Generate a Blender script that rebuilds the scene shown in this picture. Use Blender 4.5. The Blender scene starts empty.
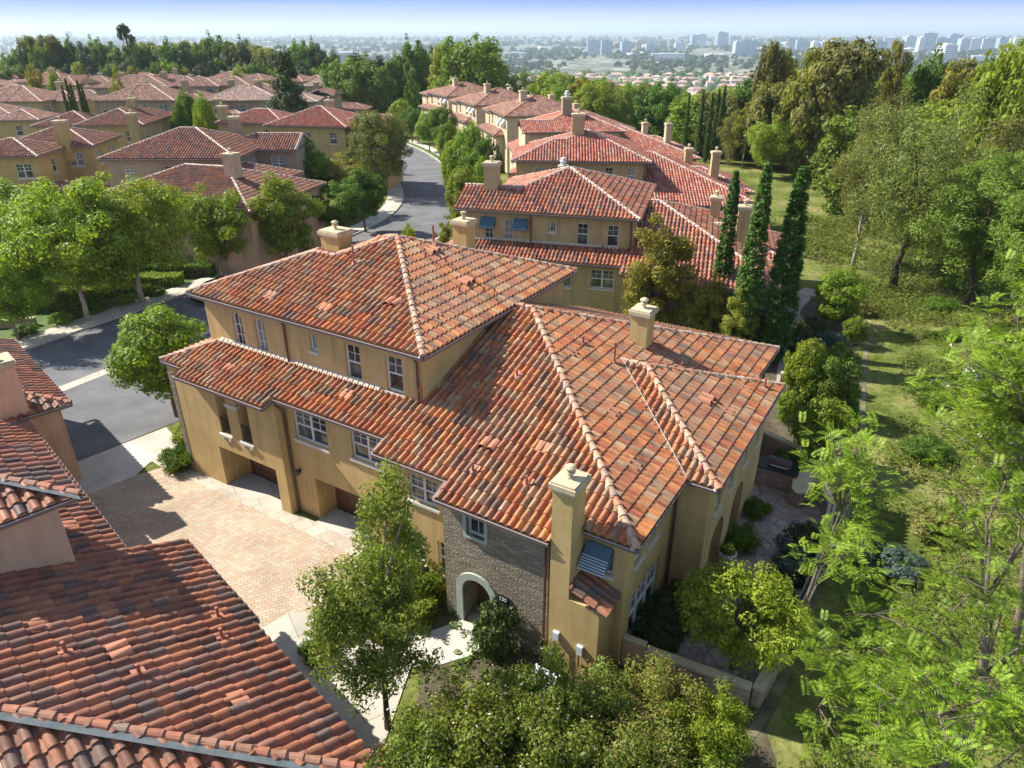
import bpy, math, random
import numpy as np
from math import radians, sin, cos, pi, sqrt, atan2, hypot
from mathutils import Vector, Matrix

# ------------------------------------------------------------------ basics
scene = bpy.context.scene
COL = scene.collection
RNG = np.random.default_rng(11)
random.seed(5)
CAM_H = 19.0
F_PX = 711.0
PITCH = math.atan(356.0 / F_PX)
cp, sp = cos(PITCH), sin(PITCH)

def ray(px, py):
    cx, cy = (px - 512) / F_PX, (384 - py) / F_PX
    return (cx, cp + cy * sp, -sp + cy * cp)

def at(px, py, z=0.0):
    d = ray(px, py)
    t = (z - CAM_H) / d[2]
    return (d[0] * t, d[1] * t, z)

def far(px, py, Y):
    d = ray(px, py)
    t = Y / d[1]
    return (d[0] * t, Y, CAM_H + d[2] * t)

def tag(o, label=None, cat=None, group=None, kind=None):
    if label: o['label'] = label
    if cat: o['category'] = cat
    if group: o['group'] = group
    if kind: o['kind'] = kind
    return o

def empty(name, loc, rz=0.0, label=None, cat=None, group=None):
    o = bpy.data.objects.new(name, None)
    COL.objects.link(o)
    o.location = loc
    o.rotation_euler = (0, 0, rz)
    tag(o, label, cat, group)
    return o

def new_obj(name, me, parent=None, mat=None):
    if mat is not None and not me.materials:
        me.materials.append(mat)
    o = bpy.data.objects.new(name, me)
    COL.objects.link(o)
    if parent is not None:
        o.parent = parent
    return o

def copy_tree(o, parent=None):
    c = o.copy()
    COL.objects.link(c)
    if parent is not None:
        c.parent = parent
    for ch in list(o.children):
        copy_tree(ch, c)
    return c

class MB:
    """collects polygons, then links them as ONE mesh object"""
    def __init__(self):
        self.v = []; self.f = []; self.m = []; self.uv = []
    def poly(self, pts, mi=0, uv=None):
        n = len(self.v)
        self.v += [tuple(p) for p in pts]
        self.f.append(tuple(range(n, n + len(pts))))
        self.m.append(mi)
        self.uv += [(uv if uv else (0.5, 0.5))] * len(pts)
    def box(self, x0, x1, y0, y1, z0, z1, mi=0, T=None):
        P = [(x0, y0, z0), (x1, y0, z0), (x1, y1, z0), (x0, y1, z0), (x0, y0, z1), (x1, y0, z1), (x1, y1, z1), (x0, y1, z1)]
        if T: P = [T(p) for p in P]
        for q in ((0, 3, 2, 1), (4, 5, 6, 7), (0, 1, 5, 4), (1, 2, 6, 5), (2, 3, 7, 6), (3, 0, 4, 7)):
            self.poly([P[i] for i in q], mi)
    def bar(self, p, q, w, h, mi=0):
        p, q = Vector(p), Vector(q)
        d = (q - p).normalized()
        s = d.cross(Vector((0, 0, 1)))
        s = s.normalized() if s.length > 1e-4 else Vector((1, 0, 0))
        u = s.cross(d).normalized()
        c = []
        for e in (p, q):
            for a, b in ((-1, -1), (1, -1), (1, 1), (-1, 1)):
                c.append(e + s * (a * w / 2) + u * (b * h / 2))
        for f in ((0, 1, 2, 3), (7, 6, 5, 4), (0, 4, 5, 1), (1, 5, 6, 2), (2, 6, 7, 3), (3, 7, 4, 0)):
            self.poly([c[i] for i in f], mi)
    def tube(self, pts, rad, n=8, mi=0):
        pts = [Vector(p) for p in pts]
        rings = []
        for i, p in enumerate(pts):
            d = (pts[min(i + 1, len(pts) - 1)] - pts[max(i - 1, 0)]).normalized()
            s = d.cross(Vector((0.3, 0.1, 1))) if abs(d.z) < 0.95 else d.cross(Vector((1, 0, 0)))
            s.normalize()
            u = s.cross(d).normalized()
            r = rad[i] if hasattr(rad, '__len__') else rad
            rings.append([p + (s * cos(2 * pi * k / n) + u * sin(2 * pi * k / n)) * r for k in range(n)])
        for a, b in zip(rings[:-1], rings[1:]):
            for k in range(n):
                self.poly([a[k], a[(k + 1) % n], b[(k + 1) % n], b[k]], mi)
        self.poly(rings[0][::-1], mi); self.poly(rings[-1], mi)
    def lathe(self, prof, c=(0, 0, 0), n=14, mi=0):
        for (r0, z0), (r1, z1) in zip(prof[:-1], prof[1:]):
            for k in range(n):
                a, b = 2 * pi * k / n, 2 * pi * (k + 1) / n
                self.poly([(c[0] + r0 * cos(a), c[1] + r0 * sin(a), c[2] + z0), (c[0] + r0 * cos(b), c[1] + r0 * sin(b), c[2] + z0),
                           (c[0] + r1 * cos(b), c[1] + r1 * sin(b), c[2] + z1), (c[0] + r1 * cos(a), c[1] + r1 * sin(a), c[2] + z1)], mi)
    def build(self, name, mats, parent=None, smooth=False, weld=False):
        me = bpy.data.meshes.new(name)
        me.from_pydata(self.v, [], self.f)
        for m in (mats if isinstance(mats, (list, tuple)) else [mats]):
            me.materials.append(m)
        me.polygons.foreach_set('material_index', self.m)
        ul = me.uv_layers.new(name='UVMap')
        ul.data.foreach_set('uv', np.array(self.uv, dtype=np.float32).ravel())
        if weld or smooth:
            import bmesh
            bm = bmesh.new(); bm.from_mesh(me)
            bmesh.ops.remove_doubles(bm, verts=bm.verts, dist=1e-4)
            bm.to_mesh(me); bm.free()
        if smooth:
            me.polygons.foreach_set('use_smooth', [True] * len(me.polygons))
        me.update()
        return new_obj(name, me, parent)

# ------------------------------------------------------------------ materials
def mat(name):
    m = bpy.data.materials.new(name)
    m.use_nodes = True
    nt = m.node_tree
    b = nt.nodes['Principled BSDF']
    return m, nt, b

def nd(nt, t, **k):
    n = nt.nodes.new(t)
    for a, v in k.items():
        setattr(n, a, v)
    return n

def ramp(nt, stops, interp='LINEAR'):
    r = nt.nodes.new('ShaderNodeValToRGB')
    cr = r.color_ramp
    cr.interpolation = interp
    while len(cr.elements) < len(stops):
        cr.elements.new(0.5)
    for e, (p, c) in zip(cr.elements, stops):
        e.position = p
        e.color = (*c, 1)
    return r

def noise_col(name, stops, scale=3.0, detail=6, rough=0.85, bump=0.0, bscale=None, coords='pos', spec=0.3):
    m, nt, b = mat(name)
    L = nt.links
    if coords == 'pos':
        g = nd(nt, 'ShaderNodeNewGeometry').outputs['Position']
    else:
        g = nd(nt, 'ShaderNodeTexCoord').outputs['Object']
    n = nd(nt, 'ShaderNodeTexNoise'); n.inputs['Scale'].default_value = scale; n.inputs['Detail'].default_value = detail
    n.inputs['Roughness'].default_value = 0.6
    L.new(g, n.inputs['Vector'])
    r = ramp(nt, stops)
    L.new(n.outputs['Fac'], r.inputs['Fac'])
    L.new(r.outputs['Color'], b.inputs['Base Color'])
    b.inputs['Roughness'].default_value = rough
    b.inputs['Specular IOR Level'].default_value = spec
    if bump:
        n2 = nd(nt, 'ShaderNodeTexNoise'); n2.inputs['Scale'].default_value = bscale or scale * 8; n2.inputs['Detail'].default_value = 4
        L.new(g, n2.inputs['Vector'])
        bp = nd(nt, 'ShaderNodeBump'); bp.inputs['Strength'].default_value = bump; bp.inputs['Distance'].default_value = 0.03
        L.new(n2.outputs['Fac'], bp.inputs['Height'])
        L.new(bp.outputs['Normal'], b.inputs['Normal'])
    return m

def plain(name, c, rough=0.6, spec=0.3, metal=0.0):
    """paint or metal with a faint mottling of its own"""
    k = 0.9
    m = noise_col(name, [(0.3, tuple(x * k for x in c)), (0.7, tuple(min(1, x * 1.06) for x in c))], scale=2.2, rough=rough, spec=spec)
    m.node_tree.nodes['Principled BSDF'].inputs['Metallic'].default_value = metal
    return m

def tile_mat(name, pal, seed=0.0, grime=0.35, streak=.9):
    """one random clay colour per tile (UV holds the tile's number), streaks and dust on top"""
    m, nt, b = mat(name)
    L = nt.links
    uv = nd(nt, 'ShaderNodeUVMap', uv_map='UVMap')
    off = nd(nt, 'ShaderNodeVectorMath', operation='ADD'); off.inputs[1].default_value = (seed * 7.3, seed * 3.1, seed)
    L.new(uv.outputs['UV'], off.inputs[0])
    wn = nd(nt, 'ShaderNodeTexWhiteNoise', noise_dimensions='3D')
    L.new(off.outputs[0], wn.inputs['Vector'])
    n = len(pal)
    tot = sum(p[0] for p in pal); acc = 0; stops = []
    for w, c in pal:
        stops.append((acc / tot, c)); acc += w
    r = ramp(nt, stops, 'CONSTANT')
    L.new(wn.outputs['Value'], r.inputs['Fac'])
    geo = nd(nt, 'ShaderNodeNewGeometry')
    ns = nd(nt, 'ShaderNodeTexNoise'); ns.inputs['Scale'].default_value = 5.0; ns.inputs['Detail'].default_value = 8; ns.inputs['Roughness'].default_value = 0.7
    L.new(geo.outputs['Position'], ns.inputs['Vector'])
    nb = nd(nt, 'ShaderNodeTexNoise'); nb.inputs['Scale'].default_value = 0.35; nb.inputs['Detail'].default_value = 3
    L.new(geo.outputs['Position'], nb.inputs['Vector'])
    hs = nd(nt, 'ShaderNodeHueSaturation')
    sep = nd(nt, 'ShaderNodeSeparateColor')
    L.new(wn.outputs['Color'], sep.inputs['Color'])
    mr = nd(nt, 'ShaderNodeMapRange'); mr.inputs['To Min'].default_value = 0.82; mr.inputs['To Max'].default_value = 1.16
    L.new(sep.outputs['Green'], mr.inputs['Value']); L.new(mr.outputs['Result'], hs.inputs['Value'])
    L.new(r.outputs['Color'], hs.inputs['Color'])
    mx = nd(nt, 'ShaderNodeMix', data_type='RGBA', blend_type='MULTIPLY')
    r2 = ramp(nt, [(0.3, (0.62, 0.6, 0.6)), (0.6, (1.08, 1.06, 1.04))])
    L.new(ns.outputs['Fac'], r2.inputs['Fac'])
    mx.inputs['Factor'].default_value = 0.8
    L.new(hs.outputs['Color'], mx.inputs['A']); L.new(r2.outputs['Color'], mx.inputs['B'])
    mx2 = nd(nt, 'ShaderNodeMix', data_type='RGBA')
    mr2 = nd(nt, 'ShaderNodeMapRange'); mr2.inputs['From Min'].default_value = 0.45; mr2.inputs['From Max'].default_value = 0.7; mr2.inputs['To Max'].default_value = grime
    L.new(nb.outputs['Fac'], mr2.inputs['Value'])
    L.new(mr2.outputs['Result'], mx2.inputs['Factor'])
    L.new(mx.outputs['Result'], mx2.inputs['A']); mx2.inputs['B'].default_value = (0.22, 0.16, 0.13, 1)
    L.new(mx2.outputs['Result'], b.inputs['Base Color'])
    su = nd(nt, 'ShaderNodeUVMap', uv_map='slope'); mp = nd(nt, 'ShaderNodeMapping'); mp.inputs['Scale'].default_value = (13, 1.3, 1); L.new(su.outputs['UV'], mp.inputs['Vector'])
    nk = nd(nt, 'ShaderNodeTexNoise'); nk.inputs['Scale'].default_value = 1.0; nk.inputs['Detail'].default_value = 4; L.new(mp.outputs[0], nk.inputs['Vector'])
    rk = ramp(nt, [(0.32, (.55, .53, .52)), (0.5, (1, 1, 1)), (0.7, (1.3, 1.25, 1.15))]); L.new(nk.outputs['Fac'], rk.inputs['Fac'])
    mk = nd(nt, 'ShaderNodeMix', data_type='RGBA', blend_type='MULTIPLY'); mk.inputs['Factor'].default_value = streak
    L.new(mx2.outputs['Result'], mk.inputs['A']); L.new(rk.outputs['Color'], mk.inputs['B']); L.new(mk.outputs['Result'], b.inputs['Base Color'])
    b.inputs['Roughness'].default_value = 0.62
    b.inputs['Specular IOR Level'].default_value = 0.3
    bp = nd(nt, 'ShaderNodeBump'); bp.inputs['Strength'].default_value = 0.25; bp.inputs['Distance'].default_value = 0.01
    L.new(ns.outputs['Fac'], bp.inputs['Height']); L.new(bp.outputs['Normal'], b.inputs['Normal'])
    return m

PAL_MAIN = [(26, (.40, .135, .055)), (22, (.48, .195, .07)), (11, (.41, .275, .16)), (12, (.34, .215, .125)), (9, (.22, .135, .09)),
            (4, (.13, .10, .085)), (9, (.33, .10, .055)), (15, (.38, .18, .085))]
PAL_RED = [(20, (.38, .115, .075)), (18, (.44, .17, .11)), (16, (.33, .085, .06)), (12, (.40, .24, .17)), (6, (.2, .09, .07))]
PAL_LEFT = [(20, (.30, .115, .065)), (15, (.36, .15, .08)), (14, (.20, .085, .055)), (12, (.135, .095, .08)), (10, (.24, .12, .085))]
PAL_DUSK = [(20, (.28, .13, .09)), (15, (.36, .22, .16)), (12, (.22, .105, .08)), (10, (.33, .18, .12)), (8, (.17, .12, .10))]
M = {}
M['tile'] = tile_mat('clay_tiles_mixed', PAL_MAIN, 1)
M['tile2'] = tile_mat('clay_tiles_red', PAL_RED, 2)
M['tile_b2'] = tile_mat('clay_tiles_mixed_rust', [(20, (.40, .13, .075)), (12, (.47, .19, .1)), (12, (.36, .22, .14)), (14, (.24, .09, .06)), (8, (.16, .1, .09))], 3)
M['tile_left'] = tile_mat('clay_tiles_plum', PAL_LEFT, 4, 0.25)
M['tile_dusk'] = tile_mat('clay_tiles_dusty', PAL_DUSK, 5)
M['tile_pale'] = tile_mat('clay_tiles_pale', [(10, (.42, .3, .24)), (10, (.48, .36, .29)), (6, (.36, .2, .16)), (5, (.3, .25, .22))], 6)
M['cap'] = tile_mat('ridge_cap_tiles', [(10, (.47, .33, .22)), (7, (.45, .2, .12)), (6, (.38, .26, .19)), (4, (.5, .4, .3))], 7, 0.1, streak=0)
M['cap_pale'] = tile_mat('ridge_cap_tiles_pale', [(10, (.6, .48, .4)), (7, (.5, .33, .25)), (6, (.55, .45, .38))], 8, 0.1, streak=0)
M['cap_left'] = tile_mat('ridge_cap_tiles_brown', [(10, (.33, .17, .11)), (7, (.38, .15, .09)), (6, (.27, .2, .15))], 9, 0.1, streak=0)
M['mortar'] = noise_col('cap_mortar', [(0.3, (.42, .38, .36)), (0.7, (.62, .56, .5))], 9)
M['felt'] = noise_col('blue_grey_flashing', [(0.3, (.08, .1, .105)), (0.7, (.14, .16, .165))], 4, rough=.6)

def stucco(name, c, v=0.12):
    lo = tuple(x * (1 - v) for x in c); hi = tuple(min(1, x * (1 + v)) for x in c)
    m = noise_col(name, [(0.3, lo), (0.52, c), (0.72, hi)], 0.9, detail=9, rough=.92, bump=.4, bscale=26, spec=.1)
    nt = m.node_tree; L = nt.links; b = nt.nodes['Principled BSDF']
    src = b.inputs['Base Color'].links[0].from_socket
    g = nd(nt, 'ShaderNodeNewGeometry').outputs['Position']
    mp = nd(nt, 'ShaderNodeMapping'); mp.inputs['Scale'].default_value = (2.6, 2.6, .28); L.new(g, mp.inputs['Vector'])
    n = nd(nt, 'ShaderNodeTexNoise'); n.inputs['Scale'].default_value = 1; n.inputs['Detail'].default_value = 7; n.inputs['Roughness'].default_value = .7; L.new(mp.outputs[0], n.inputs['Vector'])
    r = ramp(nt, [(.34, (.78, .76, .74)), (.5, (1, 1, 1)), (.68, (1.08, 1.07, 1.05))]); L.new(n.outputs['Fac'], r.inputs['Fac'])
    mx = nd(nt, 'ShaderNodeMix', data_type='RGBA', blend_type='MULTIPLY'); mx.inputs['Factor'].default_value = .85
    L.new(src, mx.inputs['A']); L.new(r.outputs['Color'], mx.inputs['B']); L.new(mx.outputs['Result'], b.inputs['Base Color'])
    return m
M['stucco'] = stucco('gold_stucco', (.51, .365, .165))
M['stucco_b'] = stucco('tan_stucco', (.43, .325, .17))
M['stucco_y'] = stucco('yellow_stucco', (.46, .33, .14))
M['stucco_p'] = stucco('peach_stucco', (.60, .40, .27))
M['stucco_c'] = stucco('cream_stucco', (.52, .42, .28))
M['stucco_g'] = stucco('grey_tan_stucco', (.33, .26, .18))
M['cap_stone'] = stucco('chimney_cap_stucco', (.50, .42, .28), .08)
M['white'] = plain('white_paint', (.72, .71, .68), .5)
M['trim'] = noise_col('pale_sill', [(0.3, (.5, .47, .4)), (0.7, (.62, .58, .5))], 4)
M['sage'] = noise_col('sage_stone', [(0.3, (.33, .38, .31)), (0.7, (.42, .47, .39))], 5, rough=.8)
M['gutter'] = plain('gutter_metal', (.16, .115, .10), .4, .5)
M['gutter_l'] = plain('gutter_lip', (.42, .36, .36), .4, .5)
M['pipe'] = plain('downspout_brown', (.09, .05, .04), .4, .5)
M['darkmetal'] = plain('dark_metal', (.03, .03, .033), .4, .5, .4)
M['vent'] = plain('terracotta_pipe_paint', (.30, .10, .075), .55)
M['vent2'] = plain('clay_vent_tile', (.43, .19, .11), .7)
M['blue'] = plain('blue_canvas', (.08, .135, .18), .85, .1)
M['slat'] = plain('pale_slats', (.6, .64, .66), .6)
M['door'] = noise_col('brown_garage_door', [(0.3, (.13, .06, .035)), (0.7, (.17, .085, .05))], 3, rough=.5)
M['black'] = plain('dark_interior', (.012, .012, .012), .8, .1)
M['rubber'] = plain('rubber', (.02, .02, .02), .8, .1)

def glass_mat():
    m, nt, b = mat('window_glass')
    L = nt.links
    g = nd(nt, 'ShaderNodeTexCoord')
    n = nd(nt, 'ShaderNodeTexNoise'); n.inputs['Scale'].default_value = 1.3; n.inputs['Detail'].default_value = 2
    L.new(g.outputs['Object'], n.inputs['Vector'])
    r = ramp(nt, [(0.40, (.018, .022, .022)), (0.5, (.05, .06, .06)), (0.66, (.16, .17, .16))])
    L.new(n.outputs['Fac'], r.inputs['Fac']); L.new(r.outputs['Color'], b.inputs['Base Color'])
    b.inputs['Roughness'].default_value = .06
    b.inputs['Specular IOR Level'].default_value = .9
    return m
M['glass'] = glass_mat()
M['curtain'] = plain('window_curtain', (.22, .24, .24), .2, .8)

def leaf_mat(name, dark, mid, lite, trans=0.4):
    m, nt, b = mat(name)
    L = nt.links
    geo = nd(nt, 'ShaderNodeNewGeometry')
    oi = nd(nt, 'ShaderNodeObjectInfo')
    r = ramp(nt, [(0.0, dark), (0.45, mid), (0.85, lite), (1.0, lite)])
    uv = nd(nt, 'ShaderNodeUVMap', uv_map='UVMap')
    wn = nd(nt, 'ShaderNodeTexWhiteNoise', noise_dimensions='2D')
    L.new(uv.outputs['UV'], wn.inputs['Vector'])
    L.new(wn.outputs['Value'], r.inputs['Fac'])
    hs = nd(nt, 'ShaderNodeHueSaturation')
    mr = nd(nt, 'ShaderNodeMapRange'); mr.inputs['To Min'].default_value = .475; mr.inputs['To Max'].default_value = .515
    L.new(oi.outputs['Random'], mr.inputs['Value']); L.new(mr.outputs['Result'], hs.inputs['Hue'])
    mr2 = nd(nt, 'ShaderNodeMapRange'); mr2.inputs['To Min'].default_value = .8; mr2.inputs['To Max'].default_value = 1.2
    mlt = nd(nt, 'ShaderNodeMath', operation='FRACT')
    ml = nd(nt, 'ShaderNodeMath', operation='MULTIPLY'); ml.inputs[1].default_value = 7.13
    L.new(oi.outputs['Random'], ml.inputs[0]); L.new(ml.outputs[0], mlt.inputs[0])
    L.new(mlt.outputs[0], mr2.inputs['Value']); L.new(mr2.outputs['Result'], hs.inputs['Value'])
    L.new(r.outputs['Color'], hs.inputs['Color'])
    L.new(hs.outputs['Color'], b.inputs['Base Color'])
    b.inputs['Roughness'].default_value = .55
    b.inputs['Specular IOR Level'].default_value = .25
    tr = nd(nt, 'ShaderNodeBsdfTranslucent')
    mxc = nd(nt, 'ShaderNodeMix', data_type='RGBA', blend_type='MULTIPLY'); mxc.inputs['Factor'].default_value = 1
    L.new(hs.outputs['Color'], mxc.inputs['A']); mxc.inputs['B'].default_value = (1.3, 1.35, .6, 1)
    L.new(mxc.outputs['Result'], tr.inputs['Color'])
    mix = nd(nt, 'ShaderNodeMixShader'); mix.inputs['Fac'].default_value = trans
    L.new(b.outputs[0], mix.inputs[1]); L.new(tr.outputs[0], mix.inputs[2])
    L.new(mix.outputs[0], nt.nodes['Material Output'].inputs['Surface'])
    return m
M['lf_bright'] = leaf_mat('leaves_bright', (0.08, 0.13, 0.012), (0.17, 0.26, 0.02), (0.29, 0.38, 0.04))
M['lf_green'] = leaf_mat('leaves_green', (0.04, 0.085, 0.01), (0.09, 0.16, 0.015), (0.17, 0.26, 0.03))
M['lf_lime'] = leaf_mat('leaves_lime', (0.08, 0.14, 0.012), (0.18, 0.27, 0.022), (0.33, 0.41, 0.045))
M['lf_dark'] = leaf_mat('leaves_dark', (0.02, 0.045, 0.012), (0.045, 0.08, 0.018), (0.09, 0.14, 0.03), .2)
M['lf_olive'] = leaf_mat('leaves_olive', (0.09, 0.1, 0.022), (0.17, 0.18, 0.04), (0.27, 0.27, 0.07))
M['lf_euc'] = leaf_mat('leaves_eucalyptus', (0.09, 0.13, 0.03), (0.17, 0.22, 0.045), (0.31, 0.31, 0.1))
M['lf_pine'] = leaf_mat('leaves_pine', (0.07, 0.12, 0.015), (0.15, 0.24, 0.03), (0.26, 0.36, 0.06))
M['lf_yel'] = leaf_mat('leaves_yellow_green', (0.12, 0.14, 0.015), (0.22, 0.245, 0.03), (0.36, 0.34, 0.05))
M['lf_olive_y'] = leaf_mat('leaves_olive_green', (0.07, 0.11, 0.012), (0.155, 0.205, 0.028), (0.28, 0.33, 0.06))
M['lf_dry'] = leaf_mat('leaves_dry_grass', (.16, .15, .05), (.26, .24, .09), (.36, .33, .15))
M['lf_rust'] = leaf_mat('leaves_rust', (0.12, 0.09, 0.02), (0.2, 0.16, 0.04), (0.3, 0.24, 0.08))
M['lf_myrtle'] = leaf_mat('leaves_myrtle', (.05, .085, .012), (.12, .165, .022), (.23, .27, .045))
M['lf_cyp'] = leaf_mat('leaves_cypress', (0.02, 0.055, 0.008), (0.055, 0.115, 0.012), (0.11, 0.19, 0.02), .15)
M['lf_blue'] = leaf_mat('leaves_blue_grey', (.05, .09, .07), (.09, .14, .11), (.15, .2, .16))
M['flower_w'] = leaf_mat('white_blossom', (.6, .58, .5), (.7, .68, .6), (.75, .73, .66), .2)
M['flower_p'] = leaf_mat('pink_blossom', (.5, .36, .36), (.6, .45, .45), (.7, .6, .58), .2)
M['flower_v'] = leaf_mat('violet_blossom', (.14, .05, .22), (.2, .08, .3), (.3, .15, .4), .2)
M['flower_y'] = leaf_mat('yellow_blossom', (.6, .5, .04), (.7, .6, .05), (.75, .7, .1), .2)
M['bark'] = noise_col('bark', [(0.3, (.10, .075, .055)), (0.7, (.24, .19, .15))], 6, bump=.6, bscale=14)
M['bark_d'] = noise_col('bark_dark', [(0.3, (.04, .028, .02)), (0.7, (.10, .075, .055))], 6, bump=.6, bscale=14)
M['bark_l'] = noise_col('bark_pale', [(0.3, (.28, .24, .2)), (0.7, (.48, .42, .36))], 5, bump=.4, bscale=14)

# ------------------------------------------------------------------ clay tile roofs
TILE_W, ROW = 0.278, 0.445
PROF = {0: ([0, .07, .17, .29, .36, .43, .55, .64, .70, .85], None), 1: ([0, .12, .33, .54, .68, .84], None), 2: ([0, .34, .68], None)}
def prof_h(ph):
    if ph < .70:
        return .112 * math.sqrt(max(0.0, sin(pi * ph / .70))) if ph > 0 else 0.0
    return -.008

def lo_hi(poly, x):
    ys = []
    n = len(poly)
    for i in range(n):
        (x0, y0), (x1, y1) = poly[i], poly[(i + 1) % n]
        if (x0 - x) * (x1 - x) <= 0 and abs(x1 - x0) > 1e-9:
            ys.append(y0 + (y1 - y0) * (x - x0) / (x1 - x0))
    if len(ys) < 2: return None
    return min(ys), max(ys)

def tile_arrays(plan, down, pitch, zref, dref, lod=0, tw=None):
    """plan: polygon in local (x,y); down: unit plan direction in which the roof falls; z = zref where dot(p,down) = dref.
    returns vertex array, quad array, uv-per-face array"""
    tw = tw or TILE_W
    dn = Vector((down[0], down[1]))
    al = Vector((-dn.y, dn.x))            # along the eave
    cs = 1 / math.sqrt(1 + pitch * pitch)
    # slope coords: X = p.al ; Y = (dref - p.dn)/cs   (distance up the slope)
    P = [(p[0] * al.x + p[1] * al.y, (dref - (p[0] * dn.x + p[1] * dn.y)) / cs) for p in plan]
    xmin, xmax = min(p[0] for p in P), max(p[0] for p in P)
    ymin, ymax = min(p[1] for p in P), max(p[1] for p in P)
    phs = PROF[lod][0]
    xs = []; hs = []; cols = []
    c0 = math.floor(xmin / tw) - 1; c1 = math.ceil(xmax / tw) + 1
    for c in range(c0, c1):
        for ph in phs:
            x = (c + ph) * tw
            if xmin + 1e-4 < x < xmax - 1e-4:
                xs.append(x); hs.append(prof_h(ph)); cols.append(c)
    # add break positions of the outline so steps in the eave stay sharp
    for p in P:
        for e in (-1e-4, 1e-4):
            x = p[0] + e
            if xmin <= x <= xmax:
                c = math.floor(x / tw); xs.append(x); hs.append(prof_h(x / tw - c)); cols.append(c)
    o = np.argsort(xs); xs = np.array(xs)[o]; hs = np.array(hs)[o]; cols = np.array(cols)[o]
    row = ROW if lod < 2 else ROW
    r0, r1 = math.floor(ymin / row), math.ceil(ymax / row)
    lo = np.zeros(len(xs)); hi = np.zeros(len(xs)); ok = np.zeros(len(xs), bool)
    for i, x in enumerate(xs):
        lh = lo_hi(P, x)
        if lh: lo[i], hi[i] = lh; ok[i] = True
    V = []; Q = []; U = []; SC = []
    step = .046 if lod < 2 else .035
    rng = np.random.default_rng(int(abs(xmin * 13 + ymin * 7) * 10) % 9999)
    nX = len(xs); nv = 0
    N = Vector((dn.x * pitch, dn.y * pitch, 1)).normalized()
    def to3(X, Y, Hh):
        d = dref - Y * cs
        px = X * al.x + d * dn.x; py = X * al.y + d * dn.y
        pz = zref + (dref - d) * pitch
        return np.stack([px + N.x * Hh, py + N.y * Hh, pz + N.z * Hh], 1)
    for r in range(r0, r1):
        ya, yb = r * row, (r + 1) * row
        a = np.clip(ya, lo, hi); b_ = np.clip(yb, lo, hi)
        if not np.any(b_ - a > 1e-3): continue
        jit = rng.normal(0, .004, 4000)
        jj = jit[(cols - c0) % 4000]
        ha = hs + step * (1 - (a - ya) / row) + jj; hb = hs + step * (1 - (b_ - ya) / row) + jj
        va = to3(xs, a, ha); vb = to3(xs, b_, hb)
        # riser: front face of the tile, goes down a little
        vr = to3(xs, a, ha - step - .012)
        V += [va, vb, va.copy(), vr]
        for yy_ in (a, b_, a, a): SC.append(np.stack([xs, yy_], 1))
        ia = nv; ib = nv + nX; ic = nv + 2 * nX; idn = nv + 3 * nX
        nv += 4 * nX
        k = np.arange(nX - 1)
        good = ok[:-1] & ok[1:] & ((b_ - a)[:-1] + (b_ - a)[1:] > 2e-3) & (np.diff(xs) > 1e-6)
        k = k[good]
        Q.append(np.stack([ia + k, ia + k + 1, ib + k + 1, ib + k], 1))
        U.append(np.stack([cols[k] + .5, np.full(len(k), r + .5)], 1))
        Q.append(np.stack([idn + k, idn + k + 1, ic + k + 1, ic + k], 1))
        U.append(np.stack([cols[k] + .5, np.full(len(k), r + .5)], 1))
    if not V: return None
    return np.concatenate(V), np.concatenate(Q), np.concatenate(U), np.concatenate(SC)

def mesh_from(name, V, Q, U, mats, smooth=True, SC=None):
    me = bpy.data.meshes.new(name)
    me.vertices.add(len(V)); me.vertices.foreach_set('co', V.astype(np.float32).ravel())
    me.loops.add(Q.size); me.loops.foreach_set('vertex_index', Q.astype(np.int32).ravel())
    me.polygons.add(len(Q))
    k = Q.shape[1]
    me.polygons.foreach_set('loop_start', np.arange(0, Q.size, k, dtype=np.int32))
    me.polygons.foreach_set('loop_total', np.full(len(Q), k, dtype=np.int32))
    if smooth: me.polygons.foreach_set('use_smooth', np.ones(len(Q), bool))
    me.update(calc_edges=True)
    ul = me.uv_layers.new(name='UVMap')
    ul.data.foreach_set('uv', np.repeat(U, k, axis=0).astype(np.float32).ravel())
    if SC is not None:
        u2 = me.uv_layers.new(name='slope'); u2.data.foreach_set('uv', SC[Q.ravel()].astype(np.float32).ravel())
    for m in mats: me.materials.append(m)
    return me

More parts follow.
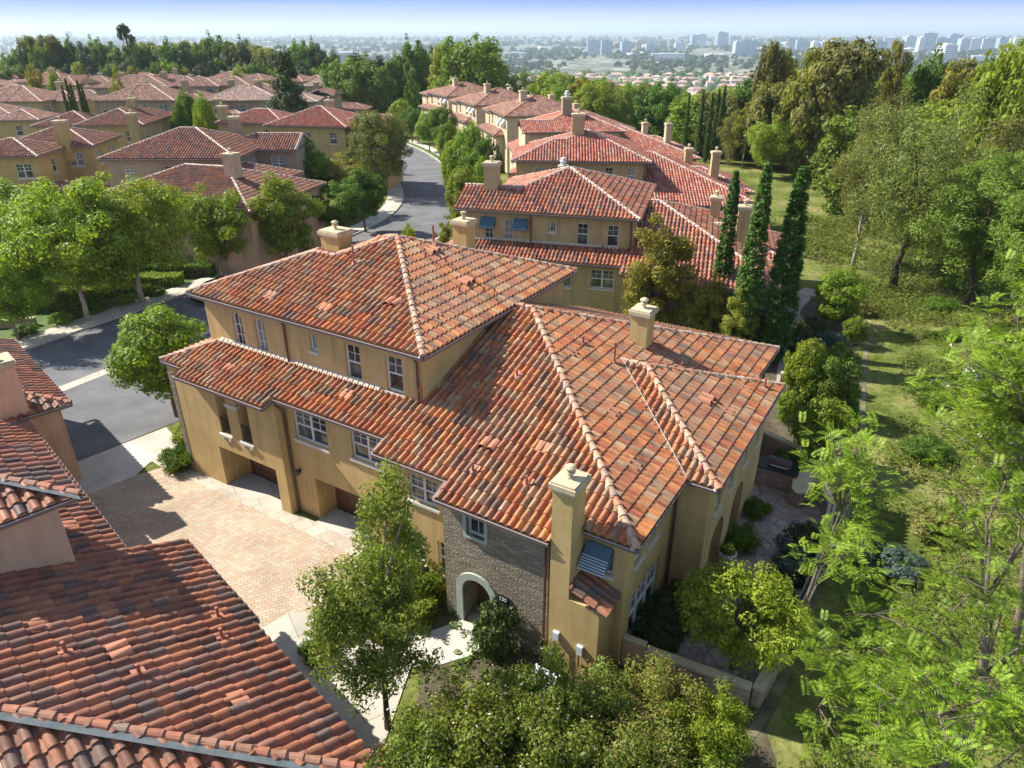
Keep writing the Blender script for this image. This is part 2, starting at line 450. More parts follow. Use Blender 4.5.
class Roof:
    """one roof: several slopes, ridge tiles on the hips, a gutter round the eave"""
    def __init__(s, root, org=(0, 0), lod=0, tile='tile', cap='cap', gut=True, tw=None):
        s.tw = tw; s.root, s.org, s.lod, s.tile, s.cap = root, org, lod, tile, cap
        s.A = []; s.caps = []; s.g = []; s.gut = gut
    def slope(s, plan, down, pitch, zref, dref):
        L = math.hypot(*down); down = (down[0] / L, down[1] / L)
        r = tile_arrays(plan, down, pitch, zref, dref, s.lod, s.tw)
        if r:
            s.A.append(r)
            dn = Vector(down)
    def hipcap(s, *pts):
        for a, b in zip(pts[:-1], pts[1:]):
            if (Vector(a) - Vector(b)).length > .2: s.caps.append((a, b))
    def gutter(s, *pts):
        for a, b in zip(pts[:-1], pts[1:]): s.g.append((a, b))
    def build(s):
        V = []; Q = []; U = []; SC = []; n = 0
        ox, oy = s.org
        for i, (v, q, u, sc) in enumerate(s.A):
            V.append(v - np.array([ox, oy, 0])); Q.append(q + n); U.append(u + i * 137); SC.append(sc + i * 31.7); n += len(v)
        ro = new_obj('roof', mesh_from('roof', np.concatenate(V), np.concatenate(Q), np.concatenate(U), [M[s.tile]], SC=np.concatenate(SC)), s.root)
        if s.caps:
            mb = MB(); k = 0
            for a, b in s.caps:
                a = Vector(a) - Vector((ox, oy, 0)); b = Vector(b) - Vector((ox, oy, 0))
                L = (b - a).length; n_ = max(1, round(L / .40)); d = (b - a) / L
                sd = d.cross(Vector((0, 0, 1))).normalized(); up = sd.cross(d).normalized()
                if d.z < 0: a, b, d = b, a, -d; sd = d.cross(Vector((0, 0, 1))).normalized(); up = sd.cross(d).normalized()
                seg = 7 if s.lod == 0 else 5
                for i in range(n_):
                    p = a + d * (L * i / n_); q = a + d * (L * (i + 1) / n_ + .03)
                    k += 1
                    rp, rq = .135, .11
                    rj = random.uniform(-.012, .012)
                    A = []; B = []
                    for j in range(seg + 1):
                        t = pi * (-.12 + 1.24 * j / seg)
                        A.append(p + sd * (cos(t) * rp) + up * (sin(t) * rp * .8 + .055 + rj))
                        B.append(q + sd * (cos(t) * rq) + up * (sin(t) * rq * .8 + .035 + rj))
                    for j in range(seg):
                        mb.poly([A[j], A[j + 1], B[j + 1], B[j]], 0, (k + .5, .5))
                    mb.poly(A, 0, (k + .5, .5))
                # mortar bed below
                for sgn in (-1, 1):
                    e = sd * (sgn * .15)
                    mb.poly([a + e - up * .04, b + e - up * .04, b + sd * sgn * .1 + up * .045, a + sd * sgn * .1 + up * .045], 1)
            mb.build('ridge_tiles', [M[s.cap], M['mortar']], ro)
        if s.g and s.gut:
            mb = MB()
            for a, b in s.g:
                a = Vector(a) - Vector((ox, oy, 0)); b = Vector(b) - Vector((ox, oy, 0))
                z = Vector((0, 0, -.085))
                mb.bar(a + z, b + z, .11, .13, 0)
                d = (b - a).normalized(); sd = d.cross(Vector((0, 0, 1)))
                mb.bar(a + sd * .062 + Vector((0, 0, -.025)), b + sd * .062 + Vector((0, 0, -.025)), .014, .03, 1)
            mb.build('gutter', [M['gutter'], M['gutter_l']], ro)
        return ro

def hip_roof(R, x0, x1, y0, y1, ze, p, gl=False, gr=False, cap=True, back=True):
    """hip roof over a rectangle; gl / gr make that end a gable"""
    w, d = x1 - x0, y1 - y0
    if w >= d:
        h = d / 2
        xa = x0 if gl else x0 + h; xb = x1 if gr else x1 - h; yc = (y0 + y1) / 2; zt = ze + h * p
        R.slope([(x0, y0), (x1, y0), (xb, yc), (xa, yc)], (0, -1), p, ze, -y0)
        if back: R.slope([(x0, y1), (x1, y1), (xb, yc), (xa, yc)], (0, 1), p, ze, y1)
        if not gl: R.slope([(x0, y0), (x0, y1), (xa, yc)], (-1, 0), p, ze, -x0)
        if not gr: R.slope([(x1, y0), (x1, y1), (xb, yc)], (1, 0), p, ze, x1)
        A, B = (xa, yc, zt), (xb, yc, zt)
    else:
        h = w / 2
        ya = y0 if gl else y0 + h; yb = y1 if gr else y1 - h; xc = (x0 + x1) / 2; zt = ze + h * p
        R.slope([(x0, y0), (x0, y1), (xc, yb), (xc, ya)], (-1, 0), p, ze, -x0)
        R.slope([(x1, y0), (x1, y1), (xc, yb), (xc, ya)], (1, 0), p, ze, x1)
        if not gl: R.slope([(x0, y0), (x1, y0), (xc, ya)], (0, -1), p, ze, -y0)
        if not gr: R.slope([(x0, y1), (x1, y1), (xc, yb)], (0, 1), p, ze, y1)
        A, B = (xc, ya, zt), (xc, yb, zt)
    if cap:
        R.hipcap(A, B)
        if w >= d:
            ends = ((A, (x0, y0), (x0, y1)), (B, (x1, y0), (x1, y1)))
        else:
            ends = ((A, (x0, y0), (x1, y0)), (B, (x0, y1), (x1, y1)))
        for e, c1, c2 in ends:
            R.hipcap((*c1, ze), e); R.hipcap((*c2, ze), e)
    R.gutter((x0, y0, ze), (x1, y0, ze), (x1, y1, ze), (x0, y1, ze), (x0, y0, ze))
    return A, B

# ------------------------------------------------------------------ walls and windows
class Walls:
    def __init__(s, org=(0, 0)):
        s.b = MB(); s.org = org; s.wins = []
    def T(s, p0, p1):
        ox, oy = s.org
        d = Vector((p1[0] - p0[0], p1[1] - p0[1])).normalized()
        inn = Vector((-d.y, d.x))
        def f(q):                       # q = (along, inward, z)
            return (p0[0] - ox + d.x * q[0] + inn.x * q[1], p0[1] - oy + d.y * q[0] + inn.y * q[1], q[2])
        return f
    def face(s, p0, p1, z0, z1, ops=(), depth=.16, mi=0):
        """outside is on the right of p0 -> p1. ops: (x0,x1,zb,zt,kind)"""
        L = math.hypot(p1[0] - p0[0], p1[1] - p0[1]); T = s.T(p0, p1)
        xs = sorted({0, L, *[o[0] for o in ops], *[o[1] for o in ops]}); zs = sorted({z0, z1, *[o[2] for o in ops], *[o[3] for o in ops]})
        for xa, xb in zip(xs[:-1], xs[1:]):
            for za, zb in zip(zs[:-1], zs[1:]):
                cx, cz = (xa + xb) / 2, (za + zb) / 2
                if any(o[0] < cx < o[1] and o[2] < cz < o[3] for o in ops): continue
                s.b.poly([T((xa, 0, za)), T((xb, 0, za)), T((xb, 0, zb)), T((xa, 0, zb))], mi)
        for o in ops:
            xa, xb, za, zb = o[:4]
            kind = o[4] if len(o) > 4 else 'win'
            dd = o[5] if len(o) > 5 else depth
            if kind.startswith('arch'):
                r = (xb - xa) / 2; cx = (xa + xb) / 2; zc = zb - r; n = 12
                arc = [(cx + r * cos(pi * i / n), zc + r * sin(pi * i / n)) for i in range(n + 1)]
                for i in range(n):
                    (x_0, z_0), (x_1, z_1) = arc[i], arc[i + 1]
                    s.b.poly([T((x_0, 0, z_0)), T((x_0, 0, zb)), T((x_1, 0, zb)), T((x_1, 0, z_1))], mi)
                    s.b.poly([T((x_0, 0, z_0)), T((x_1, 0, z_1)), T((x_1, dd, z_1)), T((x_0, dd, z_0))], mi)
                s.b.poly([T((xa, 0, za)), T((xa, 0, zc)), T((xa, dd, zc)), T((xa, dd, za))], mi)
                s.b.poly([T((xb, 0, zc)), T((xb, 0, za)), T((xb, dd, za)), T((xb, dd, zc))], mi)
            else:
                s.b.poly([T((xa, 0, za)), T((xa, 0, zb)), T((xa, dd, zb)), T((xa, dd, za))], mi)
                s.b.poly([T((xb, 0, zb)), T((xb, 0, za)), T((xb, dd, za)), T((xb, dd, zb))], mi)
                s.b.poly([T((xa, 0, zb)), T((xb, 0, zb)), T((xb, dd, zb)), T((xa, dd, zb))], mi)
            if za > .02: s.b.poly([T((xb, 0, za)), T((xa, 0, za)), T((xa, dd, za)), T((xb, dd, za))], mi)
            if not kind.endswith('open'):
                s.wins.append((T, o, dd))
    def build(s, root, mats, name='wall', rest=True):
        w = s.b.build(name, mats, root)
        if rest:
            for T, o, dd in s.wins:
                kind = o[4] if len(o) > 4 else 'win'
                if kind == 'garage': garage_door(root, T, o, dd)
                elif kind.endswith('door'): plank_door(root, T, o, dd)
                else: window(root, T, o, dd, kind)
        return w

def garage_door(root, T, o, dd):
    xa, xb, za, zb = o[:4]
    mb = MB()
    n = 5
    h = (zb - za) / n
    for i in range(n):
        mb.box(xa, xb, dd - .05, dd + .02, za + i * h + .012, za + (i + 1) * h - .012, 0, T)
        k = max(2, int((xb - xa) / .7)); w = (xb - xa) / k
        for j in range(k):
            mb.box(xa + j * w + .08, xa + (j + 1) * w - .08, dd - .065, dd - .04, za + i * h + .1, za + (i + 1) * h - .1, 0, T)
    mb.box(xa, xb, dd - .02, dd + .05, za, zb, 0, T)
    mb.build('garage_door', M['door'], root)

def plank_door(root, T, o, dd):
    xa, xb, za, zb = o[:4]
    mb = MB(); n = 5; w = (xb - xa) / n
    for i in range(n):
        mb.box(xa + i * w + .01, xa + (i + 1) * w - .01, dd - .05, dd, za, zb, 0, T)
    d = mb.build('door', M['pipe'], root)
    h = MB(); h.box(xb - .18, xb - .12, dd - .11, dd - .05, za + .95, za + 1.15, 0, T); h.build('handle', M['darkmetal'], d)

def window(root, T, o, dd, kind='win', sill=True):
    xa, xb, za, zb = o[:4]
    w = .055; y0, y1 = dd - .07, dd - .005
    f = MB()
    if kind.startswith('arch'):
        r = (xb - xa) / 2; cx = (xa + xb) / 2; zc = zb - r; n = 12
        pts = [(xa, za), (xa, zc)] + [(cx - r * cos(pi * i / n), zc + r * sin(pi * i / n)) for i in range(1, n)] + [(xb, zc), (xb, za)]
        ri = r - w
        inn = [(xa + w, za + w), (xa + w, zc)] + [(cx - ri * cos(pi * i / n), zc + ri * sin(pi * i / n)) for i in range(1, n)] + [(xb - w, zc), (xb - w, za + w)]
        for i in range(len(pts) - 1):
            a, b, c, d = pts[i], pts[i + 1], inn[i + 1], inn[i]
            f.poly([T((a[0], y0, a[1])), T((d[0], y0, d[1])), T((c[0], y0, c[1])), T((b[0], y0, b[1]))])
            f.poly([T((d[0], y0, d[1])), T((d[0], y1, d[1])), T((c[0], y1, c[1])), T((c[0], y0, c[1]))])
        f.box(xa, xb, y0, y1, za, za + w, 0, T)
        f.box(cx - .015, cx + .015, y0 + .02, y1, za, zb - w, 0, T)
        for t in (.33, .62): f.box(xa, xb, y0 + .02, y1, za + (zb - za) * t - .015, za + (zb - za) * t + .015, 0, T)
        g = MB()
        g.poly([T((x, y1, z)) for x, z in pts])
    else:
        f.box(xa, xb, y0, y1, za, za + w, 0, T); f.box(xa, xb, y0, y1, zb - w, zb, 0, T)
        f.box(xa, xa + w, y0, y1, za + w, zb - w, 0, T); f.box(xb - w, xb, y0, y1, za + w, zb - w, 0, T)
        units = max(1, int(kind[3:]) if kind[3:].isdigit() else 1)
        uw = (xb - xa) / units
        for i in range(units):
            ua = xa + i * uw; ub = ua + uw
            if i: f.box(ua - .045, ua + .045, y0, y1, za + w, zb - w, 0, T)
            zm = (za + zb) / 2
            if zb - za > .9:
                f.box(ua + w, ub - w, y0 + .005, y1, zm - .028, zm + .028, 0, T)
                lo_ = zm
            else: lo_ = za
            f.box((ua + ub) / 2 - .011, (ua + ub) / 2 + .011, y0 + .03, y1 - .004, lo_, zb - w, 0, T)
            if zb - za > .9:
                zq = (zm + zb) / 2
                f.box(ua + w, ub - w, y0 + .03, y1 - .006, zq - .011, zq + .011, 0, T)
        g = MB()
        g.poly([T((xa, y1, za)), T((xb, y1, za)), T((xb, y1, zb)), T((xa, y1, zb))])
    fo = f.build('window', M['white'], root)
    g.build('pane', M['curtain'] if random.random() < .15 else M['glass'], fo)
    if sill and zb - za > .5 and kind != 'winns':
        s_ = MB(); s_.box(xa - .09, xb + .09, -.09, .10, za - .13, za - .02, 0, T); s_.build('sill', M['trim'], fo)

def chimney(root, x0, x1, y0, y1, z0, z1, m='stucco', finial='urn', capm='cap_stone'):
    b = MB()
    b.box(x0, x1, y0, y1, z0, z1 - .32)
    c = b.build('chimney', M[m], root)
    k = MB()
    e = .07
    k.box(x0 - .04, x1 + .04, y0 - .04, y1 + .04, z1 - .319, z1 - .22)
    k.box(x0 - e - .03, x1 + e + .03, y0 - e - .03, y1 + e + .03, z1 - .219, z1 - .06)
    k.box(x0 - .05, x1 + .05, y0 - .05, y1 + .05, z1 - .059, z1)
    k.build('chimney_cap', M[capm], c)
    f = MB(); cx, cy = (x0 + x1) / 2, (y0 + y1) / 2
    if finial == 'urn':
        f.lathe([(.0, 0), (.11, 0), (.11, .04), (.07, .07), (.07, .12), (.15, .17), (.16, .21), (.08, .24), (.08, .27), (.17, .31), (.175, .36), (.1, .42), (0, .44)], (cx, cy, z1 + .001), 14)
    elif finial == 'pipe':
        f.lathe([(0, 0), (.1, 0), (.1, .28), (.15, .3), (.15, .38), (0, .42)], (cx, cy, z1 + .001), 12)
    else:
        f.lathe([(0, 0), (.26, 0), (.26, .35), (.34, .37), (.32, .42), (.2, .5), (.2, .55), (.28, .57), (.2, .7), (0, .74)], (cx, cy, z1 + .001), 14)
    f.build('flue', M['cap_stone'] if finial != 'metal' else M['slat'], c, smooth=False)
    fl = MB()
    return c

def on_slope(R_, pts, kind):
    pass

def vents(root, org, pts, zf, big=()):
    """small terracotta pipes and hooded tiles on a slope; zf(x,y) gives the roof height"""
    ox, oy = org
    for x, y, h in pts:
        z = zf(x, y)
        b = MB(); b.lathe([(.0, 0), (.13, .0), (.1, .1), (.045, .14), (.045, h), (.05, h), (.05, h + .05), (0, h + .06)], (x - ox, y - oy, z - .02), 10)
        v = b.build('vent_pipe', M['vent'], root)
        b = MB(); b.box(-.16, .16, -.02, .26, -.02, .075, 0, lambda p, x=x, y=y, z=z: (x - ox + p[0], y - oy + p[1], zf(x + p[0], y + p[1]) + .03 + p[2]))
        b.build('flashing', M['vent2'], v)
    for x, y, dx, dy in big:
        z = zf(x, y)
        b = MB()
        s = (-dy, dx)
        for sgn in (-1, 1):
            cx, cy = x + s[0] * sgn * .17, y + s[1] * sgn * .17
            n = 7; L = .5
            A = []; B = []
            for i in range(n + 1):
                t = pi * i / n
                for Rr, q in ((A, 0), (B, L)):
                    qx, qy = cx + s[0] * cos(t) * .17 - dx * q, cy + s[1] * cos(t) * .17 - dy * q
                    Rr.append((qx - ox, qy - oy, zf(qx, qy) + sin(t) * (.24 if q == 0 else .12) + .04))
            for i in range(n): b.poly([A[i], A[i + 1], B[i + 1], B[i]])
        b.build('roof_vent', M['vent2'], root)

def vents_on(root, org, pts, zf):
    """flat pinkish vent tiles laid among the others"""
    ox, oy = org
    for x, y, dx, dy in pts:
        b = MB(); s = (-dy, dx)
        for sgn in (-.5, .5):
            cx, cy = x + s[0] * sgn * TILE_W, y + s[1] * sgn * TILE_W
            n = 5; A = []; B = []
            for i in range(n + 1):
                t = pi * i / n
                for Rr, q in ((A, 0), (B, .42)):
                    qx, qy = cx + s[0] * cos(t) * .13 - dx * q, cy + s[1] * cos(t) * .13 - dy * q
                    Rr.append((qx - ox, qy - oy, zf(qx, qy) + sin(t) * .07 + .055))
            for i in range(n): b.poly([A[i], A[i + 1], B[i + 1], B[i]])
            b.poly(A)
        b.build('vent_tile', M['vent2'], root)

# ------------------------------------------------------------------ the villa type (own plan axes: x along the front, y to the back)
ORG = (-15.0, 22.0)
AZ_MAIN = radians(31.7)
PT = .36
def zF(v): return 5.45 + PT * (v - 15.78)

def villa(loc, rz, lod, st, tile, cap, label, cat='house', group=None, main=False, simple=False):
    root = empty('villa', loc, rz, label, cat, group)
    W = Walls(ORG)
    zt = lambda v: zF(v) - .02
    # front, left to right
    W.face((-28.3, 16.4), (-21.4, 16.4), 0, zt(16.4), [(2.62, 6.3, 0, 2.12, 'recess_open', 1.3), (3.06, 3.72, 2.98, 5.0, 'balc_open', .75), (4.42, 5.12, 2.98, 5.0, 'balc_open', .75)])
    W.face((-25.7, 17.7), (-22.0, 17.7), 0, 2.12, [(0.15, 3.55, 0, 2.05, 'garage', .08)])
    W.face((-21.4, 16.4), (-21.4, 16.85), 0, zt(16.85))
    W.face((-21.4, 16.85), (-15.5, 16.85), 0, zt(16.85), [(1.25, 4.1, 0, 2.1, 'recess_open', .95), (.5, 2.35, 3.85, 5.2, 'win2'), (3.65, 5.3, 3.95, 5.25, 'win2')])
    W.face((-20.2, 17.8), (-17.3, 17.8), 0, 2.1, [(.1, 2.8, 0, 2.05, 'garage', .08)])
    W.face((-15.5, 16.85), (-15.5, 16.1), 0, zt(16.3))
    W.face((-15.5, 16.1), (-12.2, 16.1), 0, zt(16.1), [(.9, 1.7, .9, 2.3, 'win'), (2.35, 2.95, .8, 2.3, 'win'), (1.2, 2.5, 3.75, 4.85, 'win2')])
    W.face((-12.2, 16.1), (-12.2, 15.3), 0, zt(15.5))
    W.face((-8.1, 15.3), (-8.1, 16.1), 0, zt(15.5))
    W.face((-8.1, 16.1), (-5.9, 16.1), 0, zt(16.1), [(1.15, 1.8, 3.85, 4.85, 'win')])
    W.face((-5.9, 16.1), (-5.9, 20.4), 0, 5.35, [(.75, 1.45, 3.85, 5.0, 'win'), (1.95, 2.65, 3.85, 5.0, 'win'), (.75, 3.35, .35, 2.5, 'win3')])
    W.face((-5.9, 20.4), (-4.7, 20.4), 0, 5.6)
    W.face((-4.7, 20.4), (-4.7, 28.3), 0, 5.35, [(1.1, 2.75, 0, 2.6, 'arch_open', 1.6), (3.8, 5.5, 0, 2.6, 'arch_open', 1.6), (.9, 1.6, 3.5, 4.9, 'win'), (2.6, 3.3, 3.5, 4.9, 'win'), (4.5, 5.2, 3.5, 4.9, 'win'), (6.3, 7.0, 3.5, 4.9, 'win')])
    W.face((-6.3, 20.6), (-6.3, 28.1), 0, 3.0, [(1.0, 2.6, .05, 2.3, 'win2'), (3.7, 5.3, .05, 2.3, 'win2')])
    W.face((-4.7, 28.3), (-5.9, 28.3), 0, 5.6)
    W.face((-5.9, 28.3), (-5.9, 32.3), 0, 5.35, [(1.2, 2.6, 3.6, 4.8, 'win')])
    W.face((-5.9, 32.3), (-15.2, 32.3), 0, 5.35, [(1.5, 2.6, 3.6, 4.8, 'win'), (5, 6.2, 3.6, 4.8, 'win'), (1.5, 3.2, .3, 2.2, 'win')])
    W.face((-15.2, 32.3), (-15.2, 29.35), 0, 5.5)
    W.face((-15.2, 29.35), (-26.2, 29.35), 0, 8.55, [(2, 3, 5.9, 7.6, 'win'), (6, 7, 5.9, 7.6, 'win'), (2, 3.6, 3.3, 4.8, 'win2')])
    W.face((-26.2, 29.35), (-26.2, 25.5), 5.0, 8.55)
    W.face((-26.2, 29.35), (-26.2, 29.0), 0, 5.5)
    W.face((-28.3, 29.0), (-28.3, 16.4), 0, 5.5, [(8, 9, 3.4, 4.8, 'win'), (3, 4.2, 3.4, 4.8, 'win')])
    W.face((-26.2, 29.0), (-28.3, 29.0), 0, 5.5)
    # top storey
    W.face((-27.45, 18.3), (-15.2, 18.3), 5.8, 8.6, [(1.76, 2.38, 6.38, 8.0, 'arch'), (3.2, 3.82, 6.38, 8.0, 'arch'), (6.5, 6.92, 7.26, 7.98, 'win'), (8.42, 9.2, 6.46, 7.98, 'win'), (10.5, 11.3, 6.5, 7.98, 'win')])
    W.face((-15.2, 18.3), (-15.2, 29.35), 5.8, 8.55)
    W.face((-27.45, 25.5), (-27.45, 18.3), 5.8, 8.6)
    W.face((-26.2, 25.5), (-27.45, 25.5), 5.8, 8.6)
    # soffits of the recesses
    W.b.poly([W.T((0, 0), (1, 0))(p) for p in ((-25.75, 16.4, 2.12), (-22.0, 16.4, 2.12), (-22.0, 17.7, 2.12), (-25.75, 17.7, 2.12))])
    W.b.poly([W.T((0, 0), (1, 0))(p) for p in ((-20.2, 16.85, 2.1), (-17.25, 16.85, 2.1), (-17.25, 17.8, 2.1), (-20.2, 17.8, 2.1))])
    # back wall and floor of the little balcony
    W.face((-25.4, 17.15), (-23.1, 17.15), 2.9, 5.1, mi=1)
    W.b.box(-25.4 - ORG[0], -23.1 - ORG[0], 16.57 - ORG[1], 17.15 - ORG[1], 2.9, 2.975)
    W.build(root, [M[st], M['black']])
    # stone clad entry
    S = Walls(ORG)
    S.face((-12.2, 15.3), (-8.1, 15.3), 0, zt(15.3), [(.75, 1.92, 0, 2.12, 'arch_open', .9), (.98, 1.7, 3.95, 4.75, 'open', .22)])
    S.face((-8.1, 15.301), (-8.1, 15.5), 0, zt(15.3))
    S.face((-12.2, 15.6), (-12.2, 15.301), 0, zt(15.3))
    S.build(root, [M['stone']], name='stone_wall', rest=False)
    if main:
        S2_ = Walls(ORG); S2_.face((-28.32, 17.2), (-28.32, 16.385), 0, 5.3); S2_.face((-28.32, 16.385), (-28.0, 16.385), 0, 5.3); S2_.build(root, [M['stone']], name='corner_stones', rest=False)
    I = Walls(ORG)
    T = I.T((-12.2, 15.3), (-8.1, 15.3))
    plank_door(root, T, (.75, 1.92, 0, 2.12), .93)
    window(root, T, (.98, 1.7, 3.95, 4.75), .22, 'winns')
    # surround of the arched entry and of the square window
    b = MB(); r = .585; cx = .75 + r; zc = 2.12 - r; n = 14; ro_, ri_ = r + .27, r
    arc = [(-1, None)]
    out = [(cx + ro_, 0)] + [(cx + ro_ * cos(pi * i / n), zc + ro_ * sin(pi * i / n)) for i in range(n + 1)] + [(cx - ro_, 0)]
    inn = [(cx + ri_, 0)] + [(cx + ri_ * cos(pi * i / n), zc + ri_ * sin(pi * i / n)) for i in range(n + 1)] + [(cx - ri_, 0)]
    for i in range(len(out) - 1):
        a, c, d, e = out[i], out[i + 1], inn[i + 1], inn[i]
        b.poly([T((p[0], -.07, p[1])) for p in (a, c, d, e)])
        b.poly([T((a[0], -.07, a[1])), T((a[0], .02, a[1])), T((c[0], .02, c[1])), T((c[0], -.07, c[1]))])
        b.poly([T((e[0], -.07, e[1])), T((d[0], -.07, d[1])), T((d[0], .2, d[1])), T((e[0], .2, e[1]))])
    b.build('arch_surround', M['sage'], root)
    b = MB()
    for q in ((.86, .98, 3.83, 4.87), (1.7, 1.82, 3.83, 4.87), (.98, 1.7, 3.83, 3.95), (.98, 1.7, 4.75, 4.87)): b.box(q[0], q[1], -.04, .03, q[2], q[3], 0, T)
    b.build('window_surround', M['sage'], root)
    # balcony details: central pier cap, sills with corbels, railing
    T = I.T((-28.3, 16.4), (-21.4, 16.4))
    b = MB(); b.box(3.68, 4.46, -.06, .2, 4.52, 4.64, 0, T); b.box(3.72, 4.42, -.035, .2, 4.46, 4.519, 0, T); b.build('pier_cap', M['trim'], root)
    b = MB()
    for a, c in ((2.98, 3.8), (4.34, 5.2)):
        b.box(a, c, -.1, .15, 2.86, 2.97, 0, T)
        for k in (.12, .6): b.box(a + k, a + k + .14, -.09, .0, 2.72, 2.859, 0, T)
    b.build('balcony_sill', M['trim'], root)
    for a, c in ((3.06, 3.72), (4.42, 5.12)):
        b = MB(); b.box(a, c, .05, .08, 3.72, 3.76, 0, T); b.box(a, c, .05, .08, 3.02, 3.05, 0, T)
        for k in range(7): b.box(a + .05 + k * (c - a - .1) / 6.5, a + .065 + k * (c - a - .1) / 6.5, .055, .075, 3.05, 3.72, 0, T)
        b.build('railing', M['darkmetal'], root)
    # roofs
    R = Roof(root, ORG, lod, tile, cap)
    low = [(-28.65, 16.4), (-27.1, 16.4), (-27.1, 15.9), (-21.5, 15.9), (-21.5, 16.45), (-15.6, 16.45), (-15.6, 15.75), (-12.3, 15.75), (-12.3, 15.0), (-7.97, 15.0), (-7.97, 15.8), (-7.2, 15.8), (-7.2, 15.78), (-5.48, 15.78)]
    R.slope([(-28.65, 16.4), (-27.1, 16.4), (-27.1, 15.9), (-21.5, 15.9), (-21.5, 16.45), (-15.6, 16.45), (-15.6, 18.33), (-26.75, 18.33)], (0, -1), PT, zF(16.45), -16.45)
    R.slope([(-15.6, 15.75), (-12.3, 15.75), (-12.3, 15.0), (-7.97, 15.0), (-7.93, 15.0), (-7.93, 15.95), (-7.24, 15.95), (-7.24, 15.78), (-5.48, 15.78), (-13.97, 24.27), (-15.24, 24.27), (-15.24, 18.33), (-15.6, 18.33)], (0, -1), PT, 5.45, -15.78)
    R.slope([(-5.48, 15.78), (-5.48, 32.76), (-13.97, 24.27)], (1, 0), PT, 5.45, -5.48)
    R.slope([(-5.48, 32.76), (-15.4, 32.76), (-15.4, 24.27), (-13.97, 24.27)], (0, 1), PT, 5.45, 32.76)
    zl = zF(16.4)
    R.slope([(-28.65, 16.4), (-26.75, 18.3), (-27.47, 18.3), (-27.47, 25.4), (-26.3, 25.4), (-26.3, 29.4), (-28.65, 29.4)], (-1, 0), PT, zl, 28.65)
    R.hipcap((-28.65, 16.4, zl), (-26.75, 18.3, zF(18.3)))
    R.hipcap((-5.48, 15.78, 5.45), (-13.97, 24.27, 8.506), (-15.2, 24.27, 8.506)); R.hipcap((-5.48, 32.76, 5.45), (-13.97, 24.27, 8.506))
    R.gutter(*[(x, y, zF(y)) for x, y in low[:-4]])
    R.gutter((-7.2, 15.78, 5.45), (-5.48, 15.78, 5.45), (-5.48, 19.95, 5.45)); R.gutter((-5.48, 28.9, 5.45), (-5.48, 32.76, 5.45), (-15.4, 32.76, 5.45)); R.gutter((-28.65, 29.4, zl), (-28.65, 16.4, zl))
    # flashing line where the lower roof meets the wall
    # wing
    A, _ = (-8.82, 24.42, 7.06), 0
    R.slope([(-4.35, 19.95), (-10.0, 19.95), (-10.0, 24.42), (-8.82, 24.42)], (0, -1), PT, 5.45, -19.95)
    R.slope([(-4.35, 28.89), (-10.0, 28.89), (-10.0, 24.42), (-8.82, 24.42)], (0, 1), PT, 5.45, 28.89)
    R.slope([(-4.35, 19.95), (-4.35, 28.89), (-8.82, 24.42)], (1, 0), PT, 5.45, -4.35)
    R.hipcap((-4.35, 19.95, 5.45), A, (-9.95, 24.42, 7.06)); R.hipcap((-4.35, 28.89, 5.45), A)
    R.gutter((-5.48, 19.95, 5.45), (-4.35, 19.95, 5.45), (-4.35, 28.89, 5.45), (-5.48, 28.89, 5.45))
    R.build()
    b = MB()   # blue grey valley flashing at the wing, white mortar line at the top of the low roof
    ox, oy = ORG
    va, vb = Vector((-5.5 - ox, 19.97 - oy, 5.57)), Vector((-9.9 - ox, 24.37 - oy, 7.15))
    s_ = Vector((-.045, .045, 0)); va.z += .06; vb.z += .06
    b.poly([va - s_, va + s_, vb + s_, vb - s_])
    b.build('valley_flashing', M['slat'], root)
    b = MB()
    for k in range(34):
        x = -26.7 + k * TILE_W
        if x > -15.3: break
        z = zF(18.22)
        b.poly([(x - ox, 18.14 - oy, z + .09), (x + TILE_W * .8 - ox, 18.14 - oy, z + .10), (x + TILE_W * .8 - ox, 18.3 - oy, z + .24), (x - ox, 18.3 - oy, z + .24)])
        b.poly([(x + TILE_W * .8 - ox, 18.2 - oy, z + .07), (x + TILE_W - ox, 18.2 - oy, z + .07), (x + TILE_W - ox, 18.3 - oy, z + .24), (x + TILE_W * .8 - ox, 18.3 - oy, z + .24)])
    b.build('wall_flashing', M['mortar_w'], root)
    # upper roof
    ze = 8.55
    R = Roof(root, ORG, lod, tile, cap)
    P = (-20.69, 23.815); K2 = (-22.6, 21.9); K1 = (-23.88, 21.9)
    if not simple:
        zp, zk = ze + PT * 5.94, ze + PT * 4.02
        R.slope([(-27.9, 17.88), (-14.75, 17.88), P, K2, K1], (0, -1), PT, ze, -17.88)
        R.slope([(-14.75, 17.88), (-14.75, 29.75), P], (1, 0), PT, ze, -14.75)
        R.slope([(-27.9, 17.88), K1, (-27.9, 25.92)], (-1, 0), PT, ze, 27.9)
        R.slope([P, K2, (-26.63, 25.9), (-26.63, 29.75)], (-1, 0), PT, ze, 26.63)
        R.slope([(-27.9, 25.92), K1, K2, (-26.6, 25.92)], (0, 1), PT, ze, 25.92)
        R.slope([(-14.75, 29.75), P, (-26.63, 29.75)], (0, 1), PT, ze, 29.75)
        R.hipcap((-14.75, 17.88, ze), (*P, zp), (*K2, zk), (*K1, zk), (-27.9, 17.88, ze)); R.hipcap((-14.75, 29.75, ze), (*P, zp)); R.hipcap((-26.63, 29.75, ze), (*P, zp))
        R.gutter((-27.9, 17.88, ze), (-14.75, 17.88, ze), (-14.75, 29.75, ze), (-26.63, 29.75, ze)); R.gutter((-27.9, 25.92, ze), (-27.9, 17.88, ze))
    else:
        # neighbours: longer side wing with its own low ridge, gable at its end
        K1 = (-27.9, 20.9); K2 = (-23.61, 20.9)
        R.slope([(-27.9, 17.88), (-14.75, 17.88), P, K2, K1], (0, -1), PT, ze, -17.88)
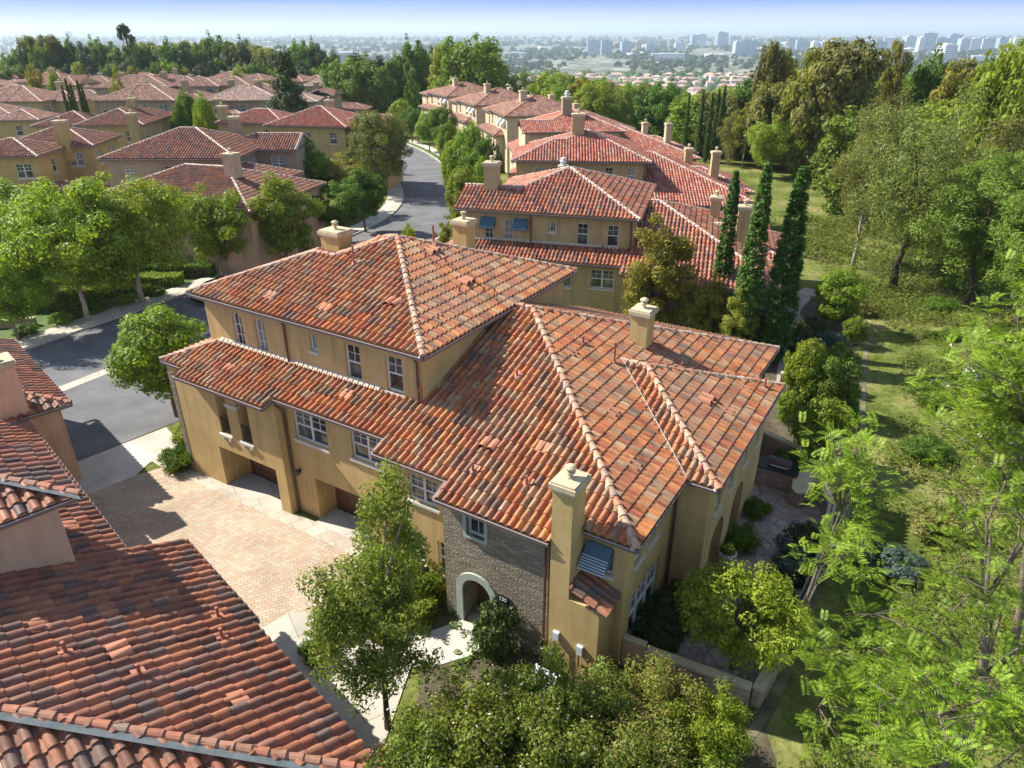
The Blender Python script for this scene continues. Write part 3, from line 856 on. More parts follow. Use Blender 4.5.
        R.slope([(-14.75, 17.88), (-14.75, 29.75), P], (1, 0), PT, ze, -14.75)
        R.slope([P, K2, (-26.63, 23.92), (-26.63, 29.75)], (-1, 0), PT, ze, 26.63)
        R.slope([K1, K2, (-26.63, 23.92), (-27.9, 23.92)], (0, 1), PT, ze, 23.92)
        R.slope([(-14.75, 29.75), P, (-26.63, 29.75)], (0, 1), PT, ze, 29.75)
        zp, zk = ze + PT * 5.94, ze + PT * 3.02
        R.hipcap((-14.75, 17.88, ze), (*P, zp), (*K2, zk), (*K1, zk)); R.hipcap((-14.75, 29.75, ze), (*P, zp)); R.hipcap((-26.63, 29.75, ze), (*P, zp))
        R.gutter((-27.9, 17.88, ze), (-14.75, 17.88, ze), (-14.75, 29.75, ze), (-26.63, 29.75, ze))
    R.build()
    # chimneys
    def ch(x0, x1, y0, y1, z0, z1, f='urn'): return chimney(root, x0 - ox, x1 - ox, y0 - oy, y1 - oy, z0, z1, st, f)
    if main: ch(-7.92, -7.25, 15.05, 15.9, 0, 7.4)
    else: ch(-8.4, -7.6, 21.7, 22.5, 6, 9.0)
    ch(-10.3, -9.55, 26.05, 26.85, 6.5, 8.65)
    # stepped shoulder of the big chimney with its own few tiles
    b = MB(); b.box(-7.249 - ox, -6.2 - ox, 15.05 - oy, 16.1 - oy, 0, 3.25); sh = b.build('chimney_shoulder', M[st], root)
    R2 = Roof(root, ORG, lod, 'tile_left' if main else tile, cap, False)
    R2.slope([(-7.24, 14.92), (-5.95, 14.92), (-5.95, 16.05), (-7.24, 16.05)], (1, 0), .42, 3.22, -5.95); R2.build()
    # downspouts
    for pts in ([(-8.15, 15.05, 4.95), (-8.17, 15.2, 4.75), (-8.17, 15.2, .05)], [(-21.32, 16.35, 5.5), (-21.32, 16.6, 5.2), (-21.32, 16.74, 4.9), (-21.32, 16.74, .05)],
                [(-22.3, 18.05, 8.4), (-22.28, 18.2, 8.1), (-22.28, 18.2, 6.4)], [(-15.35, 17.95, 8.4), (-15.32, 18.18, 8.1), (-15.32, 18.18, 6.4)],
                [(-5.75, 20.2, 5.3), (-5.8, 20.28, 5.1), (-5.8, 20.28, .05)], [(-5.78, 32.1, 5.3), (-5.8, 32.2, .05)]):
        b = MB(); b.tube([(p[0] - ox, p[1] - oy, p[2]) for p in pts], .05, 8); b.build('downspout', M['pipe'], root)
    return root

def brick_mat(name, cols, mort, scale, bw, rh, ms=.02, bump=.5, axes='XY', rough=.9, squash=1, rot=0.0, noise=.6, obj=False):
    m, nt, b = mat(name); L = nt.links
    g = nd(nt, 'ShaderNodeTexCoord').outputs['Object'] if obj else nd(nt, 'ShaderNodeNewGeometry').outputs['Position']
    if axes != 'XY':
        mr0 = nd(nt, 'ShaderNodeMapping'); mr0.inputs['Rotation'].default_value = (0, 0, AZ_MAIN); L.new(g, mr0.inputs['Vector']); g = mr0.outputs[0]
        sx = nd(nt, 'ShaderNodeSeparateXYZ'); cb = nd(nt, 'ShaderNodeCombineXYZ'); ad = nd(nt, 'ShaderNodeMath', operation='ADD')
        L.new(g, sx.inputs[0]); L.new(sx.outputs['X'], ad.inputs[0]); L.new(sx.outputs['Y'], ad.inputs[1]); L.new(ad.outputs[0], cb.inputs['X']); L.new(sx.outputs['Z'], cb.inputs['Y'])
        g = cb.outputs[0]
    if rot:
        mp = nd(nt, 'ShaderNodeMapping'); mp.inputs['Rotation'].default_value = (0, 0, rot); L.new(g, mp.inputs['Vector']); g = mp.outputs[0]
    t = nd(nt, 'ShaderNodeTexBrick'); t.inputs['Scale'].default_value = scale
    t.inputs['Brick Width'].default_value = bw; t.inputs['Row Height'].default_value = rh; t.inputs['Mortar Size'].default_value = ms
    t.inputs['Color1'].default_value = (0, 0, 0, 1); t.inputs['Color2'].default_value = (1, 1, 1, 1); t.inputs['Mortar'].default_value = (.5, .5, .5, 1)
    t.inputs['Bias'].default_value = 0
    # wobble
    nw = nd(nt, 'ShaderNodeTexNoise'); nw.inputs['Scale'].default_value = 1.5; L.new(g, nw.inputs['Vector'])
    vm = nd(nt, 'ShaderNodeVectorMath', operation='SCALE'); vm.inputs['Scale'].default_value = .05 * noise; L.new(nw.outputs['Color'], vm.inputs[0])
    va = nd(nt, 'ShaderNodeVectorMath', operation='ADD'); L.new(g, va.inputs[0]); L.new(vm.outputs[0], va.inputs[1]); L.new(va.outputs[0], t.inputs['Vector'])
    n = len(cols)
    r = ramp(nt, [(i / n, c) for i, c in enumerate(cols)], 'LINEAR')
    L.new(t.outputs['Color'], r.inputs['Fac'])
    mx = nd(nt, 'ShaderNodeMix', data_type='RGBA'); L.new(t.outputs['Fac'], mx.inputs['Factor']); L.new(r.outputs['Color'], mx.inputs['A']); mx.inputs['B'].default_value = (*mort, 1)
    n2 = nd(nt, 'ShaderNodeTexNoise'); n2.inputs['Scale'].default_value = .5; n2.inputs['Detail'].default_value = 8; L.new(g, n2.inputs['Vector'])
    r2 = ramp(nt, [(.3, (.8, .8, .8)), (.7, (1.12, 1.12, 1.12))]); L.new(n2.outputs['Fac'], r2.inputs['Fac'])
    m2 = nd(nt, 'ShaderNodeMix', data_type='RGBA', blend_type='MULTIPLY'); m2.inputs['Factor'].default_value = 1
    L.new(mx.outputs['Result'], m2.inputs['A']); L.new(r2.outputs['Color'], m2.inputs['B'])
    L.new(m2.outputs['Result'], b.inputs['Base Color'])
    b.inputs['Roughness'].default_value = rough; b.inputs['Specular IOR Level'].default_value = .15
    bp = nd(nt, 'ShaderNodeBump'); bp.inputs['Strength'].default_value = bump; bp.inputs['Distance'].default_value = .04; bp.invert = True
    L.new(t.outputs['Fac'], bp.inputs['Height'])
    n3 = nd(nt, 'ShaderNodeTexNoise'); n3.inputs['Scale'].default_value = 12; n3.inputs['Detail'].default_value = 5; L.new(g, n3.inputs['Vector'])
    b2 = nd(nt, 'ShaderNodeBump'); b2.inputs['Strength'].default_value = bump; b2.inputs['Distance'].default_value = .03
    L.new(n3.outputs['Fac'], b2.inputs['Height']); L.new(bp.outputs['Normal'], b2.inputs['Normal']); L.new(b2.outputs['Normal'], b.inputs['Normal'])
    return m
M['stone'] = brick_mat('ledger_stone', [(.24, .20, .145), (.32, .27, .19), (.40, .34, .25), (.27, .235, .18)], (.12, .1, .075), 1, .34, .085, .008, 1.0, 'XZ', noise=2.2)
M['paver'] = brick_mat('court_pavers', [(.42, .325, .23), (.47, .365, .26), (.45, .315, .22), (.41, .35, .275), (.50, .40, .295)], (.27, .22, .165), 1, .235, .16, .010, .3, rot=-radians(20))
M['block'] = brick_mat('garden_wall_blocks', [(.36, .26, .2), (.42, .31, .24), (.33, .23, .18)], (.22, .18, .15), 1, .5, .22, .012, .5, 'XZ')
M['mortar_w'] = noise_col('white_mortar', [(0.3, (.42, .34, .26)), (0.7, (.56, .48, .38))], 6)
def world_uv(a, b, z=0.0):
    return (a * cos(AZ_MAIN) + b * sin(AZ_MAIN), -a * sin(AZ_MAIN) + b * cos(AZ_MAIN), z)

main = villa(world_uv(*ORG), -AZ_MAIN, 0, 'stucco', 'tile', 'cap', 'large golden stucco villa with mixed clay tile roofs and stone entry, nearest the middle', main=True)
ox, oy = ORG
# extra life on the main roofs
zT = lambda x, y: 8.55 + PT * min(y - 17.88, -14.75 - x)
zM = lambda x, y: 5.45 + PT * min(y - 15.78, -5.48 - x)
zW = lambda x, y: 5.45 + PT * min(y - 19.95, -4.35 - x, 28.89 - y)
for x0, x1, y0, y1, z0, z1 in ((-26.35, -25.2, 24.6, 25.6, 7.5, 10.1), (-21.75, -20.9, 29.36, 30.2, 0, 10.2)):
    chimney(main, x0 - ox, x1 - ox, y0 - oy, y1 - oy, z0, z1, 'stucco', 'urn' if z0 else 'pipe')
vents(main, ORG, [(-21.3, 21.6, .85), (-18.9, 23.5, .3), (-18.2, 24.0, .35), (-15.9, 23.5, .35), (-15.7, 24.0, .3), (-16.5, 22.6, .3), (-19.6, 25.0, .8)], zT,
      [(-17.8, 19.7, 0, -1), (-18.9, 24.3, 1, 0), (-16.6, 23.6, 1, 0)])
vents(main, ORG, [(-12.5, 20.6, .3), (-11.6, 16.3, .45), (-9.64, 16.5, .4), (-11.4, 23.9, .35), (-10.0, 23.9, .9), (-8.0, 26.3, .3)], zM, [(-11.7, 17.2, 0, -1)])
vents(main, ORG, [(-4.9, 27.8, .45)], zW, [(-6.1, 24.5, 1, 0)])
vents_on(main, ORG, [(-21.4, 23.2, 0, -1), (-15.9, 20.5, 1, 0), (-23.6, 18.6, 0, -1), (-20.5, 18.7, 0, -1)], zT)
vents_on(main, ORG, [(-11.2, 22.9, 1, 0), (-8.5, 21.0, 1, 0), (-6.8, 19.0, 1, 0), (-9.9, 17.8, 0, -1), (-6.9, 28.9, 1, 0), (-24.8, 16.9, 0, -1), (-18.5, 17.4, 0, -1)], zM)
vents_on(main, ORG, [(-5.3, 26.9, 1, 0), (-5.3, 24.7, 1, 0)], zW)
# awning over the narrow window beside the big chimney
b = MB()
A = [(-7.15 - ox, 16.02 - oy, 4.95), (-6.32 - ox, 16.02 - oy, 4.95), (-6.32 - ox, 15.42 - oy, 4.32), (-7.15 - ox, 15.42 - oy, 4.32)]
b.poly(A); b.poly([(p[0], p[1], p[2] - .03) for p in A][::-1])
for i in (0, 1):
    b.poly([A[i * 1], A[3 - i], (A[3 - i][0], A[i][1], A[3 - i][2])])
aw = b.build('awning', M['blue'], main)
b = MB()
for k in range(6):
    t = .5 + k / 10
    b.bar((-7.17 - ox, 15.98 - .6 * t - oy, 4.96 - .63 * t), (-6.3 - ox, 15.98 - .6 * t - oy, 4.96 - .63 * t), .03, .02)
b.build('awning_slats', M['slat'], aw)
# wall lamps, house number, meters, condenser
def wall_lamp(root, x, y, z):
    b = MB(); b.box(-.05, .05, .0, .05, -.1, .1, 0, lambda p: (x + p[0], y + p[1], z + p[2]))
    b.lathe([(0, .16), (.03, .14), (.1, .08), (.09, .07), (.07, -.14), (.03, -.17), (0, -.18)], (x, y - .12, z), 8)
    l = b.build('wall_lamp', M['darkmetal'], root)
    g = MB(); g.lathe([(.06, -.1), (.088, .06)], (x, y - .12, z), 8); g.build('lamp_glass', M['slat'], l)
wall_lamp(main, -20.97 - ox, 16.82 - oy, 2.2)
wall_lamp(main, -15.0 - ox, 16.05 - oy, 2.2)
b = MB(); b.box(-9.98 - ox, -9.55 - ox, 15.24 - oy, 15.29 - oy, 1.72, 1.98); pl = b.build('number_plaque', M['darkmetal'], main)
tc = bpy.data.curves.new('house_number', 'FONT'); tc.body = '230'; tc.size = .2; tc.extrude = .006; tc.align_x = 'CENTER'; tc.align_y = 'CENTER'
to = bpy.data.objects.new('house_number_text', tc); COL.objects.link(to)
bpy.context.view_layer.update()
me_t = bpy.data.meshes.new_from_object(to); bpy.data.objects.remove(to); me_t.materials.clear(); me_t.materials.append(M['white'])
to = new_obj('house_number', me_t, pl); to.location = (-9.765 - ox, 15.23 - oy, 1.85); to.rotation_euler = (radians(90), 0, 0)
for x, z in ((-7.6, 1.6), (-6.75, 1.45)):
    b = MB(); b.box(x - .1 - ox, x + .1 - ox, 14.93 - oy, 15.045 - oy, z - .17, z + .17); e = b.build('meter_box', M['slat'], main)
    b = MB(); b.tube([(x - ox, 14.93 - oy, z - .17), (x - ox, 14.93 - oy, z - .7), (x - .15 - ox, 14.8 - oy, .1)], .025, 6); b.build('conduit', M['pipe'], e)

def condenser(loc, rz, label):
    r = empty('air_conditioner', loc, rz, label, 'air conditioner')
    b = MB(); s = .42
    b.box(-s, s, -s, s, .04, .12); b.box(-s, s, -s, s, .68, .76)
    for i in range(14):
        z = .14 + i * .038
        b.box(-s + .01, s - .01, -s + .01, s - .01, z, z + .018)
    for sx in (-1, 1):
        for sy in (-1, 1): b.box(sx * s - .03, sx * s + .03, sy * s - .03, sy * s + .03, 0, .78)
    b.build('case', M['slat'], r)
    b = MB(); b.lathe([(.34, .762), (.34, .82), (.31, .83), (.31, .77)], n=24)
    for k in range(4): b.lathe([(.07 * k + .06, .815), (.07 * k + .075, .825)], n=20)
    for k in range(8):
        a = pi * k / 8; b.bar((cos(a) * .31, sin(a) * .31, .82), (-cos(a) * .31, -sin(a) * .31, .82), .012, .012)
    b.build('fan_grille', M['slat'], r)
    b = MB()
    for k in range(3):
        a = 2 * pi * k / 3
        b.poly([(.05 * cos(a), .05 * sin(a), .77), (.27 * cos(a), .27 * sin(a), .785), (.27 * cos(a + .8), .27 * sin(a + .8), .765), (.05 * cos(a + 1.2), .05 * sin(a + 1.2), .765)])
    b.build('fan', M['darkmetal'], r)
    return r
condenser(world_uv(-7.5, 13.9, 0), -AZ_MAIN, 'pale grey air conditioner unit at the foot of the big chimney between shrubs')

# ------------------------------------------------------------------ the house at the lower left
AZL = radians(-44.6)
def lh(a, b, z=0.0):       # a: away to the left, b: away to the right
    return (a * sin(AZL) + b * cos(AZL), a * cos(AZL) - b * sin(AZL), z)
# local axes: x = b, y = a
LO = (2.0, 18.0)
lhr = empty('villa', lh(LO[1], LO[0]), -AZL, 'peach stucco house with plum red tile roof, cut off by the lower left corner', 'house')
lx, ly = LO
zL = lambda b: 3.2 + PT * (5.55 - b)
R = Roof(lhr, LO, 0, 'tile_left', 'cap_left', tw=.36)
R.slope([(5.55, 9.85), (5.55, 16.65), (5.72, 16.65), (5.72, 21.9), (3.9, 21.9), (3.9, 33.7), (-3.2, 33.7), (-3.2, 18.6)], (1, 0), PT, 3.2, 5.55)
R.slope([(5.55, 9.85), (-8, 9.85), (-8, 18.6), (-3.2, 18.6)], (0, -1), PT, 3.2, -9.85)
R.hipcap((5.55, 9.85, 3.2), (-3.2, 18.6, 3.2 + 8.75 * PT))
R.gutter((-8, 9.85, 3.2), (5.55, 9.85, 3.2), (5.55, 16.6, 3.2)); R.gutter((5.72, 16.65, 3.14), (5.72, 21.9, 3.14)); R.gutter((3.9, 21.9, zL(3.9)), (3.9, 33.7, zL(3.9)))
R.build()
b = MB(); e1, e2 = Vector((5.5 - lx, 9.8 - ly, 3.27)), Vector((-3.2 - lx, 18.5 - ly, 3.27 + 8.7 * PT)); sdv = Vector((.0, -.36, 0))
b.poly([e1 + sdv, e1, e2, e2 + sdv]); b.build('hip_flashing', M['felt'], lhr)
# upper blocks
zu = 6.9
R = Roof(lhr, LO, 0, 'tile_left', 'cap_left', tw=.36)
R.slope([(3.0, 20.9), (3.0, 24.6), (-.6, 24.6), (-.6, 24.5)], (1, 0), PT, zu, 3.0)
R.slope([(3.0, 20.9), (-6, 20.9), (-6, 24.5), (-.6, 24.5)], (0, -1), PT, zu, -20.9)
R.hipcap((3.0, 20.9, zu), (-.6, 24.5, zu + 3.6 * PT))
R.gutter((-6, 20.9, zu), (3.0, 20.9, zu), (3.0, 24.6, zu))
R.build()
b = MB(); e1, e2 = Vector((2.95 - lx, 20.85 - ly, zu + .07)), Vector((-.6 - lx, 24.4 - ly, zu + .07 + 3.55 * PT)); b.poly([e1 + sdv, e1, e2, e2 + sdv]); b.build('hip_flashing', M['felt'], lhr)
R = Roof(lhr, LO, 0, 'tile_left', 'cap_left', tw=.36)
zq = 4.0
R.slope([(5.64, 33.8), (5.64, 43.8), (.7, 43.8), (.7, 38.74)], (1, 0), PT, zq, 5.64)
R.slope([(5.64, 33.8), (-3.5, 33.8), (-3.5, 38.74), (.7, 38.74)], (0, -1), PT, zq, -33.8)
R.hipcap((5.64, 33.8, zq), (.72, 38.72, zq + 4.92 * PT))
R.gutter((-3, 33.8, zq), (5.64, 33.8, zq), (5.64, 43.8, zq), (.7, 43.8, zq))
R.build()
Wl = Walls(LO)
Wl.face((-8, 10.3), (5.2, 10.3), 0, 3.2, [(8, 9.4, .9, 2.3, 'win2')]); Wl.face((5.2, 10.3), (5.2, 21.7), 0, 3.25, [(2, 3.2, .9, 2.3, 'win'), (7, 8.2, .9, 2.3, 'win')]); Wl.face((5.2, 21.7), (3.5, 21.7), 0, 3.25); Wl.face((3.5, 21.7), (3.5, 34.2), 0, 3.8)
Wl.face((-6, 21.45), (2.45, 21.45), 2.8, 7.0); Wl.face((2.45, 21.45), (2.45, 24.3), 2.8, 6.95, [(1.2, 2.0, 5.2, 6.4, 'win')]); Wl.face((2.45, 24.3), (-6, 24.3), 2.8, 6.9)
Wl.face((-3.5, 34.2), (5.25, 34.2), 0, 4.05); Wl.face((5.25, 34.2), (5.25, 43.4), 0, 4.02, [(2, 3, 1.8, 3.2, 'win'), (5, 6, 1.8, 3.2, 'win')]); Wl.face((5.25, 43.4), (-3.5, 43.4), 0, 4.0)
Wl.face((-8, 18), (-8, 10.3), 0, 3.3)
Wl.build(lhr, [M['stucco_p']])
zLf = lambda x, y: min(zL(x), 3.2 + PT * (y - 9.85))
def pl_lh(px, py):
    d = ray(px, py); Bc = d[0] * cos(AZL) - d[1] * sin(AZL); Ac = d[0] * sin(AZL) + d[1] * cos(AZL)
    t = (3.2 + PT * 5.55 - CAM_H) / (d[2] + PT * Bc)
    return (Bc * t, Ac * t)
vents(lhr, LO, [(*pl_lh(*q), .42) for q in ((67, 655), (141, 677), (219, 619), (223, 640))], zLf, [(*pl_lh(131, 650), 1, 0)])
vents_on(lhr, LO, [(*pl_lh(*q), 1, 0) for q in ((168, 598), (50, 625), (247, 697), (78, 525))], zLf)
chimney(lhr, 2.9 - lx, 4.1 - lx, 33.9 - ly, 35.0 - ly, 3.2, 6.6, 'stucco_p', 'urn')
chimney(lhr, -1.9 - lx, -.8 - lx, 12.6 - ly, 13.6 - ly, 3, 6.6, 'stucco_p', 'urn')

# ------------------------------------------------------------------ generic hipped villas
def house(loc, az, st, tile, cap, lod, blocks, wins=True, chims=(), label=None, cat='house', group=None, zb=0):
    """blocks: (x0,x1,y0,y1,eave,pitch,gable_left,gable_right); az = compass bearing of local x axis"""
    root = empty('villa', loc, radians(90 - az), label, cat, group)
    W = Walls()
    for bi, B in enumerate(blocks):
        x0, x1, y0, y1, ze = B[:5]
        p = B[5] if len(B) > 5 else PT
        gl = B[6] if len(B) > 6 else False
        gr = B[7] if len(B) > 7 else False
        R = Roof(root, (0, 0), lod, tile, cap)
        A_, B_ = hip_roof(R, x0, x1, y0, y1, ze, p, gl, gr)
        R.build()
        i = .42
        gx0 = x0 + (.12 if gl else i); gx1 = x1 - (.12 if gr else i)
        def ops(L, n):
            o = []
            if not wins: return o
            k = max(1, int(L / 3.4))
            for j in range(k):
                c = L * (j + .5) / k + random.uniform(-.3, .3)
                w = random.choice((.45, .5, .75))
                if c - w > .3 and c + w < L - .3:
                    o.append((c - w, c + w, ze - 2.15, ze - .75, 'win2' if w > .6 else 'win'))
                    if ze > 6 and random.random() < .6: o.append((c - w, c + w, ze - 5.1, ze - 3.7, 'win2' if w > .6 else 'win'))
            xs_ = sorted(o)
            return xs_
        c = [(gx0, y0 + i), (gx1, y0 + i), (gx1, y1 - i), (gx0, y1 - i)]
        for k in range(4):
            a, b2 = c[k], c[(k + 1) % 4]
            L = math.hypot(a[0] - b2[0], a[1] - b2[1])
            oo = ops(L, k) if k != 2 else []
            # keep the facade grid small: storeys share columns
            W.face(a, b2, zb, ze + .05, oo)
        yc = (y0 + y1) / 2
        for g_, gx in ((gl, gx0), (gr, gx1)):
            if g_: W.b.poly([(gx, y0 + i, ze), (gx, y1 - i, ze), (gx, yc, ze + (yc - y0) * p - .05)])
    W.build(root, [M[st]])
    for c in chims:
        chimney(root, *c[:6], st, c[6] if len(c) > 6 else 'urn')
    return root

def awning(root, x, y, z, w=.9, face=(0, -1), m='blue'):
    fx, fy = face; s = (-fy, fx)
    P = lambda a, o, h: (x + s[0] * a + fx * o, y + s[1] * a + fy * o, z + h)
    b = MB()
    b.poly([P(-w / 2, .04, 0), P(w / 2, .04, 0), P(w / 2, .6, -.62), P(-w / 2, .6, -.62)])
    for e in (-w / 2, w / 2): b.poly([P(e, .04, 0), P(e, .6, -.62), P(e, .04, -.62)])
    b.poly([P(-w / 2, .6, -.62), P(w / 2, .6, -.62), P(w / 2, .6, -.72), P(-w / 2, .6, -.72)])
    b.build('awning', M[m], root)

def place_villa(px, py, z, az, **k):
    """put a villa so that the left front corner of its top eave is at this spot"""
    p = at(px, py, z)
    a = radians(90 - az)
    dx, dy = -27.9 + 15, 17.88 - 22
    x = p[0] - (cos(a) * dx - sin(a) * dy); y = p[1] - (sin(a) * dx + cos(a) * dy)
    return villa((x, y, z - 8.55), a, **k)
v2 = place_villa(452.7, 208.4, 7.6, 105.1, lod=1, st='stucco_b', tile='tile_b2', cap='cap_pale', simple=True, label='tan villa with two blue window awnings just behind the large middle villa')
for x in (-26.3, -23.9): awning(v2, x - ox + .9, 18.28 - oy, 8.05, 1.05)
chimney(v2, -26.3 - ox, -25.3 - ox, 20.2 - oy, 21.1 - oy, 8.5, 11.4, 'stucco_b', 'urn')
v3 = place_villa(511.5, 161, 7.75, 93.5, lod=1, st='stucco_b', tile='tile2', cap='cap_pale', simple=False, label='villa with rose red striped tile roof, second one behind the large middle villa')
chimney(v3, -22.2 - ox, -21.0 - ox, 22.6 - oy, 23.6 - oy, 9, 12.3, 'stucco_b', 'urn')
chimney(v3, -23.4 - ox, -22.6 - ox, 16.3 - oy, 17.1 - oy, 3, 8.4, 'stucco_g', 'metal')
v4 = place_villa(522, 133, 7.4, 84, lod=2, st='stucco_c', tile='tile2', cap='cap_pale', simple=True, label='villa with pale red roof and rounded metal chimney, third behind the large middle villa')
chimney(v4, -22.2 - ox, -21.0 - ox, 22.0 - oy, 23.0 - oy, 9, 12.3, 'stucco_g', 'metal')
row = [((505, 116.7), 7.4, 76, 'tile_dusk', 'cream walled villa in the street row just past the rounded metal chimney'),
       ((474.7, 105.8), 7.0, 70, 'tile_dusk', 'cream walled villa in the street row with the tallest square chimney'),
       ((447, 96.9), 6.6, 64, 'tile_dusk', 'cream walled villa at the far end of the street row')]
for (q, z, az, t, lb) in row:
    p = at(*q, z)
    h = house((p[0], p[1], z - 8.2), az, 'stucco_c', t, 'cap_left', 2,
              [(0, 13.0, 0, 12.5, 8.2), (-1.2, 13, 2.2, 14.5, 5.3), (9, 22, 3.0, 17, 5.5), (0.3, 8.5, 10, 17.5, 7.7)], True,
              [(3.7, 4.7, 5.2, 6.2, 8, 11.3, 'urn'), (14, 14.9, 10, 10.9, 6, 8.8), (9.5, 10.3, 9, 9.9, 8, 10.3)], lb)
    for yy in (2.0, 4.2): awning(h, .38, yy, 7.6, 1.0, (-1, 0), 'slat')

# ------------------------------------------------------------------ ground
def hills(x, y):
    """height of the terrain: level near the houses, rising slowly to the right, falling to the plain far off"""
    r = math.hypot(x, y)
    z = 0.0
    # slope on the right of the garden walls
    d = x - 7.5 - (y - 13) * .6
    if d > 0 and y > -30: z += min(4.0, d * .10) * min(1, max(0, (y + 10) / 30))
    if y > 60: z -= min(2.0, (y - 60) * .02)
    # edge of the plateau
    s = max(0.0, y - (135 if x > 15 else (230 if x < -15 else 230 - (x + 15) * 95 / 30)))
    if s > 0:
        t = min(1, s / 420.0); z -= 58 * (t * t * (3 - 2 * t))
        t = min(1, max(0, s - 420) / 1500.0); z -= 24 * t
    return z

def grid(name, xs, ys, zf, m, kind='structure'):
    xs, ys = np.array(xs), np.array(ys)
    V = np.array([(x, y, zf(x, y)) for y in ys for x in xs])
    nx = len(xs)
    Q = np.array([(j * nx + i, j * nx + i + 1, (j + 1) * nx + i + 1, (j + 1) * nx + i) for j in range(len(ys) - 1) for i in range(nx - 1)])
    me = mesh_from(name, V, Q, np.zeros((len(Q), 2)), [m])
    o = new_obj(name, me); tag(o, kind=kind); return o

def ground_mat():
    m, nt, b = mat('ground_cover'); L = nt.links
    g = nd(nt, 'ShaderNodeNewGeometry').outputs['Position']
    def N(sc, det=6, off=0):
        n = nd(nt, 'ShaderNodeTexNoise'); n.inputs['Scale'].default_value = sc; n.inputs['Detail'].default_value = det; n.inputs['Roughness'].default_value = .65
        L.new(g, n.inputs['Vector']); return n.outputs['Fac']
    r1 = ramp(nt, [(.3, (.065, .085, .022)), (.43, (.11, .14, .03)), (.52, (.165, .19, .05)), (.62, (.24, .225, .09)), (.75, (.30, .26, .14))]); L.new(N(.16, 8), r1.inputs['Fac'])
    r2 = ramp(nt, [(.3, (.5, .5, .45)), (.55, (1, 1, 1)), (.75, (1.35, 1.3, 1.2))]); L.new(N(2.4, 10), r2.inputs['Fac'])
    mx = nd(nt, 'ShaderNodeMix', data_type='RGBA', blend_type='MULTIPLY'); mx.inputs['Factor'].default_value = 1
    L.new(r1.outputs['Color'], mx.inputs['A']); L.new(r2.outputs['Color'], mx.inputs['B'])
    # far plain: town, fields and woods as seen from kilometres away
    v = nd(nt, 'ShaderNodeTexVoronoi'); v.inputs['Scale'].default_value = .03; L.new(g, v.inputs['Vector'])
    sep = nd(nt, 'ShaderNodeSeparateColor'); L.new(v.outputs['Color'], sep.inputs['Color'])
    r3 = ramp(nt, [(0, (.10, .13, .08)), (.35, (.17, .18, .12)), (.5, (.07, .10, .055)), (.68, (.36, .33, .28)), (.85, (.26, .24, .21)), (.95, (.6, .58, .55))], 'CONSTANT'); L.new(sep.outputs['Red'], r3.inputs['Fac'])
    r4 = ramp(nt, [(.42, (.06, .09, .05)), (.55, (.25, .23, .18))]); L.new(N(.006, 9), r4.inputs['Fac'])
    m3 = nd(nt, 'ShaderNodeMix', data_type='RGBA'); m3.inputs['Factor'].default_value = .5; L.new(r3.outputs['Color'], m3.inputs['A']); L.new(r4.outputs['Color'], m3.inputs['B'])
    sx = nd(nt, 'ShaderNodeSeparateXYZ'); L.new(g, sx.inputs[0])
    mr = nd(nt, 'ShaderNodeMapRange'); mr.inputs['From Min'].default_value = -25; mr.inputs['From Max'].default_value = -50
    L.new(sx.outputs['Z'], mr.inputs['Value'])
    mf = nd(nt, 'ShaderNodeMix', data_type='RGBA'); L.new(mr.outputs['Result'], mf.inputs['Factor']); L.new(mx.outputs['Result'], mf.inputs['A']); L.new(m3.outputs['Result'], mf.inputs['B'])
    L.new(mf.outputs['Result'], b.inputs['Base Color'])
    b.inputs['Roughness'].default_value = .95; b.inputs['Specular IOR Level'].default_value = .05
    bp = nd(nt, 'ShaderNodeBump'); bp.inputs['Strength'].default_value = .8; bp.inputs['Distance'].default_value = .25
    L.new(N(1.6, 10), bp.inputs['Height']); L.new(bp.outputs['Normal'], b.inputs['Normal'])
    return m
M['ground'] = ground_mat()
def geo_steps(a, b, n0, k):
    out = [a]; s = n0
    while out[-1] < b: out.append(out[-1] + s); s *= k
    return out
xs = sorted(set([-v for v in geo_steps(0, 30000, 2, 1.07)] + geo_steps(0, 30000, 2, 1.07)))
ys = sorted(set([-60, -30] + geo_steps(-10, 30000, 2, 1.045)))
grid('terrain', xs, ys, lambda x, y: hills(x, y) - .012, M['ground'])

def sheet(name, pts, z, m, thick=0.0, kind='structure'):
    """a flat surface: pts are plan points; follows the terrain height at each"""
    b = MB()
    P = [(p[0], p[1], z + hills(p[0], p[1])) for p in pts]
    b.poly(P)
    if thick:
        for i in range(len(P)):
            a, c = P[i], P[(i + 1) % len(P)]
            b.poly([(a[0], a[1], a[2] - thick), (c[0], c[1], c[2] - thick), c, a])
    o = b.build(name, m); tag(o, kind=kind); return o

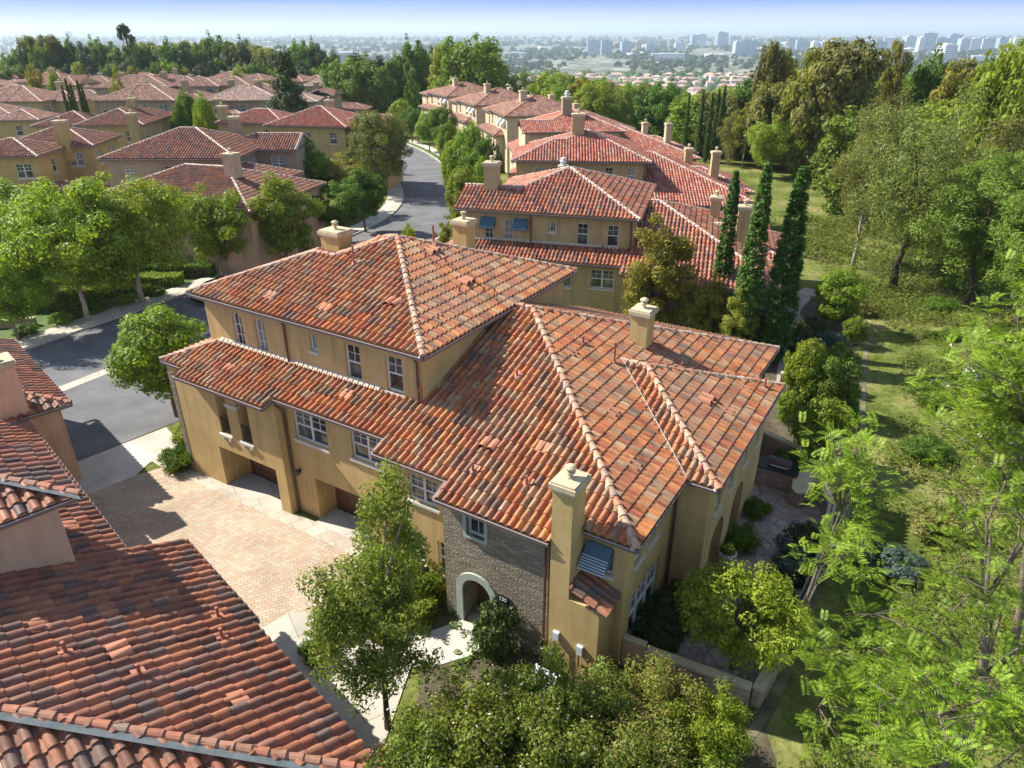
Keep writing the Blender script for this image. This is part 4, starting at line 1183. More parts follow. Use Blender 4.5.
def ribbon(name, cl, w0, w1, z, m, thick=0.0):
    """band between offsets w0 and w1 (to the right of travel) of a centre line"""
    b = MB(); P0 = []; P1 = []
    # resample
    pts = [Vector(p) for p in cl]; out = []
    n = len(pts)
    for i in range(n - 1):
        p0, p1, p2, p3 = pts[max(i - 1, 0)], pts[i], pts[i + 1], pts[min(i + 2, n - 1)]
        for k in range(8):
            t = k / 8
            out.append(.5 * ((2 * p1) + (p2 - p0) * t + (2 * p0 - 5 * p1 + 4 * p2 - p3) * t * t + (3 * p1 - p0 - 3 * p2 + p3) * t ** 3))
    out.append(pts[-1])
    for i, p in enumerate(out):
        d = (out[min(i + 1, len(out) - 1)] - out[max(i - 1, 0)]).normalized(); r = Vector((d.y, -d.x))
        a, c = p + r * w0, p + r * w1
        P0.append((a.x, a.y, z + hills(a.x, a.y))); P1.append((c.x, c.y, z + hills(c.x, c.y)))
    for i in range(len(out) - 1):
        b.poly([P0[i], P1[i], P1[i + 1], P0[i + 1]])
        if thick:
            for Q in (P0, P1):
                q = [Q[i], Q[i + 1], (Q[i + 1][0], Q[i + 1][1], Q[i + 1][2] - thick), (Q[i][0], Q[i][1], Q[i][2] - thick)]
                b.poly(q if Q is P0 else q[::-1])
    o = b.build(name, m); tag(o, kind='structure'); return o

M['asphalt'] = noise_col('asphalt', [(0.25, (.10, .102, .106)), (0.5, (.14, .142, .146)), (0.75, (.19, .19, .19))], .5, detail=12, rough=.9, bump=.3, bscale=30, spec=.2)
M['concrete'] = brick_mat('concrete_walk', [(.42, .39, .33), (.47, .44, .37), (.50, .46, .39)], (.22, .2, .17), 1, 1.5, 1.5, .012, .15, rot=-radians(31), noise=.1)
M['apron'] = brick_mat('concrete_apron', [(.46, .42, .36), (.5, .46, .4), (.54, .5, .44)], (.3, .27, .23), 1, 3.0, 2.6, .01, .1, rot=radians(33), noise=.1)
M['band'] = brick_mat('paver_band', [(.42, .36, .29), (.47, .41, .33), (.5, .44, .36)], (.26, .22, .18), 1, .75, .7, .012, .2, rot=-radians(-31.7 + 63.4), noise=.1)
M['flag'] = None
def voronoi_mat(name, cols, joint, sc):
    m, nt, b = mat(name); L = nt.links
    g = nd(nt, 'ShaderNodeNewGeometry').outputs['Position']
    v = nd(nt, 'ShaderNodeTexVoronoi', feature='DISTANCE_TO_EDGE'); v.inputs['Scale'].default_value = sc; L.new(g, v.inputs['Vector'])
    v2 = nd(nt, 'ShaderNodeTexVoronoi'); v2.inputs['Scale'].default_value = sc; L.new(g, v2.inputs['Vector'])
    sep = nd(nt, 'ShaderNodeSeparateColor'); L.new(v2.outputs['Color'], sep.inputs['Color'])
    r = ramp(nt, [(i / len(cols), c) for i, c in enumerate(cols)]); L.new(sep.outputs['Red'], r.inputs['Fac'])
    mr = nd(nt, 'ShaderNodeMapRange'); mr.inputs['From Max'].default_value = .05; L.new(v.outputs['Distance'], mr.inputs['Value'])
    mx = nd(nt, 'ShaderNodeMix', data_type='RGBA'); L.new(mr.outputs['Result'], mx.inputs['Factor']); mx.inputs['A'].default_value = (*joint, 1)
    n = nd(nt, 'ShaderNodeTexNoise'); n.inputs['Scale'].default_value = 3; n.inputs['Detail'].default_value = 8; L.new(g, n.inputs['Vector'])
    r2 = ramp(nt, [(.3, (.7, .7, .7)), (.7, (1.2, 1.2, 1.2))]); L.new(n.outputs['Fac'], r2.inputs['Fac'])
    m2 = nd(nt, 'ShaderNodeMix', data_type='RGBA', blend_type='MULTIPLY'); m2.inputs['Factor'].default_value = 1
    L.new(r.outputs['Color'], m2.inputs['A']); L.new(r2.outputs['Color'], m2.inputs['B']); L.new(m2.outputs['Result'], mx.inputs['B'])
    L.new(mx.outputs['Result'], b.inputs['Base Color']); b.inputs['Roughness'].default_value = .85
    bp = nd(nt, 'ShaderNodeBump'); bp.inputs['Strength'].default_value = .5; bp.inputs['Distance'].default_value = .03; L.new(mr.outputs['Result'], bp.inputs['Height']); L.new(bp.outputs['Normal'], b.inputs['Normal'])
    return m
M['flag'] = voronoi_mat('flagstone', [(.36, .27, .23), (.42, .33, .28), (.30, .25, .24), (.46, .38, .32)], (.18, .15, .13), 1.8)
M['soil'] = noise_col('planting_soil', [(.3, (.05, .04, .025)), (.5, (.09, .075, .045)), (.7, (.14, .12, .07))], 1.5, detail=10, bump=.8, bscale=5)
M['lawn'] = noise_col('lawn', [(.3, (.045, .08, .015)), (.55, (.08, .13, .025)), (.75, (.12, .17, .04))], 1.2, detail=10, bump=.5, bscale=20)
M['path'] = noise_col('dirt_path', [(.3, (.08, .08, .04)), (.55, (.16, .14, .085)), (.75, (.28, .24, .16))], 1.2, detail=8, bump=.4, bscale=8)
M['path_c'] = noise_col('garden_path', [(.3, (.30, .26, .21)), (.7, (.44, .39, .33))], 1.0, detail=8)

# the street, bending away behind the houses
street = [(-44, 13), (-35.5, 28), (-27.3, 42.8), (-20.5, 55), (-14.2, 67), (-10.3, 79), (-9.6, 91), (-12, 105), (-16.4, 122), (-22.5, 140), (-30.5, 156), (-44, 172), (-70, 188)]
ribbon('street', street, -4.2, 4.6, .004, M['asphalt'])
ribbon('kerb_left', street, -4.55, -4.2, .13, M['concrete'], .13)
ribbon('pavement_left', street, -6.3, -4.55, .12, M['concrete'], .12)
st2 = street[4:]
ribbon('kerb_right', st2, 4.6, 4.9, .13, M['concrete'], .13)
ribbon('verge_right', st2, 4.9, 6.0, .09, M['lawn'])
ribbon('pavement_right', st2, 6.0, 7.6, .12, M['concrete'], .12)
# side court: asphalt, concrete gutter, apron, pavers
sheet('side_road', [(-37, 18), (-31.0, 29.5), (-26.4, 37.3), (-21.6, 45.6), (-17.5, 41.8), (-15.2, 37.2), (-18.4, 33.0), (-21.5, 29.3), (-27.5, 24.0)], .008, M['asphalt'])
sheet('concrete_gutter', [(-38.0, 17.9), (-26.9, 37.4), (-21.5, 46.7), (-20.8, 46.3), (-26.2, 37.0), (-37.3, 17.5)], .02, M['concrete'])
sheet('apron', [(-27.5, 24.0), (-21.5, 29.2), (-18.4, 32.8), (-17.7, 32.0), (-16.2, 30.2), (-17.7, 29.4), (-17.9, 28.0), (-19.5, 26.5), (-26, 20)], .012, M['apron'])
sheet('paver_court', [(-26, 20), (-19.5, 26.5), (-17.9, 28.2), (-16.9, 28.9), (-14.7, 27.6), (-7.0, 22.9), (-2.9, 20.2), (-4.4, 19.4), (-8.0, 19.4), (-9.3, 18), (-6, 14), (-20, 10)], .016, M['paver'])
sheet('paver_band_front', [(-17.7, 29.5), (-16.9, 30.0), (-15.4, 28.9), (-6.2, 23.3), (-2.4, 20.9), (-2.9, 20.2), (-7.0, 22.9), (-14.7, 27.6), (-16.9, 28.9)], .020, M['band'])
def UV(u, v): return world_uv(u, v)[:2]
sheet('garage_floor', [UV(-25.7, 16.1), UV(-22.0, 16.1), UV(-22.0, 17.65), UV(-25.7, 17.65)], .026, M['concrete'])
sheet('garage_floor_two', [UV(-20.15, 16.5), UV(-17.3, 16.5), UV(-17.3, 17.75), UV(-20.15, 17.75)], .026, M['concrete'])
sheet('walk_lower_left', [(-9.4, 18.0), (-8.1, 19.4), (-4.4, 19.4), (-3.2, 18.0), (-3.8, 14), (-4, 10), (-6, 10), (-5.6, 14)], .022, M['concrete'])
sheet('planting_bed', [(-3.2, 20.6), (1.0, 17.3), (3.5, 18.5), (8.8, 15.2), (4, 8), (-2.5, 8), (-3.0, 14), (-3.0, 18)], .006, M['soil'])
sheet('entry_walk', [UV(-11.5, 15.25), UV(-10.2, 15.25), UV(-10.3, 14.1), UV(-11.2, 12.9), UV(-12.6, 12.2), UV(-13.3, 11.0), UV(-14.6, 11.2), UV(-13.6, 13.2), UV(-12.4, 13.8)], .03, M['apron'])
sheet('entry_floor', [UV(-11.5, 15.25), UV(-10.25, 15.25), UV(-10.25, 16.2), UV(-11.5, 16.2)], .032, M['flag'])
# patio on the right of the main villa, with its walls
sheet('patio', [UV(-5.9, 16.6), UV(-1.7, 17.0), UV(-1.3, 24), UV(-1.5, 28), UV(-2.7, 31.2), UV(-5.9, 32.3)], .010, M['flag'])
sheet('garden_bed', [(12.2, 30.7), (15.9, 28.9), (18.8, 34.6), (21.6, 40.2), (24.3, 46.5), (26, 52), (22, 53), (18.8, 47), (15.5, 41), (13, 36)], .008, M['soil'])
ribbon('garden_path', [(15.6, 36.0), (16.2, 37.0), (17.7, 40.8), (20.2, 45.6), (20.6, 49.5), (22.1, 52.2), (24.5, 55)], -.75, .75, .04, M['path_c'])
def wall_run(name, pts, h, th, label, m='block', capm='cap_stone', cat='wall', group=None):
    r = empty(name, (pts[0][0], pts[0][1], 0), 0, label, cat, group)
    b = MB(); c = MB()
    x0, y0 = pts[0]
    for a, d in zip(pts[:-1], pts[1:]):
        za, zd = hills(*a), hills(*d)
        A = Vector((a[0] - x0, a[1] - y0)); D = Vector((d[0] - x0, d[1] - y0)); t = (D - A).normalized(); n = Vector((-t.y, t.x)) * th / 2
        for mb, hh, lo_, e in ((b, h, -.1, 1.0), (c, h + .09, h + .002, 1.25)):
            q = [A - n * e, D - n * e, D + n * e, A + n * e]; zz = [za, zd, zd, za]
            lo4 = [(p.x, p.y, z + lo_) for p, z in zip(q, zz)]; hi4 = [(p.x, p.y, z + hh) for p, z in zip(q, zz)]
            mb.poly(lo4[::-1]); mb.poly(hi4)
            for i in range(4): mb.poly([lo4[i], lo4[(i + 1) % 4], hi4[(i + 1) % 4], hi4[i]])
    b.build('wall_body', M[m], r); c.build('coping', M[capm], r)
    return r
wall_run('garden_wall', [UV(-5.88, 16.5), UV(-5.12, 16.55)], 1.12, .2, 'short smooth peach wall piece joined to the villa corner', 'stucco_p')
wall_run('garden_wall', [UV(-5.08, 16.56), UV(-1.8, 16.85)], .95, .25, 'tan block wall running along the front of the patio')
wall_run('garden_wall', [UV(-1.62, 16.85), UV(-1.3, 20), UV(-1.15, 24), UV(-1.4, 28), UV(-2.75, 31.2)], .95, .25, 'long block wall with black rail between patio and hillside')
wall_run('garden_wall', [UV(-2.9, 31.2), UV(-5.85, 32.25)], 1.3, .25, 'dark block wall closing the far end of the patio', 'block')
# black rail fence on top of the long wall
fr = empty('rail_fence', (*UV(-1.35, 20), 1.06), 0, 'thin black metal rail fence on top of the hillside patio wall', 'fence')
fx, fy = UV(-1.35, 20)
b = MB(); pr_ = [UV(-1.35, 20.0), UV(-1.15, 24), UV(-1.4, 28)]
for a, c in zip(pr_[:-1], pr_[1:]):
    for z in (.1, .62): b.bar((a[0] - fx, a[1] - fy, z), (c[0] - fx, c[1] - fy, z), .05, .045)
    L_ = math.hypot(a[0] - c[0], a[1] - c[1]); n_ = int(L_ / .14)
    for k in range(n_): b.box(a[0] + (c[0] - a[0]) * k / n_ - fx - .01, a[0] + (c[0] - a[0]) * k / n_ - fx + .01, a[1] + (c[1] - a[1]) * k / n_ - fy - .01, a[1] + (c[1] - a[1]) * k / n_ - fy + .01, .05, .62)
b.build('rails', M['darkmetal'], fr)
# hillside drain path
def hz(x, y, e=0): return (x, y)
ribbon('hillside_path', [(4.2, 10.6), (6.1, 13.4), (8.2, 15.8), (11.6, 20.6), (14.2, 24.8), (17.4, 30.5), (19.9, 35.9), (22.4, 41.4), (24.5, 45)], 0, .3, .012, M['path'])
# walls by the left park
wall_run('park_wall', [(-58, 58.5), (-47, 59.5), (-35.3, 60.3), (-24.0, 60.2)], 1.4, .3, 'low brown wall behind the left trees and hedges', 'stucco_g')
wall_run('park_wall', [(-48, 44), (-40.5, 45.7), (-34.0, 47.4)], .5, .3, 'short low planter wall on the lawn behind the left pavement', 'block')
sheet('park_lawn', [(-60, 30), (-37, 34.5), (-33.7, 40.6), (-32.0, 44.5), (-28.3, 51.5), (-25.5, 56.5), (-24, 60.0), (-60, 58)], .003, M['lawn'])

# ------------------------------------------------------------------ trees and plants
def leaf_mesh(name, clumps, n, size, m, extra=None, up=.35, aspect=.5, centre=None, droop=0.0, shell=.55, curl=0.0):
    """clumps: list of (x,y,z,r). n small leaf blades spread through them; each leaf folded along its middle"""
    C = np.array([c[:3] for c in clumps]); Rr = np.array([c[3] for c in clumps])
    rng = np.random.default_rng(len(clumps) * 7 + n)
    w = Rr ** 2; idx = rng.choice(len(C), n, p=w / w.sum())
    d = rng.normal(size=(n, 3)); d /= np.linalg.norm(d, axis=1)[:, None]
    rad = shell + (1 - shell) * rng.random(n) ** .7
    rad *= 1 + .18 * rng.normal(size=n) * (rng.random(n) < .4)
    sc = np.array([1, 1, .8])
    P = C[idx] + d * sc * (Rr[idx] * rad)[:, None]
    P[:, 2] -= droop * rng.random(n) * Rr[idx]
    nrm = d + np.array([0, 0, up]) + rng.normal(size=(n, 3)) * .55
    if centre is not None:
        o = P - np.array(centre); o /= np.linalg.norm(o, axis=1)[:, None] + 1e-6; nrm += o * .4
    nrm /= np.linalg.norm(nrm, axis=1)[:, None]
    t = np.cross(nrm, rng.normal(size=(n, 3))); t /= np.linalg.norm(t, axis=1)[:, None] + 1e-9
    bt = np.cross(nrm, t)
    s = size * (.6 + .8 * rng.random(n))
    L = (t * s[:, None]); Wd = bt * (s * aspect)[:, None]
    V = np.empty((n, 4, 3))
    V[:, 0] = P - L; V[:, 1] = P + Wd + nrm * (s * .12)[:, None]; V[:, 2] = P + L; V[:, 3] = P - Wd + nrm * (s * .12)[:, None]
    Q = np.arange(n * 4).reshape(n, 4)
    U = np.stack([(idx * 3.7 + rng.integers(0, 6, n) * .31) % 97, rng.random(n) * 50], 1)
    me = mesh_from(name, V.reshape(-1, 3), Q, U, [M[m]], smooth=False)
    return me

def crown_clumps(seed, rx, ry, z0, z1, n, r, lump=.25, fill=.35, profile=None):
    rng = np.random.default_rng(seed); out = []
    zc, rz = (z0 + z1) / 2, (z1 - z0) / 2
    ph = rng.random(6) * 6.28
    for i in range(n):
        d = rng.normal(size=3); d /= np.linalg.norm(d)
        th = atan2(d[1], d[0])
        k = min(1.22, 1 + lump * (.5 * sin(3 * th + ph[0]) + .35 * sin(5 * th + ph[1] + d[2] * 3) + .4 * sin(2 * th + ph[2] - 4 * d[2])) + rng.normal() * lump * .3)
        rad = (fill + (1 - fill) * rng.random() ** .45) * k
        x, y, z = d[0] * rx * rad, d[1] * ry * rad, zc + d[2] * rz * rad
        if profile: 
            f = profile((z - z0) / (z1 - z0)); x *= f; y *= f
        rr = r * (.6 + .8 * rng.random())
        out.append((x, y, max(z, z0 * .8), rr))
    return out

def trunk_mesh(name, h, r, clumps, seed, m, lean=0.0, forks=5, split=.45, base=.02):
    rng = np.random.default_rng(seed); b = MB()
    top = Vector((lean * h, rng.normal() * .03 * h, h))
    pts = []; rad = []
    for i in range(6):
        t = i / 5
        pts.append(Vector((top.x * t + rng.normal() * .03 * h * t * (1 - t) * 3, top.y * t + rng.normal() * .03 * h * t * (1 - t) * 3, h * t - .1 * (i == 0)))); rad.append(r * (1.25 if i == 0 else 1 - .62 * t))
    b.tube(pts, rad, 8)
    cl = sorted(clumps, key=lambda c: -c[3])
    pick = [clumps[int(k)] for k in rng.choice(len(clumps), min(forks, len(clumps)), replace=False)]
    for c in pick:
        t = split + rng.random() * (.95 - split); i = t * 5; k = int(min(4, i)); a = pts[k].lerp(pts[k + 1], i - k)
        e = Vector(c[:3]); mid = a.lerp(e, .5) + Vector((rng.normal() * .15, rng.normal() * .15, .12 * (e - a).length))
        rr = r * (.5 - .25 * t)
        b.tube([a, mid, e], [rr, rr * .6, rr * .2], 5)
        for _ in range(2):
            q = clumps[int(rng.integers(len(clumps)))]
            if (Vector(q[:3]) - e).length < h * .35: b.tube([mid, (mid + Vector(q[:3])) / 2 + Vector((0, 0, .1)), Vector(q[:3])], [rr * .45, rr * .3, rr * .12], 4)
    me_o = b.build(name, M[m], None, smooth=True)
    me = me_o.data; bpy.data.objects.remove(me_o); return me

SP = {}
def measure(cm, tm):
    co = np.empty(len(cm.vertices) * 3, np.float32); cm.vertices.foreach_get('co', co); co = co.reshape(-1, 3)
    return (float(np.percentile(co[:, 2], 99.6)), cm, tm, float(np.percentile(np.hypot(co[:, 0], co[:, 1]), 96)))
def species(key, seed, h, rx, z0, ncl, rcl, nleaf, size, leaf, bark, trunk_r, trunk_h=None, lump=.25, fill=.35, up=.35, aspect=.5, droop=0, profile=None, lean=0, forks=6, shell=.5, ry=None, split=.45):
    cl = crown_clumps(seed, rx, ry or rx, z0, h, ncl, rcl, lump, fill, profile)
    cm = leaf_mesh('crown', cl, nleaf, size, leaf, up=up, aspect=aspect, centre=(0, 0, (z0 + h) / 2), droop=droop, shell=shell)
    tm = trunk_mesh('trunk', trunk_h or (z0 + (h - z0) * .6), trunk_r, cl, seed, bark, lean, forks, split)
    SP[key] = measure(cm, tm)

def tree(key, x, y, h, label, cat='tree', group=None, w=1.0, rz=None, z=None, name=None, lean=None):
    H, cm, tm, rx = SP[key]
    s = h / H
    z = hills(x, y) if z is None else z
    r = empty(name or ('tree' if cat == 'tree' else cat.replace(' ', '_')), (x, y, z), random.random() * 6.28 if rz is None else rz, label, cat, group)
    r.scale = (s * w, s * w, s)
    if lean: r.rotation_euler.x = lean[0]; r.rotation_euler.y = lean[1]
    new_obj('crown', cm, r)
    if tm: new_obj('trunk', tm, r)
    return r

species('round', 1, 5.6, 2.1, 1.7, 110, .55, 22000, .09, 'lf_bright', 'bark', .11, lump=.12, fill=.55)
species('round2', 2, 6.0, 1.9, 1.8, 100, .5, 20000, .09, 'lf_green', 'bark', .12, lump=.15, fill=.5)
species('park', 3, 8.5, 3.9, 2.6, 150, .75, 30000, .11, 'lf_lime', 'bark_l', .17, lump=.3, fill=.3, split=.3, forks=10)
species('park2', 4, 7.5, 3.2, 2.4, 110, .7, 22000, .11, 'lf_lime', 'bark', .14, lump=.32, fill=.3, split=.3, forks=9)
species('bright', 5, 7.8, 2.8, 1.2, 130, .65, 24000, .11, 'lf_bright', 'bark', .16, lump=.22, fill=.4)
species('olive', 6, 9.5, 4.6, 2.2, 170, .8, 28000, .12, 'lf_olive', 'bark_d', .25, lump=.22, fill=.45)
species('thin', 7, 7.0, 1.9, 2.0, 70, .45, 9000, .09, 'lf_yel', 'bark_l', .1, lump=.35, fill=.25, forks=9)
species('slim', 8, 7.4, 1.75, .8, 120, .48, 20000, .085, 'lf_yel', 'bark', .12, lump=.25, fill=.35, forks=7)
prof_c = lambda t: max(.05, (1 - t) ** .55) * (1.0 if t > .12 else .75 + 2 * t)
species('cypress', 9, 12, .85, .3, 260, .28, 16000, .10, 'lf_cyp', 'bark_d', .12, lump=.1, fill=.75, profile=lambda t: 1.0, up=.9)
def cyp_clumps(seed, H, R, n):
    rng = np.random.default_rng(seed); o = []
    for i in range(n):
        t = rng.random() ** .8; a = rng.random() * 6.28; r = R * (min(1, .55 + 3 * t) * (1 - t) ** .5 + .03) * (.75 + .3 * rng.random())
        o.append((r * cos(a) * .75, r * sin(a) * .75, .25 + t * (H - .3), .10 + .10 * R * (1.2 - t)))
    return o
for k, sd, Rr_ in (('cypress', 9, .95), ('cypress2', 10, .85)):
    cl = cyp_clumps(sd, 12, Rr_ * 1.05, 800)
    SP[k] = measure(leaf_mesh('crown', cl, 22000, .085, 'lf_cyp', up=.9, shell=.3, aspect=.35), trunk_mesh('trunk', 7, .13, cl, sd, 'bark_d', forks=3))
species('euc', 11, 14, 3.4, 2.5, 130, .7, 22000, .12, 'lf_euc', 'bark_l', .2, lump=.4, fill=.2, droop=.9, aspect=.28, up=0, forks=14, split=.25)
species('euc2', 12, 11.5, 4.2, 2.2, 165, .75, 25000, .12, 'lf_euc', 'bark_d', .25, lump=.35, fill=.25, droop=1.0, aspect=.28, up=0, forks=14, split=.25)
species('brown', 13, 11, 3.0, 1.5, 130, .7, 20000, .12, 'lf_olive', 'bark', .18, lump=.4, fill=.2, droop=.6, aspect=.35, up=.1, forks=12, split=.25)
species('pine', 14, 12, 3.6, 2.0, 200, .75, 26000, .14, 'lf_pine', 'bark_d', .25, lump=.3, fill=.35, up=1.0, aspect=.3)
species('pine2', 15, 14, 4.0, 1.5, 190, .85, 20000, .18, 'lf_pine', 'bark_d', .3, lump=.35, fill=.35, up=1.0, aspect=.35)
species('wood_a', 16, 13, 4.6, .8, 150, 1.0, 15000, .24, 'lf_bright', 'bark_d', .3, lump=.3, fill=.4)
species('wood_b', 17, 12, 4.4, .8, 150, 1.0, 15000, .24, 'lf_green', 'bark_d', .3, lump=.3, fill=.4)
species('wood_c', 18, 12, 4.2, .8, 150, .95, 15000, .24, 'lf_dark', 'bark_d', .3, lump=.3, fill=.4)
species('wood_d', 19, 11, 4.0, .8, 140, .95, 15000, .24, 'lf_olive', 'bark_d', .3, lump=.35, fill=.35)
species('wood_e', 20, 12, 3.8, 1.0, 120, .95, 15000, .24, 'lf_yel', 'bark_d', .3, lump=.4, fill=.3)
species('bush', 21, 1.5, .95, .1, 50, .3, 4500, .075, 'lf_green', 'bark', .05, .7, lump=.15, fill=.5)
species('bush_b', 22, 1.5, .95, .1, 50, .3, 4500, .075, 'lf_bright', 'bark', .05, .7, lump=.25, fill=.5)
species('bush_d', 23, 1.5, 1.0, .1, 50, .3, 4000, .08, 'lf_dark', 'bark', .05, .7, lump=.25, fill=.5)
species('bush_o', 24, 1.8, 1.2, .1, 50, .35, 3500, .1, 'lf_olive', 'bark', .05, .7, lump=.35, fill=.4)
species('bush_blue', 25, 1.5, 1.1, .1, 50, .3, 4000, .09, 'lf_blue', 'bark', .05, .7, lump=.35, fill=.45)
species('magnolia', 26, 4.3, 2.1, .9, 75, .5, 6500, .13, 'lf_bright', 'bark', .09, lump=.28, fill=.4, aspect=.42, forks=9)
species('patio', 37, 3.9, 2.1, 1.2, 120, .42, 19000, .07, 'lf_bright', 'bark', .09, lump=.2, fill=.4, aspect=.45, forks=9)
species('citrus', 27, 3.6, 1.8, .7, 70, .45, 7000, .11, 'lf_green', 'bark', .09, lump=.3, fill=.4)
species('grassy', 28, 1.0, .8, .05, 50, .25, 3000, .22, 'lf_green', 'bark', .03, .3, lump=.2, fill=.3, aspect=.08, up=0)
species('conifer', 29, 17, 6.5, 1.0, 240, .9, 20000, .22, 'lf_dark', 'bark_d', .35, lump=.25, fill=.4, profile=lambda t: 1.15 - .85 * t, up=1.2)
species('snag', 30, 20, 2.6, 13, 14, .9, 900, .42, 'lf_dark', 'bark_d', .25, 19, lump=.3, fill=.7, forks=12, split=.6)

# --- near the main villa
tree('round', -18.3, 34.0, 6.1, 'dense round bright green street tree between side road and villa corner', rz=.4)
tree('bush_b', *UV(-29.4, 17.6), 1.55, 'clipped round bush at the foot of the stone edged villa corner', 'bush')
tree('grassy', *UV(-28.9, 16.2), 1.1, 'spiky green grass clump at the left villa corner beside the paver band', 'grass clump')
tree('bright', *UV(-31, 24), 5.6, 'bright green tree close behind the left end of the middle villa')

def gnd(px, py):
    z = 0.0
    for _ in range(8):
        p = at(px, py, z); z = hills(p[0], p[1])
    return p[0], p[1]
def top_h(x, y, py):
    """height above ground of a point over (x, y) that the photograph shows at row py"""
    z0 = hills(x, y); lo_, hi_ = 0.1, 40
    for _ in range(40):
        m_ = (lo_ + hi_) / 2; zz = z0 + m_ - CAM_H
        yy = 384 - F_PX * (y * sp + zz * cp) / (y * cp - zz * sp)
        if yy > py: lo_ = m_
        else: hi_ = m_
    return m_
def wfac(key, h, x, y, rpx):
    H, _, _, rx = SP[key]
    dep = y * cp + (CAM_H - h * .6) * sp
    return (rpx * dep / F_PX) / (rx * h / H)
def tb(key, bx, by, ty, rpx, label, cat='tree', group=None, **k):
    x, y = gnd(bx, by); h = top_h(x, y, ty)
    return tree(key, x, y, h, label, cat, group, w=wfac(key, h, x, y, rpx) if rpx else 1, **k)
def tt(key, px, ty, h, rpx, label, cat='tree', group=None, **k):
    z = 0
    for _ in range(8):
        p = at(px, ty, z + h); z = hills(p[0], p[1])
    return tree(key, p[0], p[1], h, label, cat, group, w=wfac(key, h, p[0], p[1], rpx) if rpx else 1, **k)
def tY(key, px, ty, Y, rpx, label, cat='tree', group=None, **k):
    p = far(px, ty, Y); g = hills(p[0], p[1]); h = max(2.5, p[2] - g)
    return tree(key, p[0], p[1], h, label, cat, group, w=wfac(key, h, p[0], p[1], rpx) if rpx else 1, **k)

# left park
tb('park', 88, 321, 183, 62, 'spreading lime green tree with pale forked trunk, middle of the three on the left lawn')
tb('park', 143, 303, 177, 62, 'broad lime green tree with pinkish trunk at the right end of the left hedges', rz=2.0)
tb('park2', 19, 341, 256, 42, 'smaller light green tree nearest the left edge beside the pavement')
tY('park', 25, 183, 52, 55, 'tall lime green tree at the left edge behind the lawn')
tY('park2', 205, 188, 58, 40, 'bright green tree standing against the low brown wall', rz=1)
tb('thin', 229, 274, 214, 22, 'thin yellowish tree with see-through crown beside the plum roofed house')
tb('bright', 288, 268, 175, 34, 'full bright green tree standing left of the large villa chimney')
tb('round2', 342, 243, 184, 24, 'rounded green street tree, left one of the close pair by the kerb')
tb('round2', 366, 232, 170, 22, 'rounded green street tree, right one of the close pair by the kerb', rz=2)
tY('bright', 305, 142, 84, 27, 'light green tree below the long striped roof end wall')
tY('thin', 342, 152, 84, 24, 'golden green tree behind the close pair of round trees')
tb('olive', 383, 195, 112, 33, 'large dark olive tree with dense rounded crown over the street bend')
tY('round2', 181, 92, 108, 13, 'dark round tree between the roofs left of the blue awning house')
tY('round', 201, 96, 106, 11, 'small bright green tree beside the blue awning house')
tY('park2', 196, 108, 98, 9, 'small golden tree between the roofs')
tY('conifer', 283, 48, 118, 24, 'big dark spreading conifer rising among the left roofs')
for i, (x, t, b_) in enumerate(((65, 79, 118), (70, 84, 118), (76.5, 80, 117), (81, 85, 116), (61.5, 86, 118))):
    tY('cypress', x, t, 104, 3.2, 'slender dark cypress in the small cluster among the left roofs', group='cypresses among the left roofs')
# street row on the right kerb
for i, (bx, by, t, r) in enumerate(((403, 137, 100, 12), (413, 143, 108, 12), (430, 152, 112, 13), (444.5, 160, 106, 14), (452, 168, 128, 15))):
    tb('round2' if i % 2 else 'round', bx, by, t, r, 'rounded green tree in the kerbside row along the bending street', group='trees along the right kerb')
tY('round', 470, 126, 84, 20, 'bright green tree under the cream villa facades')
tY('round2', 487, 138, 78, 15, 'green tree at the corner of the rose roofed villa')
tY('round', 465, 168, 70, 20, 'large bright green tree left of the blue awning villa', rz=1)
tY('round', 484, 160, 70, 17, 'bright round tree touching the corner of the rose roofed villa')
tY('round2', 449, 122, 96, 12, 'green tree between kerbside row and cream villas')
tY('round', 455, 140, 84, 14, 'lime green tree behind the kerbside row')
tY('round2', 474, 152, 72, 18, 'dense green tree directly above the blue awning villa roof')
tY('thin', 447, 208, 62, 13, 'yellow green shrub tree beside the villa behind the ridge')
tY('bush_b', 462, 196, 60, 12, 'bright bush against the gable end of the blue awning villa', 'bush')
tY('bush_b', 408, 225, 58, 9, 'small bright green bush on the street side just over the main ridge', 'bush')
# between the villas
tb('slim', 650, 345, 217, 32, 'feathery yellow green tree between the middle villa and the one behind')
tb('slim', 705, 352, 277, 20, 'light olive shrub at the foot of the first tall cypress', 'shrub')
tb('slim', 730, 362, 290, 17, 'light olive shrub between the first two tall cypresses', 'shrub', rz=2)
tt('bush_o', 690, 305, 2.2, 9, 'small grey green shrub under the stone wall window of the rear villa', 'shrub')
tb('cypress2', 713, 342, 172, 11, 'tall narrow cypress beside the rear villa, leftmost of three')
tb('cypress', 738, 360, 164, 14, 'tall narrow cypress beside the rear villa, middle of three')
tb('cypress2', 770, 362, 168, 17, 'widest of the three tall cypresses behind the middle villa', rz=1)
for i, (bx, by, t) in enumerate(((683, 158, 93), (696, 161, 90), (705, 163, 93), (716, 163, 86), (711, 162, 89))):
    x, y = gnd(bx, by); 
    tree('cypress' if i % 2 else 'cypress2', x, y, top_h(x, y, t), 'dark cypress in the group behind the red roofed villas', group='cypresses behind the red roofs', w=.8)
